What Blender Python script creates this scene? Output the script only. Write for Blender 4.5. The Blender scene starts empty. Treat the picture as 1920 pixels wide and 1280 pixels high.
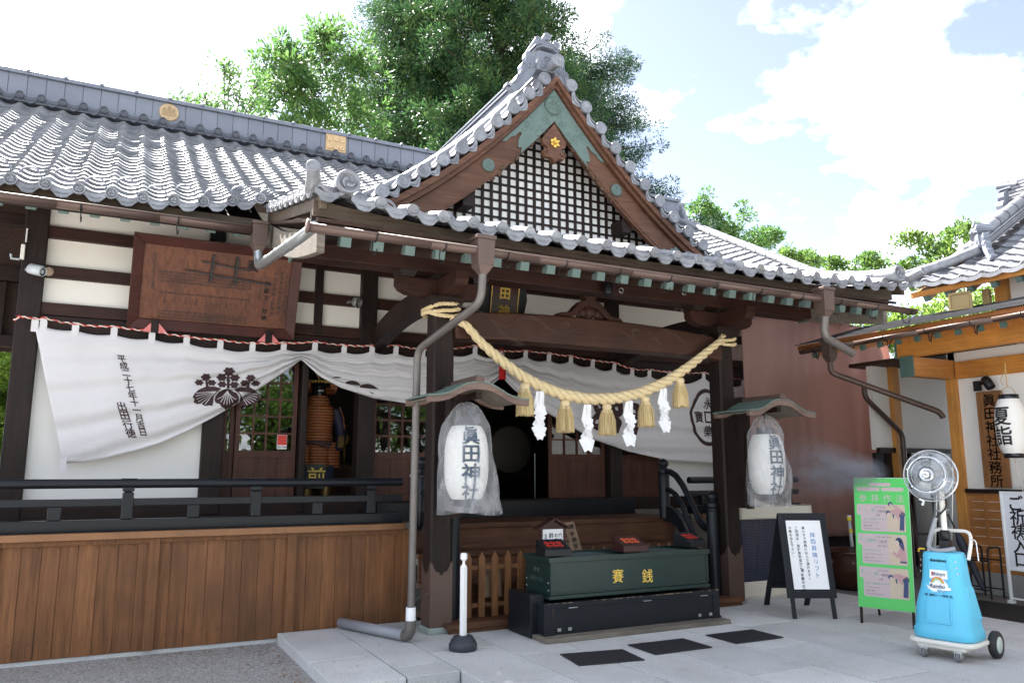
import bpy, bmesh, math, random
import numpy as np
from mathutils import Vector, Matrix
random.seed(7); RNG = np.random.default_rng(7)
SC = bpy.context.scene; COL = SC.collection; PI = math.pi; R = math.radians

# ------------------------------------------------------------------ camera
PITCH = math.atan(244/1470.0); YAW = R(27.2); CAMZ = 1.6
cam_d = bpy.data.cameras.new("camera"); cam = bpy.data.objects.new("camera", cam_d); COL.objects.link(cam)
cam.location = (0, 0, CAMZ); cam.rotation_euler = (PI/2+PITCH, 0, -YAW)
cam_d.sensor_width = 36; cam_d.lens = 36*1470/1920; cam_d.clip_start = .05; cam_d.clip_end = 3000
SC.camera = cam
# ------------------------------------------------------------------ sky, sun, exposure
SUN_EL = R(50); SUN_AZ = R(-14)          # azimuth from +Y (into the scene) towards +X
SUN_DIR = Vector((math.sin(SUN_AZ)*math.cos(SUN_EL), math.cos(SUN_AZ)*math.cos(SUN_EL), math.sin(SUN_EL)))
W = bpy.data.worlds.new("World"); SC.world = W; W.use_nodes = True
wn = W.node_tree.nodes; wl = W.node_tree.links; wn.clear()
sky = wn.new('ShaderNodeTexSky'); sky.sky_type = 'NISHITA'; sky.sun_disc = False
sky.sun_elevation = SUN_EL; sky.sun_rotation = SUN_AZ; sky.air_density = .6; sky.dust_density = .6; sky.ozone_density = 1.0
tc = wn.new('ShaderNodeTexCoord'); sep = wn.new('ShaderNodeSeparateXYZ'); wl.new(tc.outputs['Generated'], sep.inputs[0])
def wmath(op, a, b):
    n = wn.new('ShaderNodeMath'); n.operation = op
    for i, q in enumerate((a, b)):
        if isinstance(q, (int, float)): n.inputs[i].default_value = q
        else: wl.new(q, n.inputs[i])
    return n.outputs[0]
den = wmath('ADD', wmath('MAXIMUM', sep.outputs[2], 0.0), 0.22)
cmb = wn.new('ShaderNodeCombineXYZ')
wl.new(wmath('DIVIDE', sep.outputs[0], den), cmb.inputs[0]); wl.new(wmath('DIVIDE', sep.outputs[1], den), cmb.inputs[1])
cmap = wn.new('ShaderNodeMapping'); cmap.inputs['Location'].default_value = (7.3, 2.2, 0.0); cmap.inputs['Scale'].default_value = (1.0, 1.0, 1.0)
wl.new(cmb.outputs[0], cmap.inputs[0])
cn = wn.new('ShaderNodeTexNoise'); cn.inputs['Scale'].default_value = 2.5; cn.inputs['Detail'].default_value = 9; cn.inputs['Roughness'].default_value = .56
wl.new(cmap.outputs[0], cn.inputs['Vector'])
cr = wn.new('ShaderNodeValToRGB'); cr.color_ramp.elements[0].position = .485; cr.color_ramp.elements[1].position = .72
wl.new(cn.outputs['Fac'], cr.inputs[0])
cmx = wn.new('ShaderNodeMix'); cmx.data_type = 'RGBA'
cmx.inputs[7].default_value = (14, 14.2, 14.6, 1)
hs = wn.new('ShaderNodeHueSaturation'); hs.inputs['Saturation'].default_value = .68; wl.new(sky.outputs[0], hs.inputs['Color'])
wl.new(cr.outputs[0], cmx.inputs[0]); wl.new(hs.outputs[0], cmx.inputs[6])
bg = wn.new('ShaderNodeBackground'); bg.inputs['Strength'].default_value = .06
wo = wn.new('ShaderNodeOutputWorld'); wl.new(cmx.outputs[2], bg.inputs[0]); wl.new(bg.outputs[0], wo.inputs[0])
sl = bpy.data.lights.new("sun", 'SUN'); sl.energy = 5.0; sl.angle = R(.53); sl.color = (1, .965, .92)
so = bpy.data.objects.new("sun", sl); COL.objects.link(so); so.location = (-20, 40, 40)
so.rotation_euler = SUN_DIR.to_track_quat('Z', 'Y').to_euler()
SC.view_settings.view_transform = 'Standard'; SC.view_settings.look = 'None'; SC.view_settings.exposure = 2.68; SC.view_settings.gamma = 1
SC.cycles.max_bounces = 8; SC.cycles.transparent_max_bounces = 16; SC.cycles.use_denoising = True
SC.cycles.volume_bounces = 0

# ------------------------------------------------------------------ geometry helpers
_f = np.array([math.sin(YAW), math.cos(YAW), 0]); _r = np.array([math.cos(YAW), -math.sin(YAW), 0]); _u = np.array([0, 0, 1.])
_FW = math.cos(PITCH)*_f+math.sin(PITCH)*_u; _UP = -math.sin(PITCH)*_f+math.cos(PITCH)*_u
def at(px, py, X=None, Y=None, Z=None):
    """world point seen at a photo pixel (1920x1280), on the plane X=, Y= or Z="""
    d = (px-960)/1470*_r-(py-640)/1470*_UP+_FW
    t = X/d[0] if X is not None else Y/d[1] if Y is not None else (Z-CAMZ)/d[2]
    return np.array([0, 0, CAMZ])+t*d
MATS = {}; ROOT = {}
def V(*a): return np.array(a, float)
def unit(v): v = np.asarray(v, float); return v/max(1e-9, np.linalg.norm(v))
class MB:
    def __init__(s): s.v = []; s.f = []; s.sm = []
    def add(s, vs, fs, smooth=False):
        o = len(s.v); s.v.extend([tuple(map(float, q)) for q in vs]); s.f.extend([tuple(i+o for i in q) for q in fs]); s.sm.extend([smooth]*len(fs)); return s
    def hexa(s, p): return s.add(p, [(0,3,2,1),(4,5,6,7),(0,1,5,4),(1,2,6,5),(2,3,7,6),(3,0,4,7)])
    def box(s, x0, x1, y0, y1, z0, z1):
        return s.hexa([(x0,y0,z0),(x1,y0,z0),(x1,y1,z0),(x0,y1,z0),(x0,y0,z1),(x1,y0,z1),(x1,y1,z1),(x0,y1,z1)])
    def ob(s, c, a, b, d):
        c, a, b, d = map(lambda q: np.asarray(q, float), (c, a, b, d))
        return s.hexa([c-a-b-d, c+a-b-d, c+a+b-d, c-a+b-d, c-a-b+d, c+a-b+d, c+a+b+d, c-a+b+d])
    def bar(s, p, q, w, h, up=(0,0,1), w2=None, h2=None):
        p = np.asarray(p, float); q = np.asarray(q, float); d = unit(q-p); x = np.cross(d, up)
        if np.linalg.norm(x) < 1e-6: x = np.cross(d, (0,1,0))
        x = unit(x); y = unit(np.cross(x, d)); w2 = w2 or w; h2 = h2 or h
        P = [p-x*w/2-y*h/2, p+x*w/2-y*h/2, q+x*w2/2-y*h2/2, q-x*w2/2-y*h2/2, p-x*w/2+y*h/2, p+x*w/2+y*h/2, q+x*w2/2+y*h2/2, q-x*w2/2+y*h2/2]
        return s.hexa(P)
    def tube(s, pts, r, n=10, cap=True, smooth=True, closed=False):
        pts = [np.asarray(p, float) for p in pts]; m = len(pts); rr = [r]*m if np.isscalar(r) else r
        vs = []; prev = None
        for i, p in enumerate(pts):
            a = pts[(i-1) % m] if (closed or i > 0) else p; b = pts[(i+1) % m] if (closed or i < m-1) else p
            t = unit(b-a)
            if prev is None:
                x = np.cross(t, (0,0,1)); x = np.cross(t, (0,1,0)) if np.linalg.norm(x) < .1 else x
            else: x = prev-t*np.dot(prev, t)
            x = unit(x); prev = x; y = np.cross(t, x)
            for k in range(n):
                th = 2*PI*k/n; vs.append(p+rr[i]*(math.cos(th)*x+math.sin(th)*y))
        fs = []
        for i in range(m if closed else m-1):
            j = (i+1) % m
            for k in range(n): l = (k+1) % n; fs.append((i*n+k, i*n+l, j*n+l, j*n+k))
        s.add(vs, fs, smooth)
        if cap and not closed:
            s.add(vs[:n], [tuple(range(n))[::-1]]); s.add(vs[-n:], [tuple(range(n))])
        return s
    def lathe(s, prof, c=(0,0,0), n=24, ax=(0,0,1), smooth=True, a0=0, a1=2*PI):
        ax = unit(ax); x = np.cross(ax, (0,1,0)); x = np.cross(ax, (1,0,0)) if np.linalg.norm(x) < .3 else x
        x = unit(x); y = np.cross(ax, x); c = np.asarray(c, float); full = abs(a1-a0-2*PI) < 1e-6
        nn = n if full else n+1; vs = []
        for r, z in prof:
            for k in range(nn):
                th = a0+(a1-a0)*k/n; vs.append(c+ax*z+r*(math.cos(th)*x+math.sin(th)*y))
        fs = []
        for i in range(len(prof)-1):
            for k in range(n): l = (k+1) % nn; fs.append((i*nn+k, i*nn+l, (i+1)*nn+l, (i+1)*nn+k))
        return s.add(vs, fs, smooth)
    def prism(s, poly, o, ux, uy, d):
        o, ux, uy, d = map(lambda q: np.asarray(q, float), (o, ux, uy, d)); n = len(poly)
        a = [o+ux*p[0]+uy*p[1] for p in poly]; b = [q+d for q in a]
        fs = [tuple(range(n))[::-1], tuple(range(n, 2*n))]+[(i, (i+1) % n, (i+1) % n+n, i+n) for i in range(n)]
        return s.add(a+b, fs)
    def grid(s, fn, us, vs, smooth=True):
        P = [fn(u, v) for v in vs for u in us]; n = len(us)
        return s.add(P, [(j*n+i, j*n+i+1, (j+1)*n+i+1, (j+1)*n+i) for j in range(len(vs)-1) for i in range(n-1)], smooth)
    def strip(s, a, b, d):
        """a ribbon between point rows a and b, given thickness vector d (closed solid)"""
        a = [np.asarray(q, float) for q in a]; b = [np.asarray(q, float) for q in b]; d = np.asarray(d, float); n = len(a)
        vs = a+b+[q+d for q in a]+[q+d for q in b]; f = []
        for i in range(n-1):
            f += [(i, i+1, n+i+1, n+i), (2*n+i, 3*n+i, 3*n+i+1, 2*n+i+1), (i, 2*n+i, 2*n+i+1, i+1), (n+i, n+i+1, 3*n+i+1, 3*n+i)]
        f += [(0, n, 3*n, 2*n), (n-1, 3*n-1, 4*n-1, 2*n-1)]
        return s.add(vs, f)
    def build(s, name, mat, parent=None, bevel=0, loc=None, solid=0, props=None):
        vs = np.array(s.v, float)
        if parent is not None and parent in ROOT:
            M = np.array(ROOT[parent]); vs = vs-M
        elif loc is not None: vs = vs-np.array(loc)
        me = bpy.data.meshes.new(name); me.from_pydata(vs.tolist(), [], s.f); me.polygons.foreach_set('use_smooth', s.sm)
        me.materials.append(mat); me.validate(); o = bpy.data.objects.new(name, me); COL.objects.link(o)
        if parent is not None:
            o.parent = parent
            if parent in ROOT: ROOT[o] = ROOT[parent]
        elif loc is not None: o.location = loc
        if solid:
            m = o.modifiers.new('solid', 'SOLIDIFY'); m.thickness = solid; m.offset = 0
        if bevel:
            m = o.modifiers.new('bevel', 'BEVEL'); m.width = bevel; m.segments = 2; m.limit_method = 'ANGLE'; m.angle_limit = R(40)
        return o
def thing(name, label, cat, loc=(0,0,0), rz=0, group=None, local=False):
    """an Empty at a thing's base; parts given in world coordinates unless local"""
    o = bpy.data.objects.new(name, None); COL.objects.link(o); o.empty_display_size = .1
    o.location = loc; o.rotation_euler = (0, 0, rz)
    ROOT[o] = (0,0,0) if local else tuple(loc)
    return tag(o, label, cat, group)
def tag(o, label=None, cat=None, group=None, kind=None):
    if label: o['label'] = label
    if cat: o['category'] = cat
    if group: o['group'] = group
    if kind: o['kind'] = kind
    return o
def dup(o, parent=None):
    c = o.copy(); COL.objects.link(c); c.parent = parent
    for ch in list(o.children): dup(ch, c)
    return c
def dupat(o, loc, rz=None, label=None):
    c = dup(o); c.location = loc
    if rz is not None: c.rotation_euler = (0, 0, rz)
    if label: c['label'] = label
    return c

# ------------------------------------------------------------------ materials
def newmat(name):
    m = bpy.data.materials.new(name); m.use_nodes = True; nt = m.node_tree
    b = nt.nodes['Principled BSDF']; return m, nt, b
def N(nt, t, **kw):
    n = nt.nodes.new(t)
    for k, v in kw.items():
        if k in n.inputs: n.inputs[k].default_value = v
        else: setattr(n, k, v)
    return n
def ramp(nt, src, stops):
    r = nt.nodes.new('ShaderNodeValToRGB'); e = r.color_ramp.elements
    while len(e) < len(stops): e.new(.5)
    for q, (p, c) in zip(e, stops): q.position = p; q.color = (*c, 1) if len(c) == 3 else c
    nt.links.new(src, r.inputs[0]); return r.outputs[0]
def mixc(nt, fac, a, b, mode='MIX'):
    n = nt.nodes.new('ShaderNodeMix'); n.data_type = 'RGBA'; n.blend_type = mode
    for i, q in ((0, fac), (6, a), (7, b)):
        if isinstance(q, (int, float)): n.inputs[i].default_value = q
        elif isinstance(q, tuple): n.inputs[i].default_value = (*q, 1)
        else: nt.links.new(q, n.inputs[i])
    return n.outputs[2]
def mapped(nt, scale, loc=(0,0,0), coord='Object'):
    t = nt.nodes.new('ShaderNodeTexCoord'); m = nt.nodes.new('ShaderNodeMapping')
    m.inputs['Scale'].default_value = scale; m.inputs['Location'].default_value = loc
    nt.links.new(t.outputs[coord], m.inputs[0]); return m.outputs[0]
def noise(nt, vec, scale=1, detail=5, rough=.55, dist=0):
    n = nt.nodes.new('ShaderNodeTexNoise'); n.inputs['Scale'].default_value = scale; n.inputs['Detail'].default_value = detail
    n.inputs['Roughness'].default_value = rough; n.inputs['Distortion'].default_value = dist
    nt.links.new(vec, n.inputs['Vector']); return n.outputs['Fac']
def bump(nt, b, h, strength=.3, dist=.01):
    n = nt.nodes.new('ShaderNodeBump'); n.inputs['Strength'].default_value = strength; n.inputs['Distance'].default_value = dist
    nt.links.new(h, n.inputs['Height']); nt.links.new(n.outputs[0], b.inputs['Normal'])
def island(nt, col, amt):
    g = nt.nodes.new('ShaderNodeNewGeometry'); m = nt.nodes.new('ShaderNodeMapRange')
    m.inputs[3].default_value = 1-amt; m.inputs[4].default_value = 1+amt
    nt.links.new(g.outputs['Random Per Island'], m.inputs[0])
    h = nt.nodes.new('ShaderNodeHueSaturation'); nt.links.new(m.outputs[0], h.inputs['Value']); nt.links.new(col, h.inputs['Color']); return h.outputs[0]
def wood(name, c1, c2, axis='z', rough=.6, var=0, bmp=.25, stain=None, sc=1.0, spec=.3):
    m, nt, b = newmat(name); st = [9*sc]*3; st['xyz'.index(axis)] = .55*sc
    v = mapped(nt, st); n1 = noise(nt, v, 3.2, 7, .62, .6)
    col = ramp(nt, n1, [(.3, c1), (.7, c2)])
    n2 = noise(nt, mapped(nt, (1,1,1)), 1.7, 4, .6)
    col = mixc(nt, ramp(nt, n2, [(.38, (0,0,0)), (.7, (.55,.55,.55))]), col, tuple(x*.55 for x in (stain or c1)))
    if var: col = island(nt, col, var)
    nt.links.new(col, b.inputs['Base Color']); b.inputs['Roughness'].default_value = rough; b.inputs['Specular IOR Level'].default_value = spec
    bump(nt, b, n1, bmp, .004); return m
def plain(name, c, rough=.5, metal=0, var=.12, sc=6, bmp=.05, spec=.5, isl=0, fine=0):
    m, nt, b = newmat(name); n = noise(nt, mapped(nt, (1,1,1)), sc, 6, .6)
    col = mixc(nt, n, tuple(x*(1-var) for x in c), tuple(min(1, x*(1+var)) for x in c))
    if isl: col = island(nt, col, isl)
    nt.links.new(col, b.inputs['Base Color']); b.inputs['Metallic'].default_value = metal; b.inputs['Specular IOR Level'].default_value = spec
    rr = nt.nodes.new('ShaderNodeMapRange'); rr.inputs[3].default_value = max(.02, rough-.08); rr.inputs[4].default_value = rough+.08
    nt.links.new(n, rr.inputs[0]); nt.links.new(rr.outputs[0], b.inputs['Roughness'])
    if bmp: bump(nt, b, noise(nt, mapped(nt, (1,1,1)), fine or sc*6, 5, .6), bmp, .004)
    return m
# ------------------------------------------------------------------ material set
M = {}
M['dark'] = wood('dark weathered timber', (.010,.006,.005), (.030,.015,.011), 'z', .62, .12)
M['dark_x'] = wood('dark timber beam', (.012,.006,.005), (.036,.016,.011), 'x', .6, .12)
M['dark_y'] = wood('dark timber beam deep', (.011,.006,.005), (.034,.015,.010), 'y', .6, .12)
M['red_x'] = wood('red brown timber', (.022,.008,.006), (.062,.022,.014), 'x', .6, .1)
M['barge'] = wood('barge board timber', (.085,.037,.021), (.185,.086,.048), 'x', .55, .12, stain=(.06,.022,.012))
M['skirt'] = wood('stained cedar boards', (.125,.052,.021), (.265,.115,.047), 'z', .58, .15, stain=(.16,.082,.045), bmp=.3)
M['step'] = wood('worn step boards', (.075,.032,.017), (.17,.075,.038), 'x', .55, .15)
M['grey_x'] = wood('grey weathered timber', (.13,.112,.092), (.28,.245,.20), 'x', .7, .2)
M['eave'] = wood('weathered eave board', (.05,.035,.025), (.15,.11,.075), 'x', .65, .2, stain=(.05,.04,.03))
M['door'] = wood('brown door timber', (.055,.02,.013), (.11,.042,.027), 'z', .5, .12)
M['picket'] = wood('orange brown picket', (.10,.042,.016), (.24,.11,.045), 'z', .6, .25)
M['board'] = wood('silver brown notice board', (.13,.08,.05), (.30,.20,.125), 'z', .6, .1)
M['plaque'] = wood('red votive plaque panel', (.10,.032,.016), (.21,.072,.032), 'z', .45, .05, stain=(.06,.02,.01), bmp=.1)
M['plaqueframe'] = wood('plaque frame timber', (.05,.014,.010), (.095,.028,.019), 'x', .5)
M['office'] = wood('new cypress timber', (.50,.185,.034), (.70,.315,.070), 'y', .45, .08, stain=(.42,.19,.06), bmp=.08)
M['office_z'] = wood('new cypress post', (.50,.20,.042), (.68,.33,.080), 'z', .45, .08, stain=(.42,.19,.06), bmp=.08)
M['office_panel'] = wood('cypress wainscot', (.34,.13,.035), (.50,.22,.07), 'y', .5, .12, stain=(.38,.16,.05))
M['office_sign'] = wood('office name board', (.20,.085,.03), (.36,.17,.07), 'z', .5)
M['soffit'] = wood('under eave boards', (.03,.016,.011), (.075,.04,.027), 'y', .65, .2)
M['black'] = plain('black lacquered timber', (.009,.011,.015), .36, 0, .3, 5, .08, .3)
M['blackmat'] = plain('black painted timber', (.010,.012,.017), .5, 0, .35, 8, .15, .3)
M['iron'] = plain('dark iron', (.02,.02,.022), .45, .5)
M['plaster'] = plain('white plaster', (.80,.78,.74), .8, 0, .04, 3, .08)
M['plaster_warm'] = plain('cream plaster', (.80,.76,.68), .8, 0, .05, 3, .08)
M['white'] = plain('white paint', (.82,.82,.82), .45, 0, .03)
M['paper'] = plain('white paper', (.85,.85,.86), .7, 0, .02, 8, .03)
M['tile'] = None
def tile_mat():
    m, nt, b = newmat('grey smoked roof tile')
    n = noise(nt, mapped(nt, (1,1,1)), 9, 6, .65); n2 = noise(nt, mapped(nt, (1,1,1)), 1.1, 3, .5)
    col = ramp(nt, n, [(.3, (.13,.136,.152)), (.55, (.215,.222,.243)), (.8, (.30,.305,.325))])
    col = mixc(nt, ramp(nt, n2, [(.55, (0,0,0)), (.85, (.35,.35,.35))]), col, (.20,.205,.19))
    n4 = noise(nt, mapped(nt, (1,1,1)), 3.2, 6, .7); col = mixc(nt, ramp(nt, n4, [(.60, (0,0,0)), (.70, (.5,.5,.5))]), col, (.17,.17,.135))
    col = island(nt, col, .22)
    nt.links.new(col, b.inputs['Base Color']); b.inputs['Roughness'].default_value = .52; b.inputs['Metallic'].default_value = .12; b.inputs['Specular IOR Level'].default_value = .9
    bump(nt, b, n, .12, .004); return m
M['tile'] = tile_mat()
M['tiledark'] = plain('dark ridge-base tile', (.075,.082,.10), .42, 0, .2, 5, .1)
M['tilegrey'] = plain('matt ridge tile', (.17,.185,.22), .42, 0, .14, 5, .1, .5, .08)
M['verdigris'] = plain('verdigris copper', (.115,.165,.145), .6, .15, .3, 9, .2, .4, .1)
M['verdigris_d'] = plain('dark verdigris copper', (.085,.145,.125), .6, .15, .3, 12, .2)
M['copper'] = plain('brown patinated copper', (.115,.075,.062), .5, .35, .22, 5, .12, .5)
M['copper_grey'] = plain('greyed copper pipe', (.15,.135,.125), .48, .4, .3, 7, .12)
M['copper_orange'] = plain('oiled copper cap', (.24,.12,.06), .45, .5, .35, 4, .1)
M['galv'] = plain('galvanised pipe', (.45,.48,.49), .35, .75, .15, 7, .1)
M['pvc'] = plain('grey pvc pipe', (.26,.27,.30), .4, 0, .12, 14, .05)
M['gold'] = plain('gold leaf', (.75,.50,.12), .35, .85, .15)
M['goldpaint'] = plain('gold paint', (.80,.56,.10), .5, .2, .15)
M['red'] = plain('red paint', (.60,.035,.025), .45, 0, .1)
M['orange'] = plain('vermilion paint', (.75,.14,.05), .5, 0, .1)
M['ink'] = plain('black ink', (.012,.012,.014), .6, 0, .2)
M['lanternink'] = plain('blue grey ink', (.05,.075,.11), .6, 0, .2)
M['dye'] = plain('dark brown dye', (.050,.024,.026), .85, 0, .15)
M['green_box'] = plain('deep green lacquer', (.009,.027,.024), .34, 0, .4, 3, .06, .5)
def cloth(name, c, tr=.0, wrinkle=.25, sc=60):
    m, nt, b = newmat(name); n = noise(nt, mapped(nt, (1,1,1)), 5, 5, .6)
    col = mixc(nt, n, tuple(x*.93 for x in c), c); nt.links.new(col, b.inputs['Base Color']); b.inputs['Roughness'].default_value = .85
    b.inputs['Specular IOR Level'].default_value = .15
    bump(nt, b, noise(nt, mapped(nt, (1,1,1)), 2.6, 4, .6, 1.2), wrinkle, .05)
    if tr:
        t = N(nt, 'ShaderNodeBsdfTranslucent'); nt.links.new(col, t.inputs[0]); mx = N(nt, 'ShaderNodeMixShader'); mx.inputs[0].default_value = tr
        o = nt.nodes['Material Output']; nt.links.new(b.outputs[0], mx.inputs[1]); nt.links.new(t.outputs[0], mx.inputs[2]); nt.links.new(mx.outputs[0], o.inputs[0])
    return m
M['banner'] = cloth('white cotton banner', (.84,.82,.83), .22, .3)
M['curtain'] = cloth('brown curtain cloth', (.53,.325,.275), .5, .2)
M['canvas'] = cloth('cream canvas cover', (.72,.68,.58), .05, .5)
M['bag'] = None
def bag_mat():
    m, nt, b = newmat('clear plastic bag'); b.inputs['Base Color'].default_value = (.93,.94,.96,1); b.inputs['Roughness'].default_value = .2
    b.inputs['Specular IOR Level'].default_value = .6
    bump(nt, b, noise(nt, mapped(nt, (1,1,.6)), 3.5, 3, .55, 1.0), .4, .05)
    t = N(nt, 'ShaderNodeBsdfTransparent'); t.inputs[0].default_value = (.97,.98,1,1); mx = N(nt, 'ShaderNodeMixShader'); tl = N(nt, 'ShaderNodeBsdfTranslucent'); tl.inputs[0].default_value = (.95,.96,.98,1); m2 = N(nt, 'ShaderNodeMixShader'); m2.inputs[0].default_value = .45; nt.links.new(b.outputs[0], m2.inputs[1]); nt.links.new(tl.outputs[0], m2.inputs[2])
    f = ramp(nt, noise(nt, mapped(nt, (1,1,.5)), 4, 4, .6, 1.6), [(.36, (.13,.13,.13)), (.76, (.42,.42,.42))]); nt.links.new(f, mx.inputs[0])
    o = nt.nodes['Material Output']; nt.links.new(t.outputs[0], mx.inputs[1]); nt.links.new(m2.outputs[0], mx.inputs[2]); nt.links.new(mx.outputs[0], o.inputs[0]); return m
M['bag'] = bag_mat()
def glass_mat(name='window glass', tint=(.02,.025,.025), alpha=.55):
    m, nt, b = newmat(name); b.inputs['Base Color'].default_value = (*tint, 1); b.inputs['Roughness'].default_value = .03; b.inputs['IOR'].default_value = 1.7
    b.inputs['Specular IOR Level'].default_value = .9
    t = N(nt, 'ShaderNodeBsdfTransparent'); t.inputs[0].default_value = (.55,.6,.58,1); g = N(nt, 'ShaderNodeBsdfGlossy'); g.inputs['Roughness'].default_value = .015
    lw = N(nt, 'ShaderNodeFresnel'); lw.inputs[0].default_value = 2.1; mx = N(nt, 'ShaderNodeMixShader')
    o = nt.nodes['Material Output']; nt.links.new(lw.outputs[0], mx.inputs[0]); nt.links.new(t.outputs[0], mx.inputs[1]); nt.links.new(g.outputs[0], mx.inputs[2]); nt.links.new(mx.outputs[0], o.inputs[0]); return m
M['glass'] = glass_mat()
M['straw'] = plain('rice straw rope', (.72,.575,.335), .75, 0, .2, 30, .35, .2)
M['tassel'] = wood('rice straw tassel', (.55,.40,.18), (.82,.66,.37), 'z', .75, .1, bmp=.5, sc=3)
M['redcloth'] = cloth('red silk', (.45,.02,.02), 0, .3)
def rope_mat():
    m, nt, b = newmat('red white rope'); t = nt.nodes.new('ShaderNodeTexCoord'); w = nt.nodes.new('ShaderNodeTexWave')
    w.wave_type = 'BANDS'; w.bands_direction = 'DIAGONAL'; w.inputs['Scale'].default_value = 9; nt.links.new(t.outputs['Object'], w.inputs[0])
    nt.links.new(ramp(nt, w.outputs['Fac'], [(.38, (.55,.05,.03)), (.62, (.72,.62,.55))]), b.inputs['Base Color']); b.inputs['Roughness'].default_value = .8; return m
M['redrope'] = rope_mat()

# ------------------------------------------------------------------ writing and flat marks
def _curve_mesh(cu, sub):
    o = bpy.data.objects.new('tmp', cu); COL.objects.link(o); dg = bpy.context.evaluated_depsgraph_get()
    me = bpy.data.meshes.new_from_object(o.evaluated_get(dg)); bpy.data.objects.remove(o)
    bm = bmesh.new(); bm.from_mesh(me); bpy.data.meshes.remove(me); bmesh.ops.remove_doubles(bm, verts=bm.verts, dist=1e-5)
    bmesh.ops.triangulate(bm, faces=bm.faces)
    if sub:
        for _ in range(4):
            e = [q for q in bm.edges if q.calc_length() > sub]
            if not e: break
            bmesh.ops.subdivide_edges(bm, edges=e, cuts=1, use_grid_fill=False); bmesh.ops.triangulate(bm, faces=[f for f in bm.faces if len(f.verts) > 3])
    bm.verts.index_update()
    vs = [(v.co.x, v.co.y) for v in bm.verts]; fs = [tuple(v.index for v in f.verts) for f in bm.faces]; bm.free(); return vs, fs
def glyphs(text, size=1, vertical=False, bold=0, sub=0, spacing=1.0, align='CENTER', res=3):
    """2D triangles of a line (or a column) of writing, centred on the origin"""
    cu = bpy.data.curves.new('w', 'FONT'); cu.body = '\n'.join(text) if vertical else text; cu.size = size
    cu.align_x = align; cu.resolution_u = res; cu.offset = min(bold, .004*size); cu.space_line = spacing
    if not vertical: cu.space_character = spacing
    vs, fs = _curve_mesh(cu, sub); bpy.data.curves.remove(cu)
    a = np.array(vs) if vs else np.zeros((1, 2)); c = (a.max(0)+a.min(0))/2
    if bold > .004*size and vs:
        n = len(a); sh = [(-bold*.7, 0), (bold*.7, 0), (0, bold*.6), (0, -bold*.6)]; fs = [tuple(i+k*n for i in f) for k in range(4) for f in fs]; a = np.concatenate([a+np.array(q) for q in sh])
    if align == 'CENTER': a = a-c
    else: a[:, 1] -= c[1]
    return a, fs
def flat(polys, sub=0):
    """2D triangles of filled outlines (even-odd holes)"""
    cu = bpy.data.curves.new('s', 'CURVE'); cu.dimensions = '2D'; cu.fill_mode = 'BOTH'
    for p in polys:
        s = cu.splines.new('POLY'); s.points.add(len(p)-1); s.use_cyclic_u = True
        for q, (x, y) in zip(s.points, p): q.co = (x, y, 0, 1)
    vs, fs = _curve_mesh(cu, sub); bpy.data.curves.remove(cu); return np.array(vs), fs
def circ(x, y, r, n=24, ry=None, a0=0): return [(x+r*math.cos(a0+2*PI*i/n), y+(ry or r)*math.sin(a0+2*PI*i/n)) for i in range(n)]
def rect(x, y, w, h): return [(x-w/2, y-h/2), (x+w/2, y-h/2), (x+w/2, y+h/2), (x-w/2, y+h/2)]
def place(mb, g, o, ux, uy):
    a, fs = g; o, ux, uy = map(lambda q: np.asarray(q, float), (o, ux, uy))
    mb.add([o+ux*p[0]+uy*p[1] for p in a], fs); return mb
def warp(mb, g, fn):
    a, fs = g; mb.add([fn(p[0], p[1]) for p in a], fs); return mb

# ------------------------------------------------------------------ roof tile helpers
PITCHW = .2945
def tomoe(k, r):
    """one comma of a three-comma whirl, flat outline"""
    out = []; inn = []
    for i in range(9):
        t = i/8; a = 2*PI*k/3+t*2.3; rr = r*(.30+.52*t); w = r*.23*(1-t)**.8+.004*r
        out.append((math.cos(a)*(rr+w), math.sin(a)*(rr+w))); inn.append((math.cos(a)*(rr-w), math.sin(a)*(rr-w)))
    return out+inn[::-1]
def roundel(mb, c, n, r=.06, up=(0,0,1), depth=.03, whirl=True):
    n = unit(n); x = unit(np.cross(up, n)); y = np.cross(n, x); c = np.asarray(c, float)
    mb.lathe([(r*.98, -depth), (r, 0), (r*.97, .006), (r*.80, .006), (r*.75, -.013), (0, -.013)], c, 22, n)
    if whirl:
        for k in range(3): mb.prism(tomoe(k, r*.74), c-n*.013, x, y, n*.014)
def pendant(mb, a, b, n, drop=.10, sag=.03, thick=.022):
    """the curved lip plate that hangs between two roundels"""
    a = np.asarray(a, float); b = np.asarray(b, float); K = 12; top = []; bot = []
    for i in range(K+1):
        t = i/K; p = a+(b-a)*t; s = math.sin(PI*t)
        top.append(p+V(0, 0, .018-sag*s)); w = abs(t-.5)*2
        bot.append(p+V(0, 0, -.028-sag*s-drop*.42*max(0, 1-w*1.15)**.75-(.010 if .3 < w < .55 else 0)))
    mb.strip(top, bot, unit(n)*thick)
    mid = [(top[i]*.5+bot[i]*.5) for i in range(3, K-2)]
    mb.tube([q+unit(n)*(thick+.002) for q in mid], .007, 5)
def prof(u):
    u = u % 1.0
    if u < .40: return .030*math.sin(PI*u/.40)**1.2
    return -.022*math.sin(PI*(u-.40)/.60)
UT = [0, .06, .12, .17, .22, .28, .34, .45, .56, .67, .78, .89, 1.0]
TJ = random.Random(77)
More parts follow.
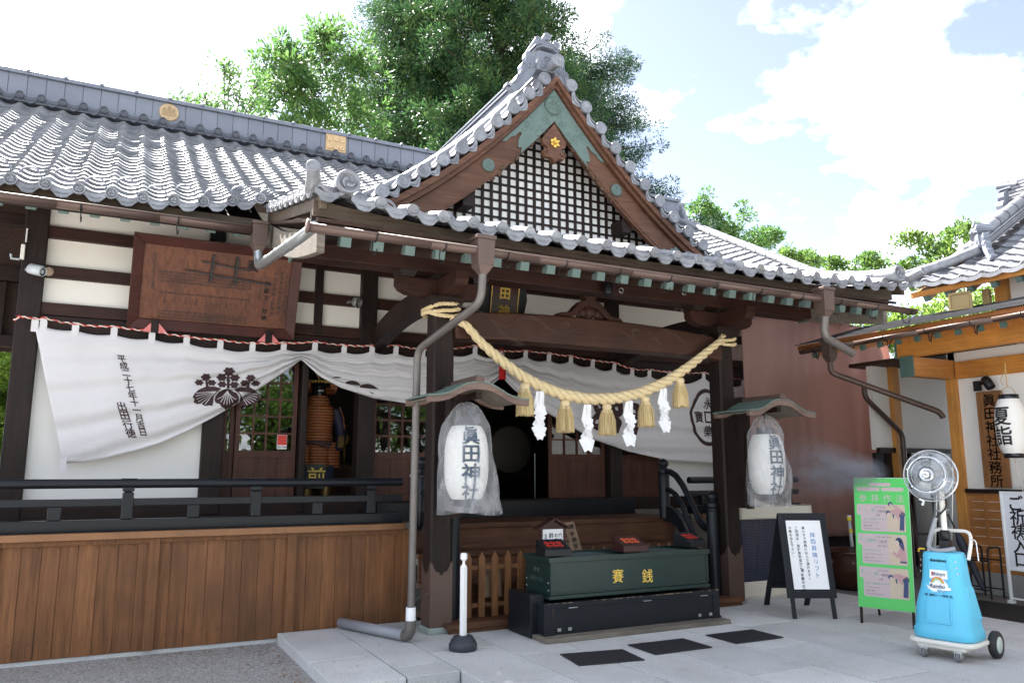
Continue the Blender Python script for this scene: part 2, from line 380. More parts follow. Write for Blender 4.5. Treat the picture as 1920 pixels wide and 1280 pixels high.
def tile(mb, P, Nf, c0, c1, s0, s1, lift=.036):
    """one curved tile: P(c, s) surface point, Nf(c, s) normal"""
    lo = []; hi = []; lp = []; lift += TJ.uniform(-.005, .005); jc = TJ.uniform(-.004, .004); c0 += jc; c1 += jc
    for u in UT:
        c = c0+(c1-c0)*u; h = prof(u); n0 = Nf(c, s0); n1 = Nf(c, s1)
        lo.append(P(c, s0)+n0*(h+lift)); hi.append(P(c, s1)+n1*h); lp.append(P(c, s0)+n0*(h+.0))
    n = len(UT); f = [(i, i+1, n+i+1, n+i) for i in range(n-1)]
    mb.add(lo+hi, f, True); mb.add(lp+lo, f, False)
def roll(mb, pts, r=.06, n=12, seg=.3, flare=1.07):
    """a run of half-round cap tiles along a path, with the joints showing"""
    P = [np.asarray(p, float) for p in pts]; L = [0]
    for a, b in zip(P, P[1:]): L.append(L[-1]+np.linalg.norm(b-a))
    def pos(s): 
        i = max(0, min(len(P)-2, int(np.searchsorted(L, s))-1)); t = (s-L[i])/max(1e-6, L[i+1]-L[i]); return P[i]+(P[i+1]-P[i])*t
    k = max(1, round(L[-1]/seg))
    for i in range(k):
        s0 = L[-1]*i/k; s1 = L[-1]*(i+1)/k; q = [pos(s0+(s1-s0)*j/3) for j in range(4)]
        mb.tube(q, [r*flare, r*1.02, r, r*.99], n, cap=(i in (0, k-1)))
# ================================================================== SETTING
def ground_mat():
    m, nt, b = newmat('fine grey gravel'); v = mapped(nt, (1,1,1))
    vo = N(nt, 'ShaderNodeTexVoronoi'); vo.inputs['Scale'].default_value = 75; nt.links.new(v, vo.inputs['Vector'])
    c = ramp(nt, vo.outputs['Color'], [(.1, (.20,.195,.19)), (.5, (.34,.33,.32)), (.95, (.55,.54,.52))])
    n = noise(nt, v, .8, 5, .6); c = mixc(nt, ramp(nt, n, [(.45, (0,0,0)), (.75, (.45,.45,.45))]), c, (.30,.285,.255))
    nt.links.new(c, b.inputs['Base Color']); b.inputs['Roughness'].default_value = .9; bump(nt, b, vo.outputs['Distance'], .8, .012); return m
def granite_mat():
    m, nt, b = newmat('pale granite paving'); v = mapped(nt, (1,1,1))
    sp = noise(nt, v, 130, 3, .75); c = ramp(nt, sp, [(.34, (.27,.275,.28)), (.5, (.58,.585,.585)), (.68, (.72,.72,.71))])
    n = noise(nt, v, 1.3, 6, .62); c = mixc(nt, ramp(nt, n, [(.4, (0,0,0)), (.72, (.6,.6,.6))]), c, (.38,.375,.36)); n3 = noise(nt, v, 4.5, 7, .7, .6); c = mixc(nt, ramp(nt, n3, [(.58, (0,0,0)), (.72, (.38,.38,.38))]), c, (.27,.26,.24)); c = island(nt, c, .12)
    nt.links.new(c, b.inputs['Base Color']); b.inputs['Roughness'].default_value = .72; b.inputs['Specular IOR Level'].default_value = .35
    bump(nt, b, noise(nt, v, 90, 4, .7), .35, .006); return m
M['gravel'] = ground_mat(); M['granite'] = granite_mat()
g = MB(); S_ = 900
g.add([(-S_,-S_,-.10),(S_,-S_,-.10),(S_,S_,-.10),(-S_,S_,-.10)], [(0,1,2,3)]); tag(g.build('ground', M['gravel']), kind='structure')
# slab paving: a step up from the gravel, long joints running towards the hall
g = MB(); rg = random.Random(3)
def slabs(x0, x1, y0, y1, w=.62, l=1.25):
    x = x0; k = 0
    while x < x1-.05:
        xe = min(x1, x+w*rg.uniform(.9, 1.1)); xe = x1 if x1-xe < .2 else xe; y = y1-(k % 2)*l*.5-rg.uniform(0, .15); k += 1; ye = y1
        while ye > y0+.01:
            ys = max(y0, y); ys = y0 if ys-y0 < .15 else ys; gp = .0065; dz = rg.uniform(-.0025, .0025)
            g.box(x+gp, xe-gp, ys+gp, ye-gp, -.14, dz); ye = ys; y = ye-l*rg.uniform(.85, 1.15)
        x = xe
slabs(1.67, 2.72, 6.20, 8.44); slabs(2.72, 8.3, -3.0, 8.44, .66, 1.3); slabs(8.3, 8.9, -3, 8.44)
o = g.build('paving', M['granite'], bevel=.006); tag(o, kind='structure')
g = MB(); g.box(1.70, 2.70, 6.23, 8.40, -.13, -.022); g.box(2.74, 8.86, -2.97, 8.40, -.13, -.022); g.v = [q for q in g.v]
M['grout'] = plain('paving joint grit', (.07,.066,.06), .95, 0, .3, 20)
tag(g.build('paving_bed', M['grout']), kind='structure')
M['asphalt'] = plain('dark packed earth', (.17,.165,.16), .9, 0, .35, 2.5, .5, .2, 0, 160)
g = MB(); g.box(8.9, 40, -30, 30, -.12, -.035); tag(g.build('yard', M['asphalt']), kind='structure')

# ================================================================== SHRINE HALL
hall = thing('shrine_hall', 'dark timber shrine hall with grey tiled roof, gabled porch and veranda', 'shrine')
def H(mb, name, mat, **k): return mb.build(name, mat, hall, **k)
WY = 10.1                      # face of the front wall
# ---- front wall: plaster between posts and rails
zr = [4.59, 4.37, 4.23, 3.91, 3.77, 3.48, 3.33, 3.2]
g = MB(); g.box(-.9, 11.2, WY+.03, WY+.16, 3.2, 4.9); H(g, 'plaster_wall', M['plaster_warm'])
g = MB(); g.box(-.9, 1.05, WY+.03, WY+.16, 1.2, 3.199); H(g, 'plaster_wall', M['plaster'])
g = MB(); g.box(7.9, 11.2, WY+.03, WY+.16, 0, 3.199); H(g, 'plaster_wall', M['plaster'])
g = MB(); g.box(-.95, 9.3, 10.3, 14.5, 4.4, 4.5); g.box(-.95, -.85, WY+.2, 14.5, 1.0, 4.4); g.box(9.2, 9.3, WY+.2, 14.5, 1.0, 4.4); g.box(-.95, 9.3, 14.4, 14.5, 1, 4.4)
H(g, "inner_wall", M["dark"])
for a, b, dx in ((4.37, 4.23, .0), (3.91, 3.77, 0), (3.48, 3.34, 0), (3.33, 3.0, .015)):
    g = MB(); g.box(-.80, 11.2, WY-.035-dx, WY+.05, b, a); H(g, 'wall_rail', M['red_x'] if a > 3.4 else M['dark_x'], bevel=.006)
posts = [(-.99, -.76, 1.0, 4.95), (1.01, 1.25, 1.1, 3.02), (2.90, 3.12, 1.1, 4.6), (6.84, 7.06, 1.1, 4.6), (9.06, 9.3, .0, 4.9), (2.16, 2.24, 1.1, 3.0)]
for x0, x1, z0, z1 in posts:
    g = MB(); g.box(x0, x1, WY-.075, WY+.17, z0, z1); H(g, 'post', M['dark'], bevel=.012)
for X in (.35, 2.34, 5.09):
    if X == .35: continue
    g = MB(); g.box(X-.05, X+.05, WY-.045, WY+.05, 3.34, 4.6); H(g, 'post', M['dark'], bevel=.006)
g = MB(); g.box(-.8, 9.2, WY-.06, WY+.1, 1.04, 1.22); H(g, 'sill_beam', M['dark_x'], bevel=.006)
# ---- veranda floor, copper cap and skirting boards
g = MB(); g.box(-9, 3.1, 8.50, 16, .97, 1.035); g.box(7.1, 9.3, 8.50, 16, .97, 1.035); g.box(3.1, 7.1, 9.9, 16, .97, 1.05); H(g, 'veranda_floor', M['grey_x'])
g = MB(); g.box(-9, 3.0, 8.40, 8.52, .975, 1.042); g.box(7.2, 9.2, 8.40, 8.52, .975, 1.042); H(g, 'copper_cap', M['copper_orange'], bevel=.006)
g = MB(); x = -9.0; rs = random.Random(5)
bat = [.49-1.30*k for k in range(8)]+[1.79, 3.04]
while x < 3.04:
    w = .158*rs.uniform(.92, 1.1); g.box(x+.0012, x+w-.0012, 8.485+rs.uniform(0, .003), 8.51, -.06, .975); x += w
H(g, 'skirting_board', M['skirt'], bevel=.003)
g = MB(); g.box(-9, 3.05, 8.512, 8.54, -.06, .97); H(g, 'skirting_backing', M['dark_x'])
for X in bat:
    g = MB(); g.box(X-.048, X+.048, 8.44, 8.487, -.055, .974); H(g, 'skirting_batten', M['skirt'], bevel=.004)
g = MB(); g.box(-9, 3.05, 8.50, 8.6, -.14, -.05); H(g, 'footing', M['granite'])
g = MB(); g.box(-9, 3.0, 8.455, 8.487, .93, .972); H(g, 'skirting_rail', M['skirt'], bevel=.003)
# ---- railing
def railing(name, x0, x1, mains, smalls, ends=()):
    r = MB(); r.tube([(x0, 8.62, 1.487), (x1, 8.62, 1.487)], .045, 16); root = r.build(name, M['black'], hall)
    b = MB(); b.box(x0, x1, 8.585, 8.655, 1.275, 1.345); b.build('rail', M['black'], root, bevel=.006)
    b = MB(); b.box(x0, x1, 8.56, 8.68, 1.038, 1.15); b.build('rail', M['black'], root, bevel=.008)
    for X in mains:
        b = MB(); b.box(X-.05, X+.05, 8.57, 8.67, 1.152, 1.40); b.box(X-.036, X+.036, 8.585, 8.655, 1.40, 1.415); b.box(X-.052, X+.052, 8.572, 8.668, 1.412, 1.452); b.build('rail_post', M['black'], root, bevel=.006)
        b = MB(); b.box(X-.07, X+.07, 8.588, 8.652, 1.527, 1.537); b.build('strap', M['black'], root)
    for X in smalls:
        b = MB(); b.box(X-.055, X+.055, 8.578, 8.662, 1.152, 1.274); b.build('rail_post', M['black'], root, bevel=.005)
    return root
railing('railing', -8.5, 3.02, [.23-1.22*k for k in range(7)]+[1.43, 2.66], [-.38-1.22*k for k in range(7)]+[.83, 2.07])
railing('railing', 7.16, 9.2, [7.72, 8.8], [7.4, 8.2, 9.0])

# ---- doors: framed panes over panels
def door(x0, x1, y, z0, zm, z1, nc, nr, np_, sticker=False):
    f = MB(); fw = .055; t = .018
    f.box(x0, x0+fw, y-t, y+t, z0, z1); f.box(x1-fw, x1, y-t, y+t, z0, z1); f.box(x0+fw, x1-fw, y-t, y+t, z0, z0+.09); f.box(x0+fw, x1-fw, y-t, y+t, zm-.05, zm+.04); f.box(x0+fw, x1-fw, y-t, y+t, z1-.06, z1)
    for i in range(1, np_):
        X = x0+fw+(x1-x0-2*fw)*i/np_; f.box(X-.03, X+.03, y-t+.002, y+t-.002, z0+.09, zm-.05)
    root = f.build('sliding_door', M['door'], hall, bevel=.003)
    p = MB(); p.box(x0+fw-.01, x1-fw+.01, y-.006, y+.006, z0+.07, zm-.04); p.build('panel', M['door'], root)
    b = MB()
    for i in range(1, nc): X = x0+fw+(x1-x0-2*fw)*i/nc; b.box(X-.012, X+.012, y-.015, y+.015, zm+.04, z1-.06)
    for j in range(1, nr): Z = zm+.04+(z1-.1-zm)*j/nr; b.box(x0+fw, x1-fw, y-.013, y+.013, Z-.012, Z+.012)
    b.build('glazing_bars', M['door'], root)
    q = MB(); q.add([(x0+fw, y+.004, zm+.04), (x1-fw, y+.004, zm+.04), (x1-fw, y+.004, z1-.06), (x0+fw, y+.004, z1-.06)], [(0,1,2,3)]); q.build('panes', M['glass'], root)
    if sticker:
        s = MB(); s.box(x1-.235, x1-.115, y-.024, y-.0195, zm+.06, zm+.235); so_ = s.build('sticker', M['white'], root)
        s = MB(); s.box(x1-.232, x1-.118, y-.026, y-.0238, zm+.11, zm+.232); s.build('sticker_field', M['red'], so_)
        s = MB(); place(s, glyphs('SECOM', .034, bold=.0006), (x1-.175, y-.0262, zm+.085), (1,0,0), (0,0,1)); s.build('sticker_text', M['ink'], so_)
    return root
door(1.40, 2.14, 10.17, 1.22, 1.82, 2.98, 4, 5, 3, True)
door(1.255, 1.40, 10.25, 1.22, 1.82, 2.98, 1, 5, 1)
door(3.13, 3.98, 10.17, 1.22, 1.82, 2.98, 4, 5, 3)
door(3.99, 4.55, 10.25, 1.22, 1.82, 2.98, 3, 5, 2)
door(5.83, 6.82, 10.17, 1.22, 1.82, 2.98, 4, 5, 3)
door(7.08, 7.88, 10.19, 1.22, 1.82, 2.98, 4, 5, 3)
# ---- steps up to the doors
for k, (y, z) in enumerate(((7.53, .10), (8.05, .40), (8.42, .70), (8.80, .99))):
    g = MB(); g.box(3.16, 7.06, y, 10.0, z-.055, z)
    st = H(g, 'step_tread', M['step'], bevel=.005)
    g = MB(); g.box(3.18, 7.04, y+.03, y+.06, z-.30 if k else -.02, z-.056); g.build('step_riser', M['step'], st)
g = MB(); g.box(3.1, 7.06, 9.75, 10.04, .99, 1.21); H(g, 'threshold', M['black'], bevel=.006)
# ---- stair rails with onion-topped newels
def newel(x, y, z0, z1, r=.075):
    g = MB(); g.lathe([(r, z0), (r, z1-.26), (r*.98, z1-.255), (r*1.04, z1-.25), (r*1.04, z1-.225), (r*.93, z1-.22), (r*1.04, z1-.215), (r*1.04, z1-.15), (r*.9, z1-.14), (r*.62, z1-.125), (r*.62, z1-.115), (r*.86, z1-.1), (r*.98, z1-.07), (r*.9, z1-.04), (r*.55, z1-.018), (r*.12, z1), (0, z1)], (x, y, 0), 24)
    o = H(g, 'newel_post', M['black'])
    b = MB()
    for z in (z1-.235, z1-.16): b.lathe([(r*1.045, z-.006), (r*1.07, z), (r*1.045, z+.006)], (x, y, 0), 24)
    b.build('newel_band', M['iron'], o)
for X in (3.32, 6.86):
    newel(X, 7.83, .10, 1.36); newel(X, 8.78, .98, 1.78)
    for pts, w in (([(8.75,1.60),(8.64,1.60),(8.52,1.55),(8.38,1.42),(8.22,1.20),(8.08,.98),(7.98,.90),(7.86,.885)], .042),
                   ([(8.75,1.36),(8.66,1.355),(8.54,1.30),(8.40,1.15),(8.26,.90),(8.12,.70),(8.0,.63),(7.86,.625)], .036)):
        g = MB(); P = np.array(pts); t = np.linspace(0, len(P)-1, 40); c = [(X, np.interp(q, range(len(P)), P[:,0]), np.interp(q, range(len(P)), P[:,1])) for q in t]; g.tube(c, w, 12); H(g, 'stair_rail', M['black'])
    a = [(8.76,1.14),(8.62,1.13),(8.5,1.07),(8.38,.95),(8.26,.76),(8.14,.55),(8.02,.40),(7.86,.34)]
    g = MB(); g.strip([(X-.035, y, z) for y, z in a], [(X-.035, y, z-.2) for y, z in a], (.07, 0, 0)); H(g, 'stair_stringer', M['black'], bevel=.006)

# ---- porch columns
for X in (3.125, 7.05):
    g = MB(); w = .117; c = .022
    pl = [(-w+c,-w),(w-c,-w),(w,-w+c),(w,w-c),(w-c,w),(-w+c,w),(-w,w-c),(-w,-w+c)]
    g.prism(pl, (X, 7.77, .06), (1,0,0), (0,1,0), (0,0,3.22)); co = H(g, 'porch_column', M['dark'])
    sh = [(-.12,0),(.12,0),(.12,.60),(.108,.64),(.085,.585),(.06,.54),(.03,.535),(0,.50),(-.03,.535),(-.06,.54),(-.085,.585),(-.108,.64),(-.12,.60)]
    b = MB(); b.prism(sh, (X, 7.647, .062), (1,0,0), (0,0,1), (0,.006,0)); b.prism(sh, (X-.123, 7.77, .062), (0,-1,0), (0,0,1), (.006,0,0)); b.prism(sh, (X+.117, 7.77, .062), (0,-1,0), (0,0,1), (.006,0,0))
    b.build('column_shoe', M['copper'], co)
    b = MB()
    for q in (-.085, .085): b.lathe([(.011, 0), (.009, .006), (0, .008)], (X+q, 7.647, .60), 10, (0,-1,0))
    b.build('rivets', M['copper'], co)
    b = MB(); b.lathe([(.0,0),(.205,0),(.20,.05),(.17,.06),(0,.06)], (X, 7.77, .0), 4, a0=PI/4, a1=PI/4+2*PI, smooth=False); b.build('base_stone', M['verd_stone'] if 'verd_stone' in M else plain('greenish base stone', (.26,.31,.28), .8, 0, .25, 8, .3), co, bevel=.012)
# ---- rainbow beam with carved scrolls
g = MB(); n = 24; top = []; bot = []
for i in range(n+1):
    x = 3.24+3.70*i/n; q = abs(i/n-.5)*2
    top.append((x, 7.61, 3.375-.085*q**2.2-(.05 if q > .93 else 0)*(q-.93)/.07)); bot.append((x, 7.61, 3.035+.0*q-.035*max(0, (q-.72)/.28)**.7 if q > .72 else 3.035))
g.strip(top, bot, (0,.26,0)); rb = H(g, 'rainbow_beam', M['barge_dark'] if 'barge_dark' in M else wood('carved brown beam', (.038,.016,.010), (.085,.035,.02), 'x', .5), bevel=.018)
b = MB(); q = MB()
for sx in (-1, 1):
    for P in ([(1.62,.13),(1.5,.10),(1.42,.03),(1.36,-.01),(1.26,-.02),(1.16,.04),(1.06,.10),(.92,.12),(.82,.08),(.74,.02),(.62,-.03),(.48,-.03),(.36,.03),(.26,.06)],
              [(1.36,-.01),(1.33,-.09),(1.24,-.14),(1.12,-.17),(1.02,-.215)], [(.74,.02),(.8,.0),(.84,-.04),(.9,-.05)], [(.5,.0),(.44,.06),(.46,.09),(.53,.095),(.57,.06)]):
        P = np.array(P); t = np.linspace(0, len(P)-1, 5*len(P))
        c = [(5.09+sx*np.interp(u, range(len(P)), P[:,0]), 7.607, 3.205+np.interp(u, range(len(P)), P[:,1])) for u in t]
        b.tube(c, [.003+.005*math.sin(PI*i/(len(c)-1)) for i in range(len(c))], 6)
        b.tube([(x, y, z-.022) for x, y, z in c], [.002+.002*math.sin(PI*i/(len(c)-1)) for i in range(len(c))], 6)
b.build('carved_scroll', plain('worn carved edge', (.075,.042,.03), .6, 0, .3), rb)
# ---- carved strut on the beam
fl = [(-.46,0),(-.43,.035),(-.36,.045),(-.29,.05),(-.24,.09),(-.19,.15),(-.13,.20),(-.09,.205),(-.06,.24),(-.11,.27),(.11,.27),(.06,.24),(.09,.205),(.13,.20),(.19,.15),(.24,.09),(.29,.05),(.36,.045),(.43,.035),(.46,0),(.26,0),(.2,.03),(.15,.09),(.08,.13),(0,.14),(-.08,.13),(-.15,.09),(-.2,.03),(-.26,0)]
g = MB(); g.prism(fl, (4.99, 7.66, 3.385), (1,0,0), (0,0,1), (0,.13,0)); kf = H(g, 'frog_leg_strut', M['barge_dark'] if 'barge_dark' in M else M['red_x'], bevel=.006)
g = MB()
for x, z, r in ((-.10,.06,.065),(0,.075,.08),(.1,.06,.065),(-.02,.02,.06),(.16,.03,.04),(-.16,.03,.04)): g.lathe([(r, 0), (r*.9, r*.4), (r*.5, r*.7), (0, r*.75)], (4.99+x, 7.70, 3.39+z), 12, (0,-1,0))
g.build('peony_carving', M['red_x'], kf)
# ---- brackets, purlin, tie beams
for X in (3.125, 7.05):
    g = MB(); f = lambda x0, x1, z0, z1, t: g.hexa([(X+x0*t,7.77-.0-x1*t if 0 else 7.77+x0*t,z0),(X+x1*t,7.77+x0*t,z0),(X+x1*t,7.77+x1*t,z0),(X+x0*t,7.77+x1*t,z0),(X+x0,7.77+x0,z1),(X+x1,7.77+x0,z1),(X+x1,7.77+x1,z1),(X+x0,7.77+x1,z1)])
    f(-.19, .19, 3.29, 3.39, .72); g.box(X-.19, X+.19, 7.58, 7.96, 3.391, 3.45)
    br = H(g, 'bracket_block', M['dark'], bevel=.006)
    arm = [(-.52,.19),(.52,.19),(.52,.10),(.48,.05),(.40,.015),(.28,0),(-.28,0),(-.40,.015),(-.48,.05),(-.52,.10)]
    b = MB(); b.prism(arm, (X, 7.70, 3.452), (1,0,0), (0,0,1), (0,.14,0)); b.build('bracket_arm', M['red_x'], br, bevel=.005)
    arm2 = [(q[0], q[1]) for q in arm]
    b = MB(); b.prism(arm2, (X-.07, 7.70, 3.4525), (0,1,0), (0,0,1), (.14,0,0)); b.build('bracket_arm', M['red_x'], br, bevel=.005)
    for dx in (-.42, 0, .42):
        b = MB(); b.hexa([(X+dx-.07,7.67,3.643),(X+dx+.07,7.67,3.643),(X+dx+.07,7.85,3.643),(X+dx-.07,7.85,3.643),(X+dx-.10,7.64,3.70),(X+dx+.10,7.64,3.70),(X+dx+.10,7.88,3.70),(X+dx-.10,7.88,3.70)]); b.build('bearing_block', M['dark'], br)
    g = MB()   # tie beam back to the hall wall, with a curved brace
    zz = lambda t: 3.50+.10*math.sin(PI*t)-.18*t
    g.strip([(X-.09, 7.9+2.17*i/16, zz(i/16)+.12) for i in range(17)], [(X-.09, 7.9+2.17*i/16, zz(i/16)-.14) for i in range(17)], (.18,0,0)); H(g, 'tie_beam', M['dark_y'], bevel=.008)
g = MB(); g.box(1.52, 8.66, 7.64, 7.90, 3.705, 3.93); H(g, 'purlin', M['red_x'], bevel=.01)
g = MB()
for X in (1.515, 8.665): g.box(X-.008, X+.008, 7.63, 7.91, 3.69, 3.94)
H(g, 'purlin_end', M['verdigris_d'])
# side beams under the porch verge
for X in (1.47, 8.62):
    a = [(X, 6.50+2.5*i/12, 3.60+.29*2.5*i/12-.10*math.sin(PI*i/12)) for i in range(13)]
    g = MB(); g.strip([(x, y, z+.10) for x, y, z in a], [(x, y, z-.16) for x, y, z in a], (.07,0,0)); H(g, 'verge_board', M['grey_x'], bevel=.006)
# ---- rafters with copper caps, soffit, eave boards
def rafters(x0, x1, n, y0, z0, y1, z1, w=.082, h=.10):
    for i in range(n):
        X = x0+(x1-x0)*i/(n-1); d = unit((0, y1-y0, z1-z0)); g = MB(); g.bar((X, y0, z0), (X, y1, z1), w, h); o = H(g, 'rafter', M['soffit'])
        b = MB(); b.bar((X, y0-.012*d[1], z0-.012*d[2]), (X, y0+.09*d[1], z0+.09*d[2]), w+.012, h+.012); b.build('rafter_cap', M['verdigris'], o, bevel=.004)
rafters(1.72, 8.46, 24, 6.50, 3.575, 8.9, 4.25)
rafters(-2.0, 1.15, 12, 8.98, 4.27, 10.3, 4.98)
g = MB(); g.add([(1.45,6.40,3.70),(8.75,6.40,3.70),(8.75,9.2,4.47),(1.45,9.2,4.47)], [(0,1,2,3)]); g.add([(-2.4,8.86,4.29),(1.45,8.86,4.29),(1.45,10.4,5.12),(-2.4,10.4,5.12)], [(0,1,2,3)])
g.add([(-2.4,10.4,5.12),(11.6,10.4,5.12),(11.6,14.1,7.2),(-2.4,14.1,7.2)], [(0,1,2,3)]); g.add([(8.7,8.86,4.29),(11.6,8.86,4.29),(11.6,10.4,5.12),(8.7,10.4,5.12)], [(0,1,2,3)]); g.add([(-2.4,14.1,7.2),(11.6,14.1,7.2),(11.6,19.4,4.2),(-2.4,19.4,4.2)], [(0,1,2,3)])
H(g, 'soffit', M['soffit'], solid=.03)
lift = lambda X: .11*(abs(X-5.09)/3.66)**4
xs = np.linspace(1.42, 8.76, 33)
g = MB(); g.strip([(x, 6.46, 3.785+lift(x)) for x in xs], [(x, 6.46, 3.665+lift(x)*.8) for x in xs], (0,.05,0)); H(g, 'eave_board', M['eave'], bevel=.006)
g = MB(); g.strip([(x, 6.52, 3.70+lift(x)) for x in xs], [(x, 6.52, 3.60+lift(x)*.6) for x in xs], (0,.05,0)); H(g, 'eave_board', M['dark_x'], bevel=.006)
g = MB(); g.box(-2.4, 1.4, 8.88, 8.93, 4.30, 4.41); H(g, 'eave_board', M['eave'], bevel=.006)
g = MB(); g.box(-2.4, 1.4, 8.94, 8.99, 4.24, 4.32); H(g, 'eave_board', M['dark_x'], bevel=.006)
g = MB(); g.box(8.7, 11.6, 8.88, 8.95, 4.27, 4.40); H(g, 'eave_board', M['eave'], bevel=.006)

# side eave seen past the left corner post: rafters, tie beams and a slatted vent
for k in range(7):
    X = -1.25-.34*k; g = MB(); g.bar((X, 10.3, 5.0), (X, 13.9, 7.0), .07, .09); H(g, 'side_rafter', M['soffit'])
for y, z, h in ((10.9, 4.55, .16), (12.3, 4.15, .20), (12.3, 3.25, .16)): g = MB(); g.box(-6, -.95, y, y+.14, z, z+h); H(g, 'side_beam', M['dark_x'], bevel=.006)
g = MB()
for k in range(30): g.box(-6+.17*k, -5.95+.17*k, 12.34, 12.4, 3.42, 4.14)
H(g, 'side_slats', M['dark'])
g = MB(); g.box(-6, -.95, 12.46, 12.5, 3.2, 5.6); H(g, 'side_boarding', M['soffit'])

c = at(410, 438, Y=10.0); g = MB(); g.box(c[0]-.09, c[0]+.09, 10.0, 10.14, c[2]-.07, c[2]+.08); H(g, 'wall_vent', M['iron'], bevel=.004)
g = MB(); rn = random.Random(31); x = -1.6
while x < 3.0:
    for z in (.90, .08): g.lathe([(.0055,0),(.004,.0025),(0,.003)], (x+.03*rn.random(), 8.4835, z+.01*rn.random()), 6, (0,-1,0))
    x += .158
H(g, 'nail_heads', M['iron'])
g = MB(); rn = random.Random(33)        # bits of leaf and grit blown over the paving
for k in range(170):
    a = rn.uniform(0, 6.3); s = rn.uniform(.004, .013); x, y = (rn.uniform(1.75, 2.65), rn.uniform(6.3, 8.3)) if k < 40 else (rn.uniform(2.8, 8.5), rn.uniform(3.4, 7.4)); d = V(math.cos(a), math.sin(a), 0); n_ = V(-d[1], d[0], .25); p = V(x, y, .005)
    g.add([p-d*s, p+n_*s*.45, p+d*s, p-n_*s*.3], [(0,1,2,3)])
tag(g.build('paving_litter', plain('leaf grit', (.13,.085,.05), .8, 0, .5, 30, 0)), kind='stuff')
# ================================================================== ROOFS (parts of the hall)
SL = .564; TH = math.atan(SL); CT, ST = math.cos(TH), math.sin(TH); ME_Y, ME_Z = 8.78, 4.41; RIDGE_Y = 14.1; LEN = (RIDGE_Y-ME_Y)/CT
KY, KZ, KS = 6.34, 3.825, .285
def elift(X): return .19*max(0, min(1, (X-.05)/1.3))**2 if X < 3 else 0
def Pm(X, s): return V(X, ME_Y+s*CT, ME_Z+s*ST+elift(X)*max(0, 1-s/1.8))
Nm = lambda X, s: V(0, -ST, CT)
def zmain(Y): return KZ+KS*(Y-KY) if Y < ME_Y else ME_Z+SL*(Y-ME_Y)
course = .225
g = MB(); C0 = -2.42
ncol = int((11.72-C0)/PITCHW); nr = int(LEN/course)
off = (0.153-.17*PITCHW-C0) % PITCHW
cols = [C0+off+i*PITCHW for i in range(-1, ncol)]
for c in cols:
    under = 1.7 < c < 8.3
    for j in range(nr+1):
        s0 = j*course
        if under and s0 < .2: continue
        Y = ME_Y+s0*CT; Z = ME_Z+s0*ST
        d = abs(c+.15-5.09)
        if d < 2.6 and Z < 7.06-1.22*d+.128*d*d-.35: continue        # under the gable roof
        tile(g, Pm, Nm, c, c+PITCHW, s0, min(s0+course+.03, LEN+.05))
main_t = H(g, 'main_roof_tiles', M['tile'])
g = MB()
for c in cols:
    if 1.35 < c < 8.4: continue
    X = c+.17*PITCHW; q = Pm(X, 0); roundel(g, q+V(0, -.050, .014), (0,-1,0), .062)
    a = Pm(c+.30*PITCHW, 0); b = Pm(c+1.05*PITCHW, 0)
    if X < 1.2 or X > 8: pendant(g, a+V(0,-.005,.0), b+V(0,-.005,.0), (0,-1,0), .10)
g.build('eave_end_tiles', M['tile'], main_t)
g = MB()
for k, c in enumerate(cols):          # snow guards: a loop on every column, alternating rows
    g = MB()
    if 1.3 < c < 8.4: continue
    s = course*(1.15 if k % 2 else 2.05); o_ = Pm(c+.62*PITCHW, s)+V(0, -ST, CT)*.012
    g.tube([o_+V(.105*math.cos(PI*i/12), 0, .115*math.sin(PI*i/12)*.9)+V(0, CT, ST)*.05*math.sin(PI*i/12) for i in range(13)], .010, 6); g.build('snow_guard', M['tilegrey'], main_t)
# rear slope, plain, closes the roof
g = MB(); g.add([(C0,14.1,7.42),(11.75,14.1,7.42),(11.75,19.4,4.42),(C0,19.4,4.42)], [(0,3,2,1)]); g.build('rear_slope', M['tilegrey'], main_t, solid=.05)
# right verge of the main roof
g = MB(); roll(g, [Pm(11.70, s)+V(0,0,.09) for s in np.linspace(0, LEN, 24)], .085); g.build('verge_roll', M['tile'], main_t); g = MB(); roll(g, [Pm(11.50, s)+V(0,0,.10) for s in np.linspace(0, LEN, 24)], .075); g.build('verge_roll', M['tile'], main_t); g = MB()
roll(g, [Pm(C0, s)+V(0,0,.09) for s in np.linspace(0, LEN, 24)], .085)
g.build('verge_roll', M['tile'], main_t)
# main ridge: end-tile row, panel course, two cap courses
def mainridge(x0, x1):
    yb = RIDGE_Y-.22; zb = 7.43; g = MB()
    n = int((x1-x0)/PITCHW)
    for i in range(n):
        X = cols[0]+.17*PITCHW+i*PITCHW
        if X < x0 or X > x1-.1: continue
        roundel(g, (X, yb-.11, zb+.015), (0,-1,0), .062, whirl=False); pendant(g, (X+.05, yb-.07, zb+.01), (X+PITCHW-.05, yb-.07, zb+.01), (0,-1,0), .14, .03)
    root = H(g, 'main_ridge', M['tiledark'])
    b = MB(); b.box(x0, x1, yb-.02, yb+.46, zb-.06, zb+.06); b.box(x0, x1, yb+.04, yb+.40, zb+.06, zb+.402); x = x0
    while x < x1:
        b.box(x+.003, min(x1, x+.26)-.003, yb+.02, yb+.42, zb+.06, zb+.40); x += .26
    b.build('ridge_panels', M['tilegrey'], root, bevel=.006)
    b = MB(); x = x0
    while x < x1-.05:
        xe = min(x1, x+.52); b.box(x+.002, xe-.002, yb-.03, yb+.47, zb+.402, zb+.44); b.box(x+.002, xe-.002, yb-.0, yb+.44, zb+.442, zb+.475); b.lathe([(.028, -.26), (.03, .0), (.012, .02), (0, .02)], (x+.26, yb-.05, zb+.46), 8, (0,-1,0)); x = xe
    roll(b, [(x0, yb+.22, zb+.485), (x1, yb+.22, zb+.485)], .085, 14, .3)
    b.build('ridge_cap', M['tilegrey'], root)
    return root
mr = mainridge(C0+.1, 11.55)
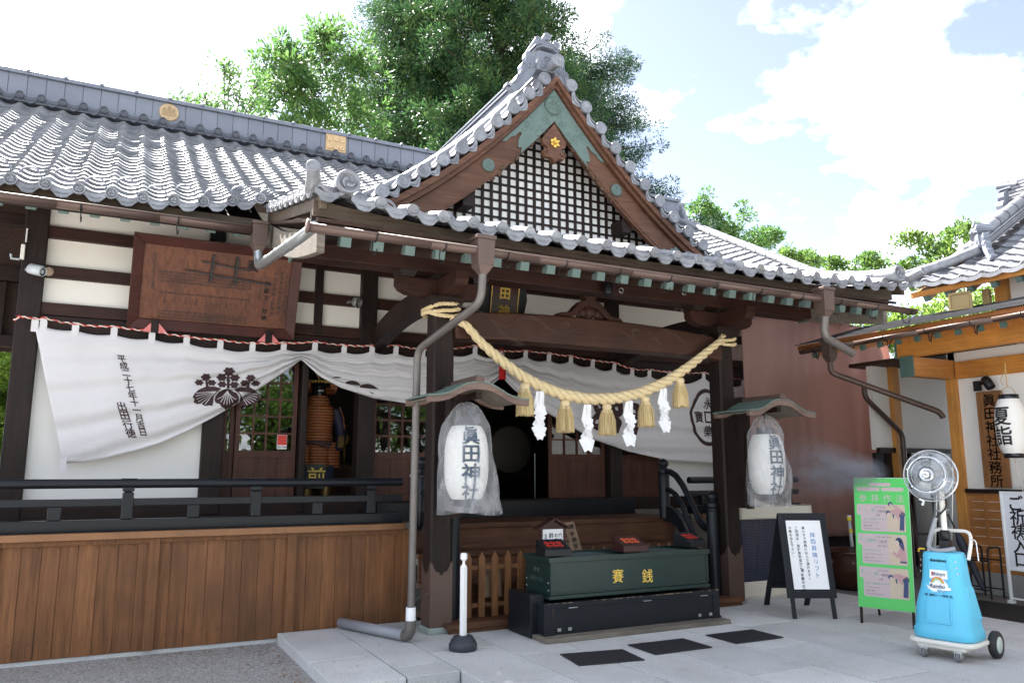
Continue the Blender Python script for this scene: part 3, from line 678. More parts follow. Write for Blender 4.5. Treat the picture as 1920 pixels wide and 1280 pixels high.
# ridge end tile on the right
def onigawara(name, o, fx, parent, s=1.0):
    """demon-tile block: o base, fx outward horizontal direction"""
    f = unit(fx); x = unit(np.cross((0,0,1), f)); z = V(0,0,1); o = np.asarray(o, float)
    P = lambda a, b, c: o+x*a*s+f*b*s+z*c*s
    g = MB(); body = [(-.17,0),(.17,0),(.185,.06),(.165,.14),(.15,.26),(.16,.34),(-.16,.34),(-.15,.26),(-.165,.14),(-.185,.06)]
    g.prism([(a*s, b*s) for a, b in body], P(0, -.10, 0), x, z, f*.22*s); root = H(g, name, M['tilegrey'], bevel=.01)
    b = MB()
    for zz, w, h in ((.345,.20,.03),(.38,.225,.03),(.415,.20,.03)):
        b.prism([(-w*s,0),(-w*.5*s,.055*s),(w*.5*s,.055*s),(w*s,0),(w*s,h*s),(w*.5*s,(.055+h)*s),(-w*.5*s,(.055+h)*s),(-w*s,h*s)], P(0,-.12,zz), x, z, f*.27*s)
    b.build('moulding', M['tilegrey'], root, bevel=.004)
    for a, c in ((-.165,.47),(0,.575),(.165,.47)):
        b = MB(); r = .066*s
        b.lathe([(r*.8,-.26*s),(r*.92,-.1*s),(r,.1*s),(r,.125*s),(r*.93,.13*s),(r*.62,.13*s),(r*.58,.118*s),(r*.30,.118*s),(r*.26,.13*s),(0,.13*s)], P(a, .03, c), 18, f+V(0,0,.18)); b.build('horn_tile', M['tilegrey'], root)
    b = MB()    # front relief: ring with a flower and clouds
    b.tube([P(.085*math.cos(t), .125, .175+.085*math.sin(t)) for t in np.linspace(0, 2*PI, 24)], .018*s, 8)
    for k in range(6): b.lathe([(.026*s,0),(.02*s,.014*s),(0,.02*s)], P(.038*math.cos(k*PI/3), .12, .175+.038*math.sin(k*PI/3)), 10, f)
    for sx in (-1, 1): b.tube([P(sx*(.06+.10*q), .123, .05+.035*math.sin(q*7)) for q in np.linspace(0, 1, 14)], .016*s, 7)
    b.build('relief', M['tilegrey'], root)
    for sx in (-1, 1):          # fins: scrolls with combed feathers sweeping down the slope
        b = MB()
        sw = [(.16,.02),(.17,.16),(.22,.27),(.29,.31),(.35,.28),(.36,.20),(.33,.14),(.40,.10),(.44,.03),(.43,-.06),(.50,-.14),(.56,-.27),(.64,-.36),(.70,-.37),(.68,-.31),(.62,-.40),(.54,-.43),(.45,-.36),(.36,-.24),(.26,-.14)]
        b.prism([(sx*a*s, c*s) for a, c in (sw if sx > 0 else sw[::-1])], P(0,-.06,0), x, z, f*.13*s)
        for k in range(4):
            b.tube([P(sx*(.20+.05*k+.02*q), .072, .26-.03*k-.22*q+.04*math.sin(q*3)) for q in np.linspace(0, 1, 8)], .011*s, 6)
            b.tube([P(sx*(.34+.035*k+.17*q), .072, -.02-.03*k*.6-.25*q-.03*math.sin(q*3)) for q in np.linspace(0, 1, 8)], .010*s, 6)
        for cx, cz, rr in ((.29,.06,.055),(.38,.05,.045)): b.tube([P(sx*(cx+rr*(1-q*.75)*math.cos(q*8)), .078, cz+rr*(1-q*.75)*math.sin(q*8)) for q in np.linspace(0, 1, 18)], .011*s, 6)
        b.build('fin', M['tilegrey'], root, bevel=.004)
    return root
onigawara('ridge_end_tile', (11.62, RIDGE_Y, 7.42), (1,0,0), hall, .82)
# ---- crests on the ridge: a paulownia disc and a plate of six coins
c = at(316, 224, Y=RIDGE_Y-.21)
g = MB(); g.lathe([(.155,-.02),(.155,.02),(.145,.028),(0,.03)], (c[0], RIDGE_Y-.2, 7.66), 28, (0,-1,0)); cr = H(g, 'paulownia_crest', M['goldstone'] if 'goldstone' in M else plain('weathered gilt tile', (.50,.36,.20), .55, .2, .25, 9, .2))
def kiri(scale=1.0):
    """paulownia crest outlines: three leaves, flowers above"""
    P = []
    leaf = [(0,0),(-.03,-.10),(.0,-.24),(.05,-.34),(.10,-.37),(.17,-.345),(.22,-.37),(.29,-.31),(.335,-.27),(.33,-.2),(.28,-.1),(.2,-.03),(.1,.0)]
    cen = [(0,.02),(.07,.0),(.15,-.06),(.2,-.16),(.215,-.26),(.19,-.33),(.13,-.345),(.09,-.41),(.03,-.44),(0,-.48),(-.03,-.44),(-.09,-.41),(-.13,-.345),(-.19,-.33),(-.215,-.26),(-.2,-.16),(-.15,-.06),(-.07,0)]
    side = [(.12,.02),(.24,.06),(.38,.05),(.5,-.03),(.57,-.13),(.60,-.22),(.56,-.26),(.57,-.33),(.50,-.37),(.44,-.35),(.38,-.41),(.30,-.39),(.25,-.40),(.235,-.28),(.225,-.15),(.17,-.05)]
    P.append(cen); P.append(side); P.append([(-a, b) for a, b in side][::-1])
    def fl(x, y, r, k=6): return [(x+r*(1+.16*math.cos(k*t))*math.cos(t), y+r*(1+.16*math.cos(k*t))*math.sin(t)) for t in np.linspace(0, 2*PI, 25)[:-1]]
    for x, y, r in ((0,.44,.095),(-.115,.29,.085),(.115,.29,.085),(-.105,.12,.075),(.105,.12,.075),(.0,.22,.035)): P.append(fl(x, y, r))
    P.append([(-.026,.03),(.026,.03),(.02,.40),(-.02,.40)])
    for sx in (-1, 1):
        for x, y, r in ((.39,.27,.08),(.285,.15,.072),(.50,.14,.072)): P.append(fl(sx*x, y, r))
        P.append([(sx*a, b) for a, b in ((.33,.03),(.385,.03),(.40,.24),(.37,.24))])
    return P
def veins():
    out = []
    def ln(pts, w=.0055):
        p = np.array(pts); t = np.gradient(p, axis=0); n = np.stack([-t[:,1], t[:,0]], 1); n /= np.linalg.norm(n, axis=1)[:,None]
        out.append([tuple(q) for q in p+n*w]+[tuple(q) for q in (p-n*w)[::-1]])
    for k in range(-3, 4): ln([(0,-.02),(.025*k,-.16),(.055*k,-.36+.014*k*k)])
    for sx in (-1, 1):
        for k in range(6): a = -.15+.30*k; ln([(sx*.20,-.06),(sx*(.27+.10*math.cos(a)*.9),-.10-.11*math.sin(a)),(sx*(.33+.22*math.cos(a)),-.16-.22*math.sin(a))])
    return out
b = MB()
for p in kiri(): place(b, flat([p]), (c[0], RIDGE_Y-.236, 7.665), (.2,0,0), (0,0,.2))
b.build('crest_relief', plain('dark gilt relief', (.34,.23,.12), .5, .2), cr)
c = at(629, 281, Y=RIDGE_Y-.21)
g = MB(); g.box(c[0]-.19, c[0]+.19, RIDGE_Y-.24, RIDGE_Y-.18, 7.50, 7.83); cr = H(g, 'six_coin_crest', plain('gilt crest plate', (.52,.36,.19), .5, .2, .2), bevel=.006)
b = MB()
for i in range(3):
    for j in range(2): b.lathe([(.052,0),(.05,.014),(.022,.018),(.018,.004),(0,.004)], (c[0]+(i-1)*.115, RIDGE_Y-.24, 7.585+j*.155), 18, (0,-1,0))
b.build('coin_relief', plain('gilt coin', (.62,.44,.24), .45, .25), cr)

# ---- porch roof
def Pk(X, s): y = s/math.hypot(1, KS); return V(X, KY+y, KZ+KS*y+lift(X)*max(0, 1-s/2.0))
nk = unit((0, -KS, 1)); Nk = lambda X, s: nk
KL = (ME_Y-KY)*math.hypot(1, KS)
g = MB(); X0 = 1.62; pk = .2930; rk = int(KL/course)+1
kc = [X0+i*pk for i in range(24)]
for c in kc:
    for j in range(rk+1): tile(g, Pk, Nk, c, c+pk, j*course, j*course+course+.03)
for c in (1.40, 8.66):
    for j in range(rk+1): tile(g, Pk, Nk, c, c+.22, j*course, j*course+course+.03)
porch = H(g, 'porch_roof_tiles', M['tile'])
g = MB()
for i in range(1, 24):
    X = X0+i*pk+.05; q = Pk(X, 0); roundel(g, q+V(0,-.05,.010), (0,-1,0), .056); g.tube([q+V(0,-.05,.010), Pk(X, .26)+V(0,0,.03)], .05, 12)
for i in range(24):
    c = X0+i*pk; pendant(g, Pk(c+.30*pk, 0)+V(0,-.008,0), Pk(c+1.06*pk, 0)+V(0,-.008,0), (0,-1,0), .095)
pendant(g, Pk(1.40, 0), Pk(1.60, 0), (0,-1,0), .08); pendant(g, Pk(8.72, 0), Pk(8.90, 0), (0,-1,0), .08)
g.build('eave_end_tiles', M['tile'], porch)
g = MB()
for k, c in enumerate(kc):
    g = MB(); s = course*(1.1 if k % 2 else 2.0); o_ = Pk(c+.62*pk, s)+nk*.012; g.tube([o_+V(.10*math.cos(PI*i/12), .04*math.sin(PI*i/12), .10*math.sin(PI*i/12)) for i in range(13)], .010, 6); g.build('snow_guard', M['tilegrey'], porch)
for X, sx in ((1.67, -1), (8.70, 1)):
    g = MB(); pts = [Pk(X, s)+V(0, -.03 if s == 0 else 0, .075+.05*max(0, 1-s/.7)**2) for s in np.linspace(0, KL, 14)]
    roll(g, pts, .088, 16, .32); v = g.build('descending_roll', M['tile'], porch); b = MB(); roundel(b, pts[0]+V(0,-.03,0), (0,-1,.05), .105, depth=.05); b.build('roll_end', M['tile'], v)
    g = MB(); xe = 1.43 if sx < 0 else 8.91          # upturned corner tile
    q = [Pk(xe, .34)+V(0,0,.03), Pk(xe, .18)+V(sx*.02,0,.05), Pk(xe, .02)+V(sx*.05,-.04,.08), Pk(xe, 0)+V(sx*.09,-.17,.14)]
    g.tube(q, [.05,.058,.062,.058], 14); cn_ = g.build('corner_tile', M['tile'], porch); b = MB(); roundel(b, q[-1], q[-1]-q[-2], .058, (0,1,0)); b.build('corner_end', M['tile'], cn_)
    g = MB()                                          # side lip plates along the verge
    for j in range(9):
        a = Pk(xe, .12+j*.27)+V(sx*.015,0,.035); b_ = Pk(xe, .12+(j+1)*.27-.03)+V(sx*.015,0,.035); pendant(g, a, b_, (sx,0,0), .13, .01, .02)
        roundel(g, Pk(xe, .12+j*.27)+V(sx*.03,0,.03), (sx,0,0), .045, whirl=False)
        g.tube([Pk(xe, .12+j*.27)+V(sx*.03,0,.03), Pk(xe-sx*.3, .12+j*.27)+V(0,0,.05)], .042, 10)
    g.build('verge_lip_tiles', M['tile'], porch)
    g = MB(); g.strip([Pk(xe-sx*.03, s)+V(0,0,-.04) for s in np.linspace(.03, KL+.2, 10)], [Pk(xe-sx*.03, s)+V(0,0,-.15) for s in np.linspace(.03, KL+.2, 10)], (-sx*.05,0,0)); g.build('verge_fascia', M['eave'], porch)

# ---- gable over the porch
GX, GY = 5.09, 8.58
zc = lambda d: 7.06-1.22*d+.128*d*d
def Pg(sx):
    def f(c, s):     # c = Y, s = slope distance from the foot, upwards
        d = max(.0, 2.95-s/1.44); return V(GX+sx*d, c, zc(d)+.035)
    return f
def Ng(sx):
    def f(c, s):
        d = max(.0, 2.95-s/1.44); k = -1.22+.256*d; return unit((-sx*k, 0, 1))
    return f
g = MB(); CL = .21
for sx in (-1, 1):
    P_, N_ = Pg(sx), Ng(sx); y = GY+.55
    while y < 13.6:
        for j in range(int(2.75*1.44/CL)):
            d = 2.95-(j+.5)*CL/1.44
            if zc(d) < zmain(y+.15)-.12 or (y < 8.8 and zc(d) < zmain(y)+.05): continue
            tile(g, P_, N_, y+PITCHW if sx < 0 else y, y if sx < 0 else y+PITCHW, j*CL, j*CL+CL+.03)
        y += PITCHW
gab = H(g, 'gable_roof_tiles', M['tile'])
dk = [0.21+.232*k*(1+.0065*k) for k in range(12)]
g = MB()
for sx in (-1, 1):
    for k, d in enumerate(dk[:11]):
        q = V(GX+sx*d, GY, zc(d)); roundel(g, q+V(0,-.06,0), (0,-1,0), .088, depth=.04); g.tube([q+V(0,-.06,0), q+V(0,.2,.0), q+V(0,.5,.01)], [.07,.066,.066], 14)
        if k < 10:
            d2 = dk[k+1]; a = q+V(sx*.06,-.03,-.055); b_ = V(GX+sx*(d2-.05), GY-.03, zc(d2)+.02); K = 10; t_, l_ = [], []
            dn = unit((-(zc(d2)-zc(d)), 0, (d2-d)))*-1; dn = V(sx*dn[0], 0, dn[2])
            for i in range(K+1):
                u = i/K; p = a+(b_-a)*u; sg = math.sin(PI*u); t_.append(p+dn*(.0+.045*sg)); l_.append(p+dn*(.05+.045*sg+.035*max(0, 1-abs(2*u-1)*1.1)**.8))
            g.strip(t_, l_, (0,.03,0)); g.tube([(x+y)/2+V(0,-.003,0) for x, y in zip(t_[2:-2], l_[2:-2])], .010, 5)
            g.strip([p+V(0,.0,.03) for p in t_], [p+V(0,.45,.03) for p in t_], (0,0,.015))
roundel(g, V(GX-.02, GY-.10, zc(0)+.04), (0,-1,0), .092, depth=.05); g.tube([V(GX-.02, GY-.10, zc(0)+.04), V(GX-.02, GY+.5, zc(0)+.05)], .072, 14)
g.build('verge_end_tiles', M['tile'], gab)
for sx in (-1, 1):
    for yy, r in ((GY+.52, .085), (GY+.30, .05)): g = MB(); roll(g, [V(GX+sx*d, yy, zc(d)+.10) for d in np.linspace(.18, 2.85, 26)], r, 14, .31); g.build('verge_roll', M['tile'], gab)
g = MB(); yb = 13.2
g.box(GX-.17, GX+.17, GY+.42, yb, zc(0)-.12, zc(0)+.09)
for zz, w in ((.10,.20),(.135,.17),(.17,.20)): g.box(GX-w, GX+w, GY+.42, yb, zc(0)+zz, zc(0)+zz+.028)
root = g.build('gable_ridge', M['tilegrey'], gab, bevel=.004)
b = MB(); roll(b, [(GX, GY+.35, zc(0)+.24), (GX, yb, zc(0)+.24)], .085, 14, .28); y = GY+.6
ROOT[root] = ROOT[hall]
g = MB(); roll(g, [(GX, GY+.35, zc(0)+.24), (GX, yb, zc(0)+.24)], .085, 14, .28); g.build('gable_ridge_cap', M['tile'], gab)
oni = at(1022, 112, Y=GY+.22)
onigawara('gable_ridge_end_tile', (GX-.08, GY+.22, 7.02), (0,-1,0), hall, .86)
g = MB()
for sx in (-1, 1):
    dd = np.linspace(0, 2.6, 10); g.strip([V(GX+sx*d, GY+.45, zc(d)-.06) for d in dd], [V(GX+sx*d, max(GY+.5, min(13.2, ME_Y+(zc(d)-.0-ME_Z)/SL+.5)), zc(d)-.06) for d in dd], (0,0,-.03))
g.build('gable_sun_block', M['soffit'], gab)  # unseen sheet added under the tiles to stop sun leaking past the ridge
# barge boards
def rake(d0, d1, o1, o2, y0, y1, n=18, sx=1):
    ds = np.linspace(d0, d1, n); return [V(GX+sx*d, y0, zc(d)+o1(d)) for d in ds], [V(GX+sx*d, y0, zc(d)+o2(d)) for d in ds], V(0, y1-y0, 0)
for sx in (-1, 1):
    g = MB()
    g.strip(*rake(0, 2.78, lambda d: -.135, lambda d: -.225, GY-.02, GY+.5, sx=sx)); 
    g.strip(*rake(0, 2.76, lambda d: -.226, lambda d: -.30, GY+.02, GY+.46, sx=sx)); H(g, 'rake_moulding', M['barge'])
    g = MB(); g.strip(*rake(0, 2.72, lambda d: -.302, lambda d: -.78+.075*d, GY+.075, GY+.15, sx=sx)); bb = H(g, 'barge_board', M['barge'], bevel=.008)
    b = MB(); b.strip(*rake(.02, 2.6, lambda d: -.72+.075*d, lambda d: -.735+.075*d, GY+.066, GY+.09, sx=sx)); b.build('barge_bead', M['barge'], bb)
    # copper fittings
    b = MB(); up = lambda d: zc(d)-.315; lo = lambda d: zc(d)-.77+.075*d
    ds = np.linspace(0, .80, 12); p = [(d, up(d)) for d in ds]+[(.74, up(.74)-.06), (.66, up(.66)-.06), (.60, up(.60)-.10), (.53, up(.53)-.10), (.50, up(.5)-.15), (.55, up(.55)-.19), (.56, lo(.56)+.12), (.50, lo(.5)+.06), (.52, lo(.52)+.0)]+[(d, lo(d)) for d in np.linspace(.48, 0, 8)]
    b.prism([(sx*x, z) for x, z in (p if sx > 0 else p[::-1])], (GX, GY+.058, 0), (1,0,0), (0,0,1), (0,.016,0)); cf = b.build('copper_fitting', M['verdigris'], bb)
    b = MB(); rr = random.Random(4)
    for k in range(9):
        d = .06+.052*k; z0 = lo(d)+.06+.32*rr.random(); 
        b.tube([(GX+sx*(d+.05*(1-q*.8)*math.cos(6*q+k)), GY+.057, z0+.05*(1-q*.8)*math.sin(6*q+k)) for q in np.linspace(0, 1, 14)], .006, 5)
    b.build('engraving', M['verdigris'], bb)
    b = MB(); ds = np.linspace(2.0, 2.72, 8); p = [(d, up(d)-.02) for d in ds]+[(d, lo(d)) for d in np.linspace(2.72, 1.72, 10)]+[(1.80, lo(1.8)+.10), (1.90, lo(1.9)+.09), (1.96, lo(1.96)+.13), (1.90, lo(1.9)+.19), (1.96, up(1.96)-.09)]
    b.prism([(sx*x, z) for x, z in (p if sx > 0 else p[::-1])], (GX, GY+.058, 0), (1,0,0), (0,0,1), (0,.016,0)); b.build('copper_fitting', M['verdigris'], bb)
    b = MB()
    for k in range(7):
        d = 2.02+.07*k; z0 = (up(d)+lo(d))/2-.02; b.tube([(GX+sx*(d+.05*(1-q*.8)*math.cos(6*q+k)), GY+.056, z0+.07*(1-q*.8)*math.sin(6*q+k)) for q in np.linspace(0, 1, 14)], .007, 5)
    b.build('engraving', M['verdigris'], bb)
    b = MB(); d = .99; q = V(GX+sx*d, GY+.07, zc(d)-.50); b.lathe([(.088,0),(.088,.02),(.075,.03),(0,.036)], q, 24, (0,-1,0))
    for k in range(3): b.prism(tomoe(k, .07), q+V(0,-.034,0), (1,0,0), (0,0,1), (0,-.006,0))
    b.build('copper_boss', M['verdigris'], bb)
g = MB(); q = V(GX-.03, GY+.06, zc(0)-.56); g.lathe([(.125,0),(.125,.02),(.112,.035),(0,.035)], q, 28, (0,-1,0)); six = H(g, 'six_coin_boss', M['verdigris'])
b = MB()
for i in range(3):
    for j in range(2): b.lathe([(.031,0),(.03,.012),(.013,.015),(.011,.004),(0,.004)], q+V((i-1)*.068, -.035, (j-.5)*.075), 14, (0,-1,0))
b.build('coin_relief', M['verdigris'], six)
# hanging gable ornament with scrolls, gold flower and leaf carvings
ge = [(0,.30),(.10,.17),(.19,.05),(.17,-.02),(.11,-.05),(.10,-.10),(.13,-.125),(.17,-.10),(.18,-.14),(.14,-.20),(.07,-.20),(.03,-.24),(0,-.27)]
ge = ge+[(-x, z) for x, z in ge[1:-1]][::-1]
GZ = 5.94
g = MB(); g.prism(ge[::-1], (GX-.02, GY+.03, GZ), (1,0,0), (0,0,1), (0,.07,0)); gg = H(g, 'gable_pendant', M['barge'], bevel=.008)
b = MB()
for sx in (-1, 1): b.tube([(GX-.02+sx*(.125+.045*(1-q*.8)*math.cos(7*q)), GY+.025, GZ-.13+.045*(1-q*.8)*math.sin(7*q)) for q in np.linspace(0, 1, 16)], .011, 6)
b.tube([(GX-.02+x*.86, GY+.026, GZ-.02+z*.86) for x, z in ge[9:16]], .006, 5)
b.build('scroll', M['barge'], gg)
b = MB(); fx = V(GX-.02, GY+.02, GZ+.02)
for k in range(6):
    a = k*PI/3+PI/6; b.lathe([(.026,0),(.02,.016),(0,.02)], fx+V(.048*math.cos(a),0,.048*math.sin(a)), 12, (0,-1,0)); b.tube([fx+V(.02*math.cos(a),-.012,.02*math.sin(a)), fx+V(.075*math.cos(a),-.012,.075*math.sin(a))], .008, 6)
b.lathe([(.022,0),(.022,.03),(.012,.045),(0,.045)], fx, 12, (0,-1,0)); b.build('gold_flower', M['gold'], gg)
for sx in (-1, 1):
    b = MB(); rl = random.Random(8+sx)
    for k in range(16):
        d = .17+.048*k; z0 = zc(d)-.70-.03*rl.random(); L = .13*(1-.02*k)*rl.uniform(.8, 1.15); a = -1.2+.9*rl.random(); p0 = V(GX+sx*d, GY+.09+.03*rl.random(), z0)
        dx = V(sx*math.cos(a)*.8, 0, math.sin(a)); dx = unit(dx); nx = V(-dx[2], 0, dx[0])
        pts = [p0+dx*L*t+nx*.035*w for t, w in ((0,0),(.2,.8),(.35,.4),(.5,1),(.65,.5),(.8,.7),(1,0),(.8,-.7),(.65,-.5),(.5,-1),(.35,-.4),(.2,-.8))]
        b.add(pts+[p+V(0,-.03,0) for p in pts], [tuple(range(12)), tuple(range(12,24))[::-1]]+[(i,(i+1)%12,(i+1)%12+12,i+12) for i in range(12)])
    b.build('leaf_carving', wood('carved leaf timber', (.05,.025,.014), (.13,.07,.04), 'x', .6), gg)
# lattice over white boards
LY = GY+.42; zl = lambda d: zc(d)-.70+.06*d
g = MB(); ds = np.linspace(-2.9, 2.9, 41); g.prism([(d, max(4.42, zc(abs(d))-.25)) for d in ds][::-1]+[(-2.9, 4.4), (2.9, 4.4)], (GX, LY+.012, 0), (1,0,0), (0,0,1), (0,.03,0)); lt = H(g, 'gable_panel', M['plaster'])
g = MB(); x = -2.6
while x < 2.6:
    ztop = zc(abs(x))-.3
    if ztop > 4.5: g.box(GX+x-.019, GX+x+.019, LY-.012, LY+.0115, 4.42, ztop)
    x += .1305
z = 4.47
while z < 6.3:
    dd = [d for d in np.linspace(0, 2.9, 200) if zc(d)-.3 > z]
    if dd: g.box(GX-dd[-1], GX+dd[-1], LY-.006, LY+.0113, z-.015, z+.015)
    z += .1165
g.build('gable_lattice', M['dark'], lt)
for sx in (-1, 1):
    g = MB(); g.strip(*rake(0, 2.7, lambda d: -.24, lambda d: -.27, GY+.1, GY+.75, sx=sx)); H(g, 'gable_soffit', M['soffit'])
    for dx_, z_, w_ in ((1.22, 5.02, .16), (2.2, 4.53, .14)): g = MB(); g.bar((GX+sx*dx_, GY+.15, z_), (GX+sx*dx_, GY+.5, z_), w_, w_+.03); H(g, 'gable_purlin', M['dark_y'], bevel=.006)

# ---- gutters, hoppers and downpipes
def gutter(x0, x1, y, z, r, hooks, name='gutter', mat='copper'):
    g = MB(); nseg = 10; A = [(r*math.cos(PI+PI*i/nseg), r*math.sin(PI+PI*i/nseg)) for i in range(nseg+1)]; k = max(1, round((x1-x0)/1.0))
    for i in range(k):
        a, b_ = x0+(x1-x0)*i/k, x0+(x1-x0)*(i+1)/k; f = 1.0+.02*(i % 2)
        vs = [(a-.01, y+p*f, z+q*f) for p, q in A]+[(b_, y+p*f, z+q*f) for p, q in A]; n = nseg+1; g.add(vs, [(j, j+1, n+j+1, n+j) for j in range(nseg)], True)
    g.tube([(x0, y-r, z), (x1, y-r, z)], .009, 6)
    o = H(g, name, M[mat], solid=.004)
    for X in hooks:
        h = MB()
        h.tube([(X, y+(r+.008)*math.cos(PI+PI*i/10), z+(r+.008)*math.sin(PI+PI*i/10)) for i in range(11)], .007, 6)
        h.tube([(X, y+r+.02, z+.02), (X, y+r+.05, z-.09), (X+.005, y+r+.02, z-.15), (X+.01, y+r-.03, z-.16), (X+.012, y+r-.06, z-.12)], .005, 6); h.build('hook', M['iron'], o)
    return o
gt = gutter(1.33, 8.82, 6.22, 3.575, .051, [1.9+.62*k for k in range(12)])
gm = gutter(-2.5, 1.28, 8.68, 4.235, .06, [-2.2+.9*k for k in range(4)])
g = MB(); g.lathe([(.06, 0), (.06,.012), (0,.012)], (1.33, 6.22, 3.57), 18, (-1,0,0)); g.build('gutter_end', M['copper'], gt)
def hopper(x, y, z, w=.085):
    g = MB(); P = lambda s, zz: [(x-s, y-s, zz), (x+s, y-s, zz), (x+s, y+s, zz), (x-s, y+s, zz)]
    g.hexa(P(w*1.12, z+.115)+P(w*1.12, z+.15)); g.hexa(P(w*.92, z-.12)+P(w, z+.114)); g.hexa(P(w*.35, z-.20)+P(w*.92, z-.121)); return H(g, 'rain_hopper', M['copper'], bevel=.004)
g = MB(); g.box(0,0,0,0,0,0) if 0 else None
hopper(2.90, 6.22, 3.545); hopper(7.24, 6.22, 3.54); hopper(1.33, 8.68, 4.16, .08)
def bend(pts, r, k=6):
    P = [np.asarray(p, float) for p in pts]; out = [P[0]]
    for a, b_, c_ in zip(P, P[1:], P[2:]):
        u, v = unit(a-b_), unit(c_-b_); out += [b_+u*r*(1-t)**2+v*r*t**2 for t in np.linspace(0, 1, k)]
    return out+[P[-1]]
dp1 = bend([(2.90,6.22,3.36),(2.90,6.25,3.10),(2.70,7.32,2.80),(2.70,7.36,.16)], .12)
g = MB(); g.tube(dp1, .037, 14); o = H(g, 'downpipe', M['copper_grey'])
b = MB(); b.lathe([(.0405,0),(.042,.012),(.0405,.024)], (2.70,7.36,1.55), 16); b.lathe([(.0405,0),(.042,.012),(.0405,.024)], (2.70,7.355,.36), 16); b.tube([(2.70,7.36,1.56),(3.0,7.66,1.56)], .006, 6); b.tube([(2.70,7.36,.372),(3.0,7.66,.40)], .006, 6); b.build('pipe_bracket', M['copper_grey'], o)
b = MB(); b.lathe([(.047,.20),(.047,.33),(.04,.33)], (2.70,7.36,0), 18); b.build('pipe_coupling', M['white'], o)
g = MB(); pe = bend([(2.70,7.36,.21),(2.70,7.36,.062),(2.45,8.06,.062)], .09); g.tube(pe[:-1], .052, 16); o2 = H(g, 'pipe_elbow', M['copper_grey'])
b = MB(); b.tube([pe[-2], (2.30,8.36,.062)], .047, 16, cap=False); b.build('outlet_pipe', M['pvc'], o2, solid=.006)
g = MB(); g.tube(bend([(7.24,6.22,3.36),(7.24,6.25,3.13),(7.78,6.32,2.98)], .10), .046, 14); H(g, 'downpipe', M['copper_grey'])
g = MB(); g.tube(bend([(1.33,8.68,3.98),(1.33,8.62,3.80),(1.36,6.55,3.58),(1.40,6.30,3.60)], .10), .048, 14); o = H(g, 'downpipe', M['galv'])
b = MB()
for t in (.25, .5, .75): q = V(1.33,8.62,3.80)*(1-t)+V(1.36,6.55,3.58)*t; b.lathe([(.051,-.03),(.054,0),(.051,.03)], q, 16, (0,-1,-.1))
b.build('pipe_joint', M['galv'], o)
# ================================================================== BANNER AND ROPES
BY = 9.93
loops = [(66,604),(82,605),(142,612),(214,620),(285,628),(350,635),(413,645),(473,650),(532,647),(590,648),(645,653),(697,652),(742,655),(792,660),(842,658),(890,655),(940,662),(985,662),(1028,669),(1070,671),(1110,680),(1151,686),(1184,695),(1217,698),(1253,703),(1318,702),(1360,712),(1392,716)]
LP = [at(x, y, Y=BY) for x, y in loops]; LX = np.array([p[0] for p in LP]); LZ = np.array([p[2]-.045 for p in LP])
def btop(X):
    i = max(0, min(len(LX)-2, int(np.searchsorted(LX, X))-1)); w = LX[i+1]-LX[i]; t = min(1, max(0, (X-LX[i])/w))
    return LZ[i]+(LZ[i+1]-LZ[i])*t-.16*w*math.sin(PI*t)*(.35+.65*abs(math.sin(3.1*i)))
bots = [[(63,868),(120,866),(180,858),(250,845),(300,830),(350,808),(400,782),(450,753),(500,720),(540,693),(563,675)],
        [(566,675),(600,706),(640,727),(700,746),(775,757),(850,753),(885,742),(915,725),(941,706)],
        [(944,706),(965,728),(1000,757),(1060,793),(1110,822),(1180,846),(1250,862),(1335,868),(1398,866)]]
BP = [at(x, y, Y=BY) for b in bots for x, y in b]; BX = np.array([p[0] for p in BP]); BZ = np.array([p[2] for p in BP]); BX[0] = LX[0]
GXS = [at(564.5, 675, Y=BY)[0], at(942.5, 706, Y=BY)[0]]
def bdisp(X, v):
    h = max(.05, btop(X)-np.interp(X, BX, BZ)); near = min(abs(X-g_) for g_ in GXS)
    s = 1 if X < GXS[0] else 2 if X < GXS[1] else 3
    A = .020+.055*math.exp(-near/.8)*(h/1.2)**.35
    ph = 1.7*math.sin(1.3*X+s)+.6*s
    d = A*(math.sin(2*PI*(3.6*v**1.15)+ph)+.45*math.sin(2*PI*(7.3*v)+2.1*ph))*min(1, 5*v)
    d += .10*math.sin(PI*min(1, v*1.0))*(1-.4*v)*min(1, h)          # belly
    d += .008*math.sin(9*X+3*v)*(1-v)
    return BY-d*.75
shift = lambda X: max(0, 1-(X-LX[0])/1.1)**1.4*(at(119, 866, Y=BY)[0]-LX[0])
def bpt(X, v):
    zt, zb = btop(X), float(np.interp(X, BX, BZ)); return V(X+shift(X)*v, bdisp(X, v), zt+(zb-zt)*v)
def on_banner(x, z, off=.010):
    X = x
    for _ in range(5):
        zt, zb = btop(X), float(np.interp(X, BX, BZ)); v = min(1, max(0, (zt-z)/max(.02, zt-zb))); X = x-shift(X)*v
    return V(x, bdisp(X, v)-off, z)
g = MB(); us = np.concatenate([np.linspace(LX[0], GXS[0]-.004, 110), np.linspace(GXS[0]+.004, GXS[1]-.004, 110), np.linspace(GXS[1]+.004, LX[-1], 120)])
g.grid(bpt, us, np.linspace(0, 1, 46)); bl = (LX[0], BY, 2.0)
banner = thing('banner', 'long white cotton banner with brown crests, drawn up and draped below the eaves', 'banner', (3.0, BY, 2.9))
g.build('cloth', M['banner'], banner, solid=.003)
for x, z in zip(LX, LZ):
    g = MB(); y = bdisp(x, 0)-.002; g.strip([(x-.035, y-.004, z-.06), (x-.035, y-.012, z+.05), (x-.03, BY-.035, z+.085)], [(x+.035, y-.004, z-.06), (x+.035, y-.012, z+.05), (x+.03, BY-.035, z+.085)], (0,-.004,0)); g.build('hanging_loop', M['banner'], banner)
g = MB(); x = at(119, 866, Y=BY); g.box(x[0]-.03, x[0]+.03, BY-.01, BY-.004, x[2]-.10, x[2]+.05)
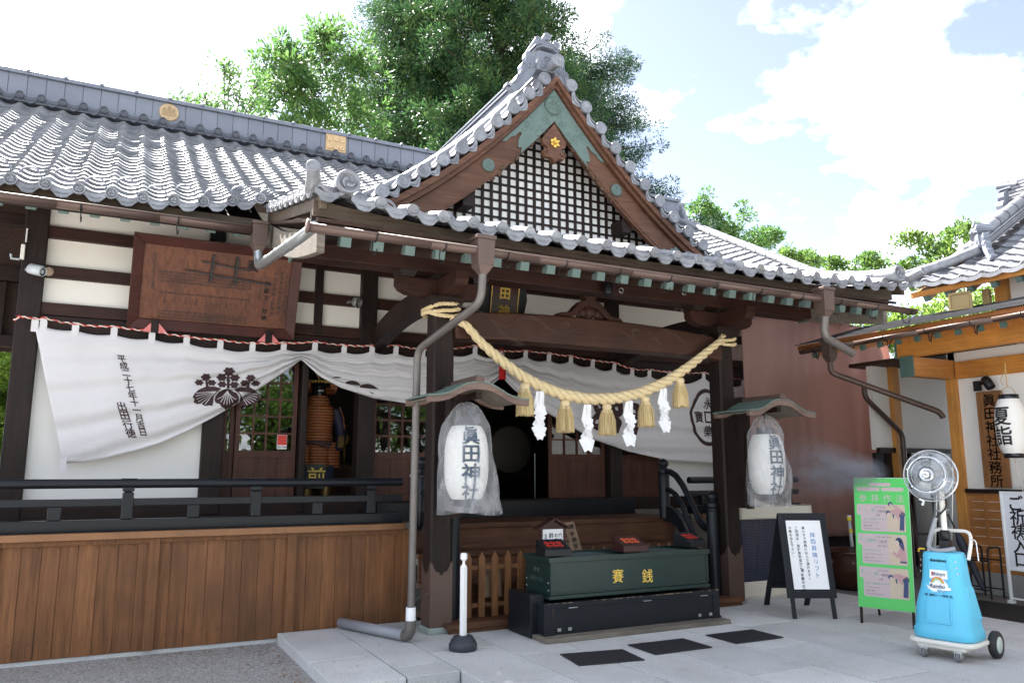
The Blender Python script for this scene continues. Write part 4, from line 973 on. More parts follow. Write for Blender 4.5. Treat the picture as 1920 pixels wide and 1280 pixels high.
g.build('corner_loop', M['banner'], banner)
bx = lambda px, py: at(px, py, Y=BY-.05)
g = MB()
def column(txt_, p0, p1, size, bold=.012):
    """a column of brush characters running from pixel p0 down to p1 across the cloth"""
    a, b = bx(*p0), bx(*p1); n = len(txt_)
    for i, ch in enumerate(txt_):
        t = i/(n-1); c = a+(b-a)*t; q, fs = glyphs(ch, size, bold=.022*size, sub=.05); dx = (b-a)/np.linalg.norm(b-a)
        warp(g, (q, fs), lambda x, y: on_banner(c[0]+x+y*-.22*0+(-dx[0])*y, c[2]+y-.04*x))
column('平成二十七年十一月吉日', (228,672), (268,810), .092); column('出田行徳', (228,762), (245,812), .108)
g.build('writing', M['dye'], banner)
g = MB(); kc_ = bx(424, 727); ks = .50
for p in kiri(): warp(g, flat([p], .05), lambda x, y: on_banner(kc_[0]+.02+x*ks*1.30, kc_[2]-.02+y*ks*1.0+x*ks*(.10 if x > .15 else .0)))
g.build('paulownia_crest', M['dye'], banner)
g = MB()
for p in veins(): warp(g, flat([p], .05), lambda x, y: on_banner(kc_[0]+.02+x*ks*1.30, kc_[2]-.02+y*ks+x*ks*(.10 if x > .15 else 0), .0135))
g.build('crest_veins', M['banner'], banner)
g = MB()
def coin(cx, cz, r, hole=.2, squash=1, tilt=0, clipz=None):
    o_ = circ(cx, cz, r, 36, r*squash); h_ = rect(cx+.0, cz, r*hole*2, r*hole*2*squash)
    if clipz is not None: o_ = [(x, max(z, clipz(x))) for x, z in o_]; h_ = [(x, max(z, clipz(x)+.02)) for x, z in h_]
    if tilt: o_ = [(x, z+tilt*(x-cx)) for x, z in o_]; h_ = [(x, z+tilt*(x-cx)) for x, z in h_]
    warp(g, flat([o_, h_], .05), lambda x, y: on_banner(x, y))
bz = lambda x: float(np.interp(x, BX, BZ))+.03
for px, py, r in ((638,722,.14),(667,730,.145),(697,738,.165)):
    c_ = bx(px, py); coin(c_[0], c_[2], r, .16, .75, -.25, bz)
g.build('six_coin_crest', M['dye'], banner); g = MB()
for px, py in ((1124,762),(1156,766),(1189,771),(1121,790),(1153,797),(1186,803)):
    c_ = bx(px, py); coin(c_[0], c_[2], .118, .2, 1.12)
g.build('six_coin_crest', M['dye'], banner)
g = MB(); c_ = bx(1327, 782); rr_ = .345
sq = [(rr_*1.02*math.cos(t)*(1+.07*abs(math.cos(2*t))), rr_*1.28*math.sin(t)*(1+.05*abs(math.cos(2*t)))) for t in np.linspace(0, 2*PI, 49)[:-1]]; si = [(x*.86, y*.86) for x, y in sq]
warp(g, flat([[(c_[0]+x, c_[2]+y) for x, y in sq], [(c_[0]+x, c_[2]+y) for x, y in si]], .06), on_banner)
warp(g, flat([rect(c_[0], c_[2], .17, .19), rect(c_[0], c_[2], .115, .13)], .06), on_banner)
for ch, dx, dz in (('永',0,.225),('樂',0,-.225),('寶',-.2,0),('通',.2,0)):
    q, fs = glyphs(ch, .19, bold=.003, sub=.05); warp(g, (q, fs), lambda x, y: on_banner(c_[0]+dx+x*.95, c_[2]+dz+y*1.05))
g.build('coin_crest', M['dye'], banner)
g = MB(); ds = [at(26, 600, Y=BY+.0), at(36, 592, Y=BY-.03), at(48, 593, Y=BY-.05)]
rp = ds+[V(x, BY-.035, z+.085+.016*math.sin(i*2.2)) for i, (x, z) in enumerate(zip(LX, LZ))]
pp = []
for a, b in zip(rp, rp[1:]): pp += [a+(b-a)*t+V(0,0,-.05*np.linalg.norm(b-a)*math.sin(PI*t)*0-.012*math.sin(PI*t)) for t in np.linspace(0, 1, 6)[:-1]]
def twist(mb, path, R_, r, turns, n=3, k=6, phase=0, up=(0,-1.,0)):
    P = np.array(path); L = np.concatenate([[0], np.cumsum(np.linalg.norm(np.diff(P, axis=0), axis=1))]); m = int(L[-1]*turns*8); s = np.linspace(0, L[-1], m)
    Q = np.stack([np.interp(s, L, P[:,i]) for i in range(3)], 1); T = np.gradient(Q, axis=0); T /= np.linalg.norm(T, axis=1)[:,None]
    up = np.array(up); A = np.cross(T, up); A /= np.linalg.norm(A, axis=1)[:,None]; B = np.cross(T, A)
    for j in range(n):
        th = 2*PI*(s*turns+j/n)+phase; RR = R_(s/L[-1]) if callable(R_) else R_; rr = r(s/L[-1]) if callable(r) else r
        RR = np.broadcast_to(RR, s.shape); rr = np.broadcast_to(rr, s.shape)
        mb.tube(Q+A*(RR*np.cos(th))[:,None]+B*(RR*np.sin(th))[:,None], list(rr), k)
cord = thing('banner_rope', 'thin red and white twisted rope strung along the top of the banner', 'rope', tuple(pp[0]))
g = MB(); twist(g, pp, .0065, .0075, 8, 1, 6); g.build('strand', M['red'] if 0 else plain('red rope strand', (.55,.05,.03), .8), cord); g = MB(); twist(g, pp, .0065, .0075, 9, 1, 6, PI); g.build('strand', plain('pale rope strand', (.78,.66,.58), .8), cord)
# red silk tassel at the second gather
p = at(942, 676, Y=9.72); tz = thing('red_tassel', 'dark red silk tassel hanging where the banner is drawn up', 'tassel', tuple(p))
g = MB(); g.lathe([(.0,.02),(.022,.01),(.028,-.02),(.03,-.06),(.045,-.10),(.05,-.26),(.046,-.265),(0,-.262)], p, 14); g.build('tuft', M['redcloth'], tz)
g = MB(); g.tube([p+V(0,0,0), p+V(-.02,-.02,.07), p+V(-.09,-.02,.09), p+V(-.10,-.02,.05), p+V(-.03,-.02,.055), p+V(.02,-.01,.12), p+V(.03,.1,.2)], .009, 8); g.build('cord', M['redcloth'], tz)

# ================================================================== SACRED ROPE
SY = 7.50
pts = [(852,592),(875,610),(900,640),(925,663),(950,684),(980,706),(1010,722),(1050,738),(1100,748),(1150,747),(1200,737),(1250,715),(1290,688),(1330,656),(1350,640),(1364,628)]
P = [at(x, y, Y=SY) for x, y in pts]
P[0][1] = 7.58; P[-1][1] = 7.58
shim = thing('sacred_rope', 'thick straw rope twisted from three strands, swagged between the porch columns', 'sacred rope', tuple(P[0]))
th_ = lambda t: .020+.017*np.sin(PI*np.clip(t, 0, 1))**.8
g = MB(); twist(g, P, lambda t: th_(t)*.95, lambda t: th_(t)*1.02, 3.0, 3, 10); g.build('twisted_strands', M['straw'], shim)
def coil(X, n, z0, w, name):
    g = MB()
    for k in range(n):
        z = z0+.036*k; q = [V(X+w*.88*math.copysign(abs(math.cos(t))**.55, math.cos(t)), 7.77+w*.88*math.copysign(abs(math.sin(t))**.55, math.sin(t)), z+.022*math.sin(t+1.3*k)+.014*math.cos(2*t+k)) for t in np.linspace(0, 2*PI, 40)]; twist(g, q, .011, .0135, 7, 3, 6, 0, (0,0,1.))
    g.build(name, M['straw'], shim)
coil(3.125, 3, 3.27, .20, 'wound_end'); coil(7.05, 2, 3.25, .19, 'wound_end')
# straw tassels and paper streamers, hung from the rope
def ropez(px):
    x = at(px, 720, Y=SY)[0]; i = np.argsort([q[0] for q in P]); A = np.array(P)[i]; return V(x, SY, np.interp(x, A[:,0], A[:,2]))
proto = thing('straw_tassel', 'x', 'straw tassel', (0,0,0), group='straw tassels on the sacred rope', local=True)
g = MB(); g.lathe([(0,0),(.030,-.005),(.042,-.025),(.042,-.04),(.036,-.055),(.042,-.065),(.05,-.09)], (0,0,0), 20); g.build('bound_head', M['straw'], proto)
g = MB(); rt = random.Random(2)
g.lathe([(.04,-.075),(.055,-.13),(.064,-.20),(.068,-.29)], (0,0,0), 20)
for i in range(120):
    a = rt.uniform(0, 2*PI); r0 = .036*math.sqrt(rt.random())+.006; r1 = r0*1.75+.004; g.tube([(r0*math.cos(a), r0*math.sin(a), -.062), (r1*.93*math.cos(a), r1*.93*math.sin(a), -.16), (r1*math.cos(a+.05), r1*math.sin(a+.05), -.29-.018*rt.random())], .0048, 4, cap=False)
g.build('straw_skirt', M['tassel'], proto)
g = MB(); g.tube([(.02*math.cos(t), .0, .045+.045*math.sin(t)) for t in np.linspace(0, 2*PI, 14)], .005, 5); g.build('tie', M['straw'], proto)
TL = ['straw tassel nearest the left porch column, just right of the red tassel', 'straw tassel second along the sacred rope, between the first two paper streamers', 'straw tassel at the lowest point of the sacred rope, in front of the six-coin crest', 'straw tassel fourth along the sacred rope, between the last two paper streamers', 'straw tassel nearest the right porch column, highest of its row on the right']
for k, px in enumerate((983, 1058, 1136, 1208, 1274)):
    q = ropez(px)+V(0,-.01,-.055); o = proto if k == 0 else dup(proto); o.location = q; o.scale = (1.3,1.3,1.2); o.rotation_euler = (0, 0, k*1.3); o['label'] = TL[k]
SLB = ['folded white paper streamer hanging between the first two straw tassels', 'folded white paper streamer hanging left of the lowest straw tassel', 'folded white paper streamer hanging right of the lowest straw tassel', 'folded white paper streamer hanging left of the last straw tassel by the right column']
def streamer(seed):
    """two cut and folded paper strips stepping down in zigzag lozenges"""
    r_ = random.Random(seed); g = MB()
    for s in (-1, 1):
        x, z = s*.012, 0; w = .092; tilt = s*.5; y = 0
        for k in range(4):
            hh = .135 if k else .16; x2 = x+s*(.075 if k else .02)*(1 if k % 2 == 0 else -.75)+r_.uniform(-.015, .015)
            a = .35*(-1)**k+r_.uniform(-.25, .25); ux = V(math.cos(a), math.sin(a)*.9, .60*s*(-1)**k); c = V(x, y, z); d = V(x2-x, .025*(-1)**k, -hh)
            if k == 0: ux = V(.8, .3*s, 0)
            P_ = [c-ux*w/2, c+ux*w/2, c+ux*w/2+d, c-ux*w/2+d]; P_.append((P_[0]+P_[2])/2+V(0, r_.uniform(-.012, .012), 0))
            g.add(P_, [(0,1,4),(1,2,4),(2,3,4),(3,0,4)]); x, z, y = x2, z-hh*.86, y+.02*(-1)**k
    return g
for k, px in enumerate((1012, 1100, 1178, 1243)):
    q = ropez(px)+V(0,-.03,-.065); s = thing('paper_streamer', SLB[k], 'paper streamer', tuple(q), group='paper streamers on the sacred rope', local=True); streamer(k+11).build('paper', M['paper'], s, solid=.0015)
    g = MB(); g.tube([(0,0,0), (0,.0,.06)], .003, 5); g.build('thread', M['white'], s)

# ================================================================== LANTERNS ON THE PORCH COLUMNS
def lantern(X, label, seed):
    t = thing('porch_lantern', label, 'lantern', (X, 7.05, 1.2), group='roofed paper lanterns on the porch columns'); c = V(X, 7.05, 0)
    g = MB(); g.box(X-.03, X+.11, 7.40, 7.545, 1.16, 2.52); pb = g.build('bracket_post', M['grey_d'] if 'grey_d' in M else M['dark'], t, bevel=.006)
    g = MB(); g.box(X+.01, X+.07, 6.85, 7.41, 2.30, 2.36); g.box(X-.02, X+.10, 7.39, 7.402, 1.15, 1.16); g.build('bracket_arm', M['dark_y'], t)
    half = [(0,.155),(.06,.152),(.12,.14),(.18,.115),(.25,.075),(.32,.04),(.40,.018),(.53,.008)]
    cur = [(-x, z) for x, z in half[::-1]]+half[1:]; sm = np.linspace(-.53, .53, 41); zz = np.interp(sm, [q[0] for q in cur], [q[1] for q in cur])
    zz = np.convolve(np.pad(zz, 2, 'edge'), [.1,.2,.4,.2,.1], 'valid'); Z0 = 2.27
    g = MB()
    for y0, y1, up, th in ((6.74, 7.36, .012, .014),): g.strip([V(X+x, y0, Z0+z+up+th) for x, z in zip(sm, zz)], [V(X+x, y0, Z0+z+up) for x, z in zip(sm, zz)], (0, y1-y0, 0))
    for k in range(8):
        a, b = -.5+k*.125, -.5+k*.125+.008; z_ = float(np.interp(a, sm, zz)); g.box(X+a, X+b, 6.75, 7.35, Z0+z_+.024, Z0+z_+.036)
    rf = g.build('lantern_roof', M['verdigris'], t)
    g = MB()
    for y in (6.745, 7.30): g.strip([V(X+x, y, Z0+z+.011) for x, z in zip(sm, zz)], [V(X+x, y, Z0+z-.05+.012*abs(x)) for x, z in zip(sm, zz)], (0, .045, 0))
    g.build('arched_board', wood('grey brown lantern board', (.11,.07,.055), (.22,.15,.12), 'x', .6), rf)
    g = MB(); g.box(X-.04, X+.04, 6.735, 7.37, Z0+.172, Z0+.235); g.build('roof_ridge', M['copper'], rf, bevel=.006)
    g = MB(); g.strip([V(X+x, 6.79, Z0+z+.0) for x, z in zip(sm[1:-1], zz[1:-1])], [V(X+x, 6.79, Z0+z-.012) for x, z in zip(sm[1:-1], zz[1:-1])], (0, .51, 0)); g.build('roof_lining', M['grey_x'], rf)
    # paper barrel with hoops
    g = MB(); pr = []; n = 46
    for i in range(n+1):
        u = i/n; z = 1.34+.70*u; r = .212*(1-.34*abs(2*u-1)**3.2); pr.append((r+(.0035 if i % 2 else 0), z))
    g.lathe(pr, (X, 7.05, 0), 40); lp = g.build('paper_barrel', plain('oiled lantern paper', (.66,.64,.59), .7, 0, .06, 4), t)
    g = MB(); g.lathe([(.0,2.12),(.105,2.12),(.11,2.04),(.128,2.035)], (X, 7.05, 0), 28); g.lathe([(.128,1.345),(.11,1.34),(.108,1.27),(0,1.27)], (X, 7.05, 0), 28); g.build('lantern_rim', plain('grey lantern rim', (.10,.10,.11), .5), lp)
    g = MB()
    for i, ch in enumerate('眞田神社'):
        q, fs = glyphs(ch, .20, bold=.005, sub=.03); zc_ = 1.945-.178*i
        def fn(x, y):
            z = zc_+y*.92; u = (z-1.34)/.70; r = .212*(1-.34*abs(2*u-1)**3.2)+.010; a = x/.22-.20; return V(X+r*math.sin(a), 7.05-r*math.cos(a), z)
        warp(g, (q, fs), fn)
    g.build('writing', M['lanternink'], lp)
    # clear bag tied over it
    g = MB(); rb = random.Random(seed); ph = [rb.uniform(0, 6) for _ in range(6)]
    def bag(a, v):
        z = 2.27-1.06*v; r = .05+.175*min(1, (v/.22))**.6+.045*max(0, v-.25); r += .03*math.sin(2*a+ph[0]+2*v)*min(1, v*3)+.016*math.sin(5*a+ph[1]+5*v)*min(1, 2*v)+.008*math.sin(11*a+ph[2]-9*v)
        if seed == 1: r += .07*math.exp(-((a-3.55)/.45)**2-((v-.40)/.13)**2)+.05*max(0, v-.5)*(1+math.cos(a-5.5))
        else: r += .06*math.exp(-((a-3.5)/.4)**2-((v-.52)/.16)**2)+.06*math.exp(-((a-5.9)/.4)**2-((v-.6)/.2)**2)-.05*max(0, v-.75)
        return V(X+r*math.cos(a), 7.05+r*math.sin(a), z+.015*math.sin(3*a+ph[3])*v)
    g.grid(bag, np.linspace(0, 2*PI, 61), np.linspace(0, 1, 40)); g.build('plastic_bag', M['bag'], t)
    g = MB(); g.tube([(X, 7.05, 2.12), (X, 7.05, 2.31)], .008, 6); g.build('hook', M['iron'], t)
    return t
lantern(3.125, 'white paper lantern in a clear plastic bag on the left porch column', 1)
lantern(7.05, 'white paper lantern in a clear plastic bag, right porch column by the brown curtain', 2)

# ================================================================== PLAQUES
bl_, tl_ = at(237, 612, Y=9.98), at(250, 434, Y=9.62); br_ = at(548, 650, Y=9.98)
ux = V(1, 0, 0); uy = unit(V(0, tl_[1]-bl_[1], tl_[2]-bl_[2])); PW = br_[0]-bl_[0]; PH = np.linalg.norm(tl_[1:]-bl_[1:]); nn = unit(np.cross(ux, uy)); nn = nn if nn[1] < 0 else -nn
B0 = V(bl_[0], bl_[1], bl_[2])
vp = thing('votive_plaque', 'large red brown framed plaque with carved inscription and two mounted swords, above the banner', 'plaque', tuple(B0))
Q = lambda a, b, c=0: B0+ux*a+uy*b+nn*c
fw = .115; g = MB()
for a0, b0, a1, b1, i0, j0, i1, j1 in ((0,0,PW,0,fw,fw,PW-fw,fw),(PW,0,PW,PH,PW-fw,fw,PW-fw,PH-fw),(PW,PH,0,PH,PW-fw,PH-fw,fw,PH-fw),(0,PH,0,0,fw,PH-fw,fw,fw)):
    g.hexa([Q(a0,b0,-.02), Q(a1,b1,-.02), Q(i1,j1,-.02), Q(i0,j0,-.02), Q(a0,b0,.07), Q(a1,b1,.07), Q(i1,j1,.025), Q(i0,j0,.025)])
g.build('frame', M['plaqueframe'], vp, bevel=.005)
g = MB(); g.hexa([Q(fw-.01,fw-.01,-.02), Q(PW-fw+.01,fw-.01,-.02), Q(PW-fw+.01,PH-fw+.01,-.02), Q(fw-.01,PH-fw+.01,-.02), Q(fw-.01,fw-.01,0), Q(PW-fw+.01,fw-.01,0), Q(PW-fw+.01,PH-fw+.01,0), Q(fw-.01,PH-fw+.01,0)]); pn = g.build('panel', M['plaque'], vp)
g = MB(); kanji = '神門流剣術指南奉納信州上田真武道場師範高弟中村山田林川原小大三郎太次吉正義忠孝文久元年辰春日'
rk_ = random.Random(9)
def col_txt(x, y, n, size, txt_=None, bold=.0):
    for i in range(n):
        ch = txt_[i] if txt_ else rk_.choice(kanji); q = glyphs(ch, size, bold=bold, res=1); place(g, q, Q(x, y-i*size*1.12, .0035), ux, uy)
col_txt(PW*.80, PH*.60, 6, .075, '伊藤文三郎秋', .001); col_txt(PW*.845, PH*.72, 9, .055); col_txt(PW*.885, PH*.74, 9, .055); col_txt(PW*.925, PH*.70, 8, .055); col_txt(PW*.76, PH*.66, 8, .03)
place(g, glyphs('奏', .16, bold=.004), Q(PW*.70, PH*.785, .0035), ux, uy); place(g, glyphs('門', .05), Q(PW*.79, PH*.66, .0035), ux, uy)
for r0, rows in ((.62, 4), (.40, 1), (.20, 3)):
    for j in range(rows):
        q = glyphs(''.join(rk_.choice(kanji) for _ in range(34)), .030, res=1); place(g, q, Q(PW*.43, PH*r0-j*.036, .0035), ux, uy)
for x_ in np.linspace(.2, .68, 9): col_txt(PW*x_, PH*.36, 3, .03)
col_txt(PW*.125, PH*.80, 10, .038); g.build('inscription', M['ink'], pn)
g = MB()
g.bar(Q(PW*.30, PH*.665, .055), Q(PW*.82, PH*.60, .055), .018, .02, nn); g.bar(Q(PW*.39, PH*.775, .055), Q(PW*.67, PH*.735, .055), .018, .02, nn)
for x_ in (.455, .60): g.bar(Q(PW*x_, PH*.86, .03), Q(PW*x_-.01, PH*.56, .03), .025, .05, nn)
g.build('swords_on_rack', M['iron'], pn)
for px, py in ((290, 614), (503, 634)):
    c = at(px, py, Y=9.9); g = MB(); g.box(c[0]-.04, c[0]+.04, 9.86, 10.05, c[2]-.06, c[2]+.09); sp_ = g.build('support_block', M['dark'], vp, bevel=.005)
    g = MB()
    for s in (-1, 1): g.add([(c[0]+s*.042, 9.87, c[2]+.05), (c[0]+s*.13, 9.87, c[2]-.05), (c[0]+s*.042, 9.87, c[2]-.055), (c[0]+s*.042, 9.95, c[2]+.05), (c[0]+s*.13, 9.95, c[2]-.05), (c[0]+s*.042, 9.95, c[2]-.055)], [(0,1,2),(3,5,4),(0,3,4,1),(1,4,5,2),(2,5,3,0)])
    g.build('pink_pad', plain('faded pink cloth', (.72,.22,.21), .8), vp)
# name plaque behind the rainbow beam
c = at(941, 560, Y=8.3); np_ = thing('name_plaque', 'dark lacquer name plaque with gold characters, hung behind the carved porch beam', 'plaque', (c[0], 8.3, 3.1))
g = MB(); lean = V(0, -.18, 1); lean = unit(lean); o_ = V(c[0], 8.3, 3.12)
sh = [(-.30,0),(.30,0),(.28,.25),(.32,.55),(.27,.85),(.31,1.12),(-.31,1.12),(-.27,.85),(-.32,.55),(-.28,.25)]
g.prism(sh, o_+V(0,.05,0), (1,0,0), lean, (0,.05,0)); g.build('carved_frame', M['black'], np_)
g = MB(); g.prism([(-.19,.05),(.19,.05),(.19,1.08),(-.19,1.08)], o_+V(0,.02,0), (1,0,0), lean, (0,.03,0)); pnl = g.build('panel', plain('oxblood lacquer', (.035,.008,.010), .25), np_)
g = MB()
for i, ch in enumerate('眞田神社'): place(g, glyphs(ch, .155, bold=.005), o_+V(.0,.016,0)+lean*(.80-.205*i), (1,0,0), lean)
for s in (-1, 1): g.prism([(s*.18,.06),(s*.18+.008,.06),(s*.18+.008,1.07),(s*.18,1.07)], o_+V(0,.017,0), (1,0,0), lean, (0,.002,0))
g.build('gold_writing', M['goldpaint'], pnl)
# ================================================================== OFFERING BOX AND WHAT STANDS ON IT
ob_ = thing('offering_box', 'long dark green offering box with gold characters on a black plinth before the steps', 'offering box', (4.97, 7.0, 0))
g = MB(); g.box(3.96, 5.98, 6.90, 7.44, .365, .40); g.box(3.975, 5.965, 6.915, 7.425, .40, .745); bx_ = g.build('box_body', M['green_box'], ob_, bevel=.005)
g = MB(); g.box(3.955, 5.985, 6.895, 6.925, .715, .765); g.box(3.955, 5.985, 7.415, 7.445, .715, .765); g.box(3.955, 3.985, 6.925, 7.415, .715, .765); g.box(5.955, 5.985, 6.925, 7.415, .715, .765)
g.build('rim', M['green_box'], bx_, bevel=.003)
g = MB()
for k in range(7): y = 6.955+.07*k; g.hexa([(3.985,y-.012,.72),(5.955,y-.012,.72),(5.955,y+.012,.72),(3.985,y+.012,.72),(3.985,y-.002,.752),(5.955,y-.002,.752),(5.955,y+.002,.752),(3.985,y+.002,.752)])
g.build('slats', M['green_box'], bx_)
g = MB(); g.box(3.99, 5.95, 6.905, 6.914, .41, .425); g.box(3.975, 4.0, 6.905, 6.914, .42, .71); g.box(5.94, 5.965, 6.905, 6.914, .42, .71); g.build('edge_strip', M['green_box'], bx_, bevel=.002)
g = MB()
for ch, px in (('賽', 1159), ('銭', 1214)): c = at(px, 1079, Y=6.91); place(g, glyphs(ch, .145, bold=.0005), V(c[0], 6.911, c[2]), (1,0,0), (0,0,1))
g.build('gold_writing', M['goldpaint'], bx_)
g = MB(); gr_ = plain('faded lettering', (.10,.14,.14), .6)
place(g, glyphs('奉 納', .055, res=2), (3.973, 7.19, .63), (0,-1,0), (0,0,1)); place(g, glyphs('昭和五十五年', .045, res=2), (3.973, 7.19, .54), (0,-1,0), (0,0,1)); g.build('side_writing', gr_, bx_)
g = MB()
for y in (6.95, 7.40):
    for z in (.45, .52): g.lathe([(.008,0),(.006,.006),(0,.007)], (3.974, y, z), 8, (-1,0,0))
g.build('studs', M['galv'], bx_)
g = MB(); g.box(3.88, 6.06, 6.87, 7.46, .045, .335); pl = g.build('plinth', M['blackmat'], ob_, bevel=.006)
g = MB(); g.box(3.875, 6.065, 6.862, 6.872, .29, .338); g.box(3.875, 3.975, 6.860, 6.872, .05, .29); g.box(5.97, 6.065, 6.860, 6.872, .05, .29); g.box(3.865, 4.0, 6.85, 6.90, .045, .065); g.box(5.95, 6.075, 6.85, 6.90, .045, .065); g.build('plinth_frame', M['blackmat'], pl, bevel=.003)
worn = plain('worn edge showing wood', (.38,.27,.17), .8, 0, .4, 30)
g = MB(); rw = random.Random(6)
for k in range(46):
    x = rw.uniform(3.88, 6.06); g.box(x, x+rw.uniform(.006, .05), 6.8605, 6.8625, .331+rw.uniform(0, .004), .3385)
for k in range(18): z = rw.uniform(.06, .28); g.box(3.9735, 3.9765, 6.859, 6.8605, z, z+rw.uniform(.005, .03))
g.build('wear', worn, pl)
g = MB()
for x in (4.2, 5.1, 5.85): g.box(x-.05, x+.05, 6.857, 6.861, .283, .291)
for x in (4.04, 4.16, 5.78, 5.93): g.box(x-.02, x+.02, 6.855, 6.861, .075, .105)
g.build('hinges_and_latches', M['galv'], pl, bevel=.001)
g = MB(); g.box(3.80, 3.955, 7.0, 7.48, .005, .41); g.build('side_block', M['black'], ob_, bevel=.008)
g = MB(); g.box(3.82, 6.09, 6.72, 7.05, .0, .044); o = g.build('kneeling_board', M['grey_x'], None, bevel=.006, loc=(4.95, 6.9, 0)); tag(o, 'long grey weathered board lying on the paving in front of the offering box', 'board')
# three fortune boxes with six coins on their sloping tops
def fbox(px, py, w, d, rz, body, mark, label):
    c = at(px, py, Z=.77); t = thing('fortune_box', label, 'box', (c[0], c[1], .768), rz, 'fortune boxes on the offering box', local=True)
    g = MB(); x, y = w/2, d/2; g.hexa([(-x,-y,0),(x,-y,0),(x,y,0),(-x,y,0),(-x,-y,.065),(x,-y,.065),(x,y,.15),(-x,y,.15)]); b = g.build('case', body, t, bevel=.003)
    g = MB(); uy_ = unit((0, d, .085)); n_ = np.cross((1,0,0), uy_); o_ = V(0, 0, .1075)+n_*.002
    for i in range(3):
        for j in range(2): place(g, flat([circ(0, 0, .029, 22), circ(0, 0, .011, 12)]), o_+V((i-1)*.066, 0, 0)+uy_*(j-.5)*.066, (1,0,0), uy_)
    g.build('six_coins', mark, b)
    g = MB(); g.hexa([tuple(o_+V(a*.97,0,0)+uy_*b_*.97-n_*.001*k) for k in (1,) for a, b_ in ((-x,-y),(x,-y),(x,y),(-x,y))]+[tuple(o_+V(a*.97,0,0)+uy_*b_*.97-n_*.0) for a, b_ in ((-x,-y),(x,-y),(x,y),(-x,y))]); 
    return t
maro = wood('maroon box timber', (.035,.012,.012), (.07,.025,.024), 'x', .35)
fbox(1038, 1040, .29, .24, R(-6), M['black'], M['red'], 'black fortune box with red coins on the left end of the offering box')
fbox(1181, 1032, .30, .25, R(-4), maro, M['orange'], 'maroon fortune box with orange coins at the middle of the offering box')
fbox(1293, 1023, .29, .24, R(14), M['black'], M['red'], 'black fortune box with red coins on the right end of the offering box')
# little roofed notice and a leaning board behind the box
c = V(4.36, 7.52, .765)
t = thing('roofed_notice', 'small roofed notice of white paper in a brown frame behind the offering box', 'notice', tuple(c))
g = MB(); g.box(c[0]-.155, c[0]-.13, 7.51, 7.55, .60, 1.0); g.box(c[0]+.13, c[0]+.155, 7.51, 7.55, .60, 1.0); g.box(c[0]-.13, c[0]+.13, 7.525, 7.545, .62, 1.0); g.prism([(-.15,.99),(.15,.99),(0,1.085)], (c[0],7.52,0), (1,0,0), (0,0,1), (0,.02,0)); g.build('frame', maro, t, bevel=.002)
g = MB()
for s in (-1, 1): g.strip([V(c[0]-s*.02, 7.46, 1.118), V(c[0]+s*.20, 7.46, 1.005)], [V(c[0]-s*.02, 7.60, 1.118), V(c[0]+s*.20, 7.60, 1.005)], (0,0,-.016))
g.build('roof', maro, t)
g = MB(); g.box(c[0]-.128, c[0]+.128, 7.519, 7.524, .64, .99); pp_ = g.build('paper', M['paper'], t)
g = MB()
for tx, x, sz in (('六文銭', .09, .058), ('おまもり', .04, .046), ('鈴やり', -.02, .062), ('五百円', -.09, .034)):
    for i, ch in enumerate(tx): place(g, glyphs(ch, sz, bold=.001, res=2), (c[0]+x, 7.5175, .955-.03-i*sz*1.08), (1,0,0), (0,0,1))
g.build('writing', M['ink'], pp_)
c = at(1082, 1034, Y=7.56); t = thing('leaning_board', 'brown grained wooden board with faded brush writing leaning on the steps behind the offering box', 'board', (c[0], 7.56, .7))
uy_ = unit((-.16, .25, 1)); ux_ = unit((1, .0, .16)); o_ = V(c[0]-.02, 7.56, .66)
g = MB(); g.prism([(-.115,0),(.115,0),(.105,.40),(-.105,.40)], o_, ux_, uy_, (0,.03,0)); b_ = g.build('plank', M['board'], t, bevel=.006)
g = MB()
for tx, x in (('御祈願受付', .045), ('社務所まで', -.05)):
    for i, ch in enumerate(tx): place(g, glyphs(ch, .055, bold=.001, res=2), o_+V(0,-.006,0)+ux_*x+uy_*(.335-.066*i), ux_, uy_)
g.build('writing', M['ink'], b_)
# picket fence before the lowest step
t = thing('picket_fence', 'low fence of pointed brown pickets standing before the steps', 'fence', (5.1, 7.74, .1))
g = MB()
for z in (.20, .58): g.box(3.42, 6.70, 7.765, 7.79, z, z+.045)
g.build('fence_rail', M['picket'], t, bevel=.004)
x = 3.47
while x < 6.66:
    g = MB(); g.prism([(-.036,.10),(.036,.10),(.036,.70),(0,.765),(-.036,.70)], (x, 7.743, .005), (1,0,0), (0,0,1), (0,.022,0)); g.build('picket', M['picket'], t, bevel=.003); x += .155
c = at(922, 1080, Y=7.86); g = MB(); g.prism([(-.12,0),(.12,0),(.12,.33),(.03,.36),(-.12,.33)], (c[0], 7.86, .28), (1,0,0), unit((0,.12,1)), (0,.02,0)); o = g.build('notice_panel', M['board'], None, loc=(c[0], 7.86, .28)); tag(o, 'plain pale wooden panel propped behind the picket fence near the left newel', 'panel')

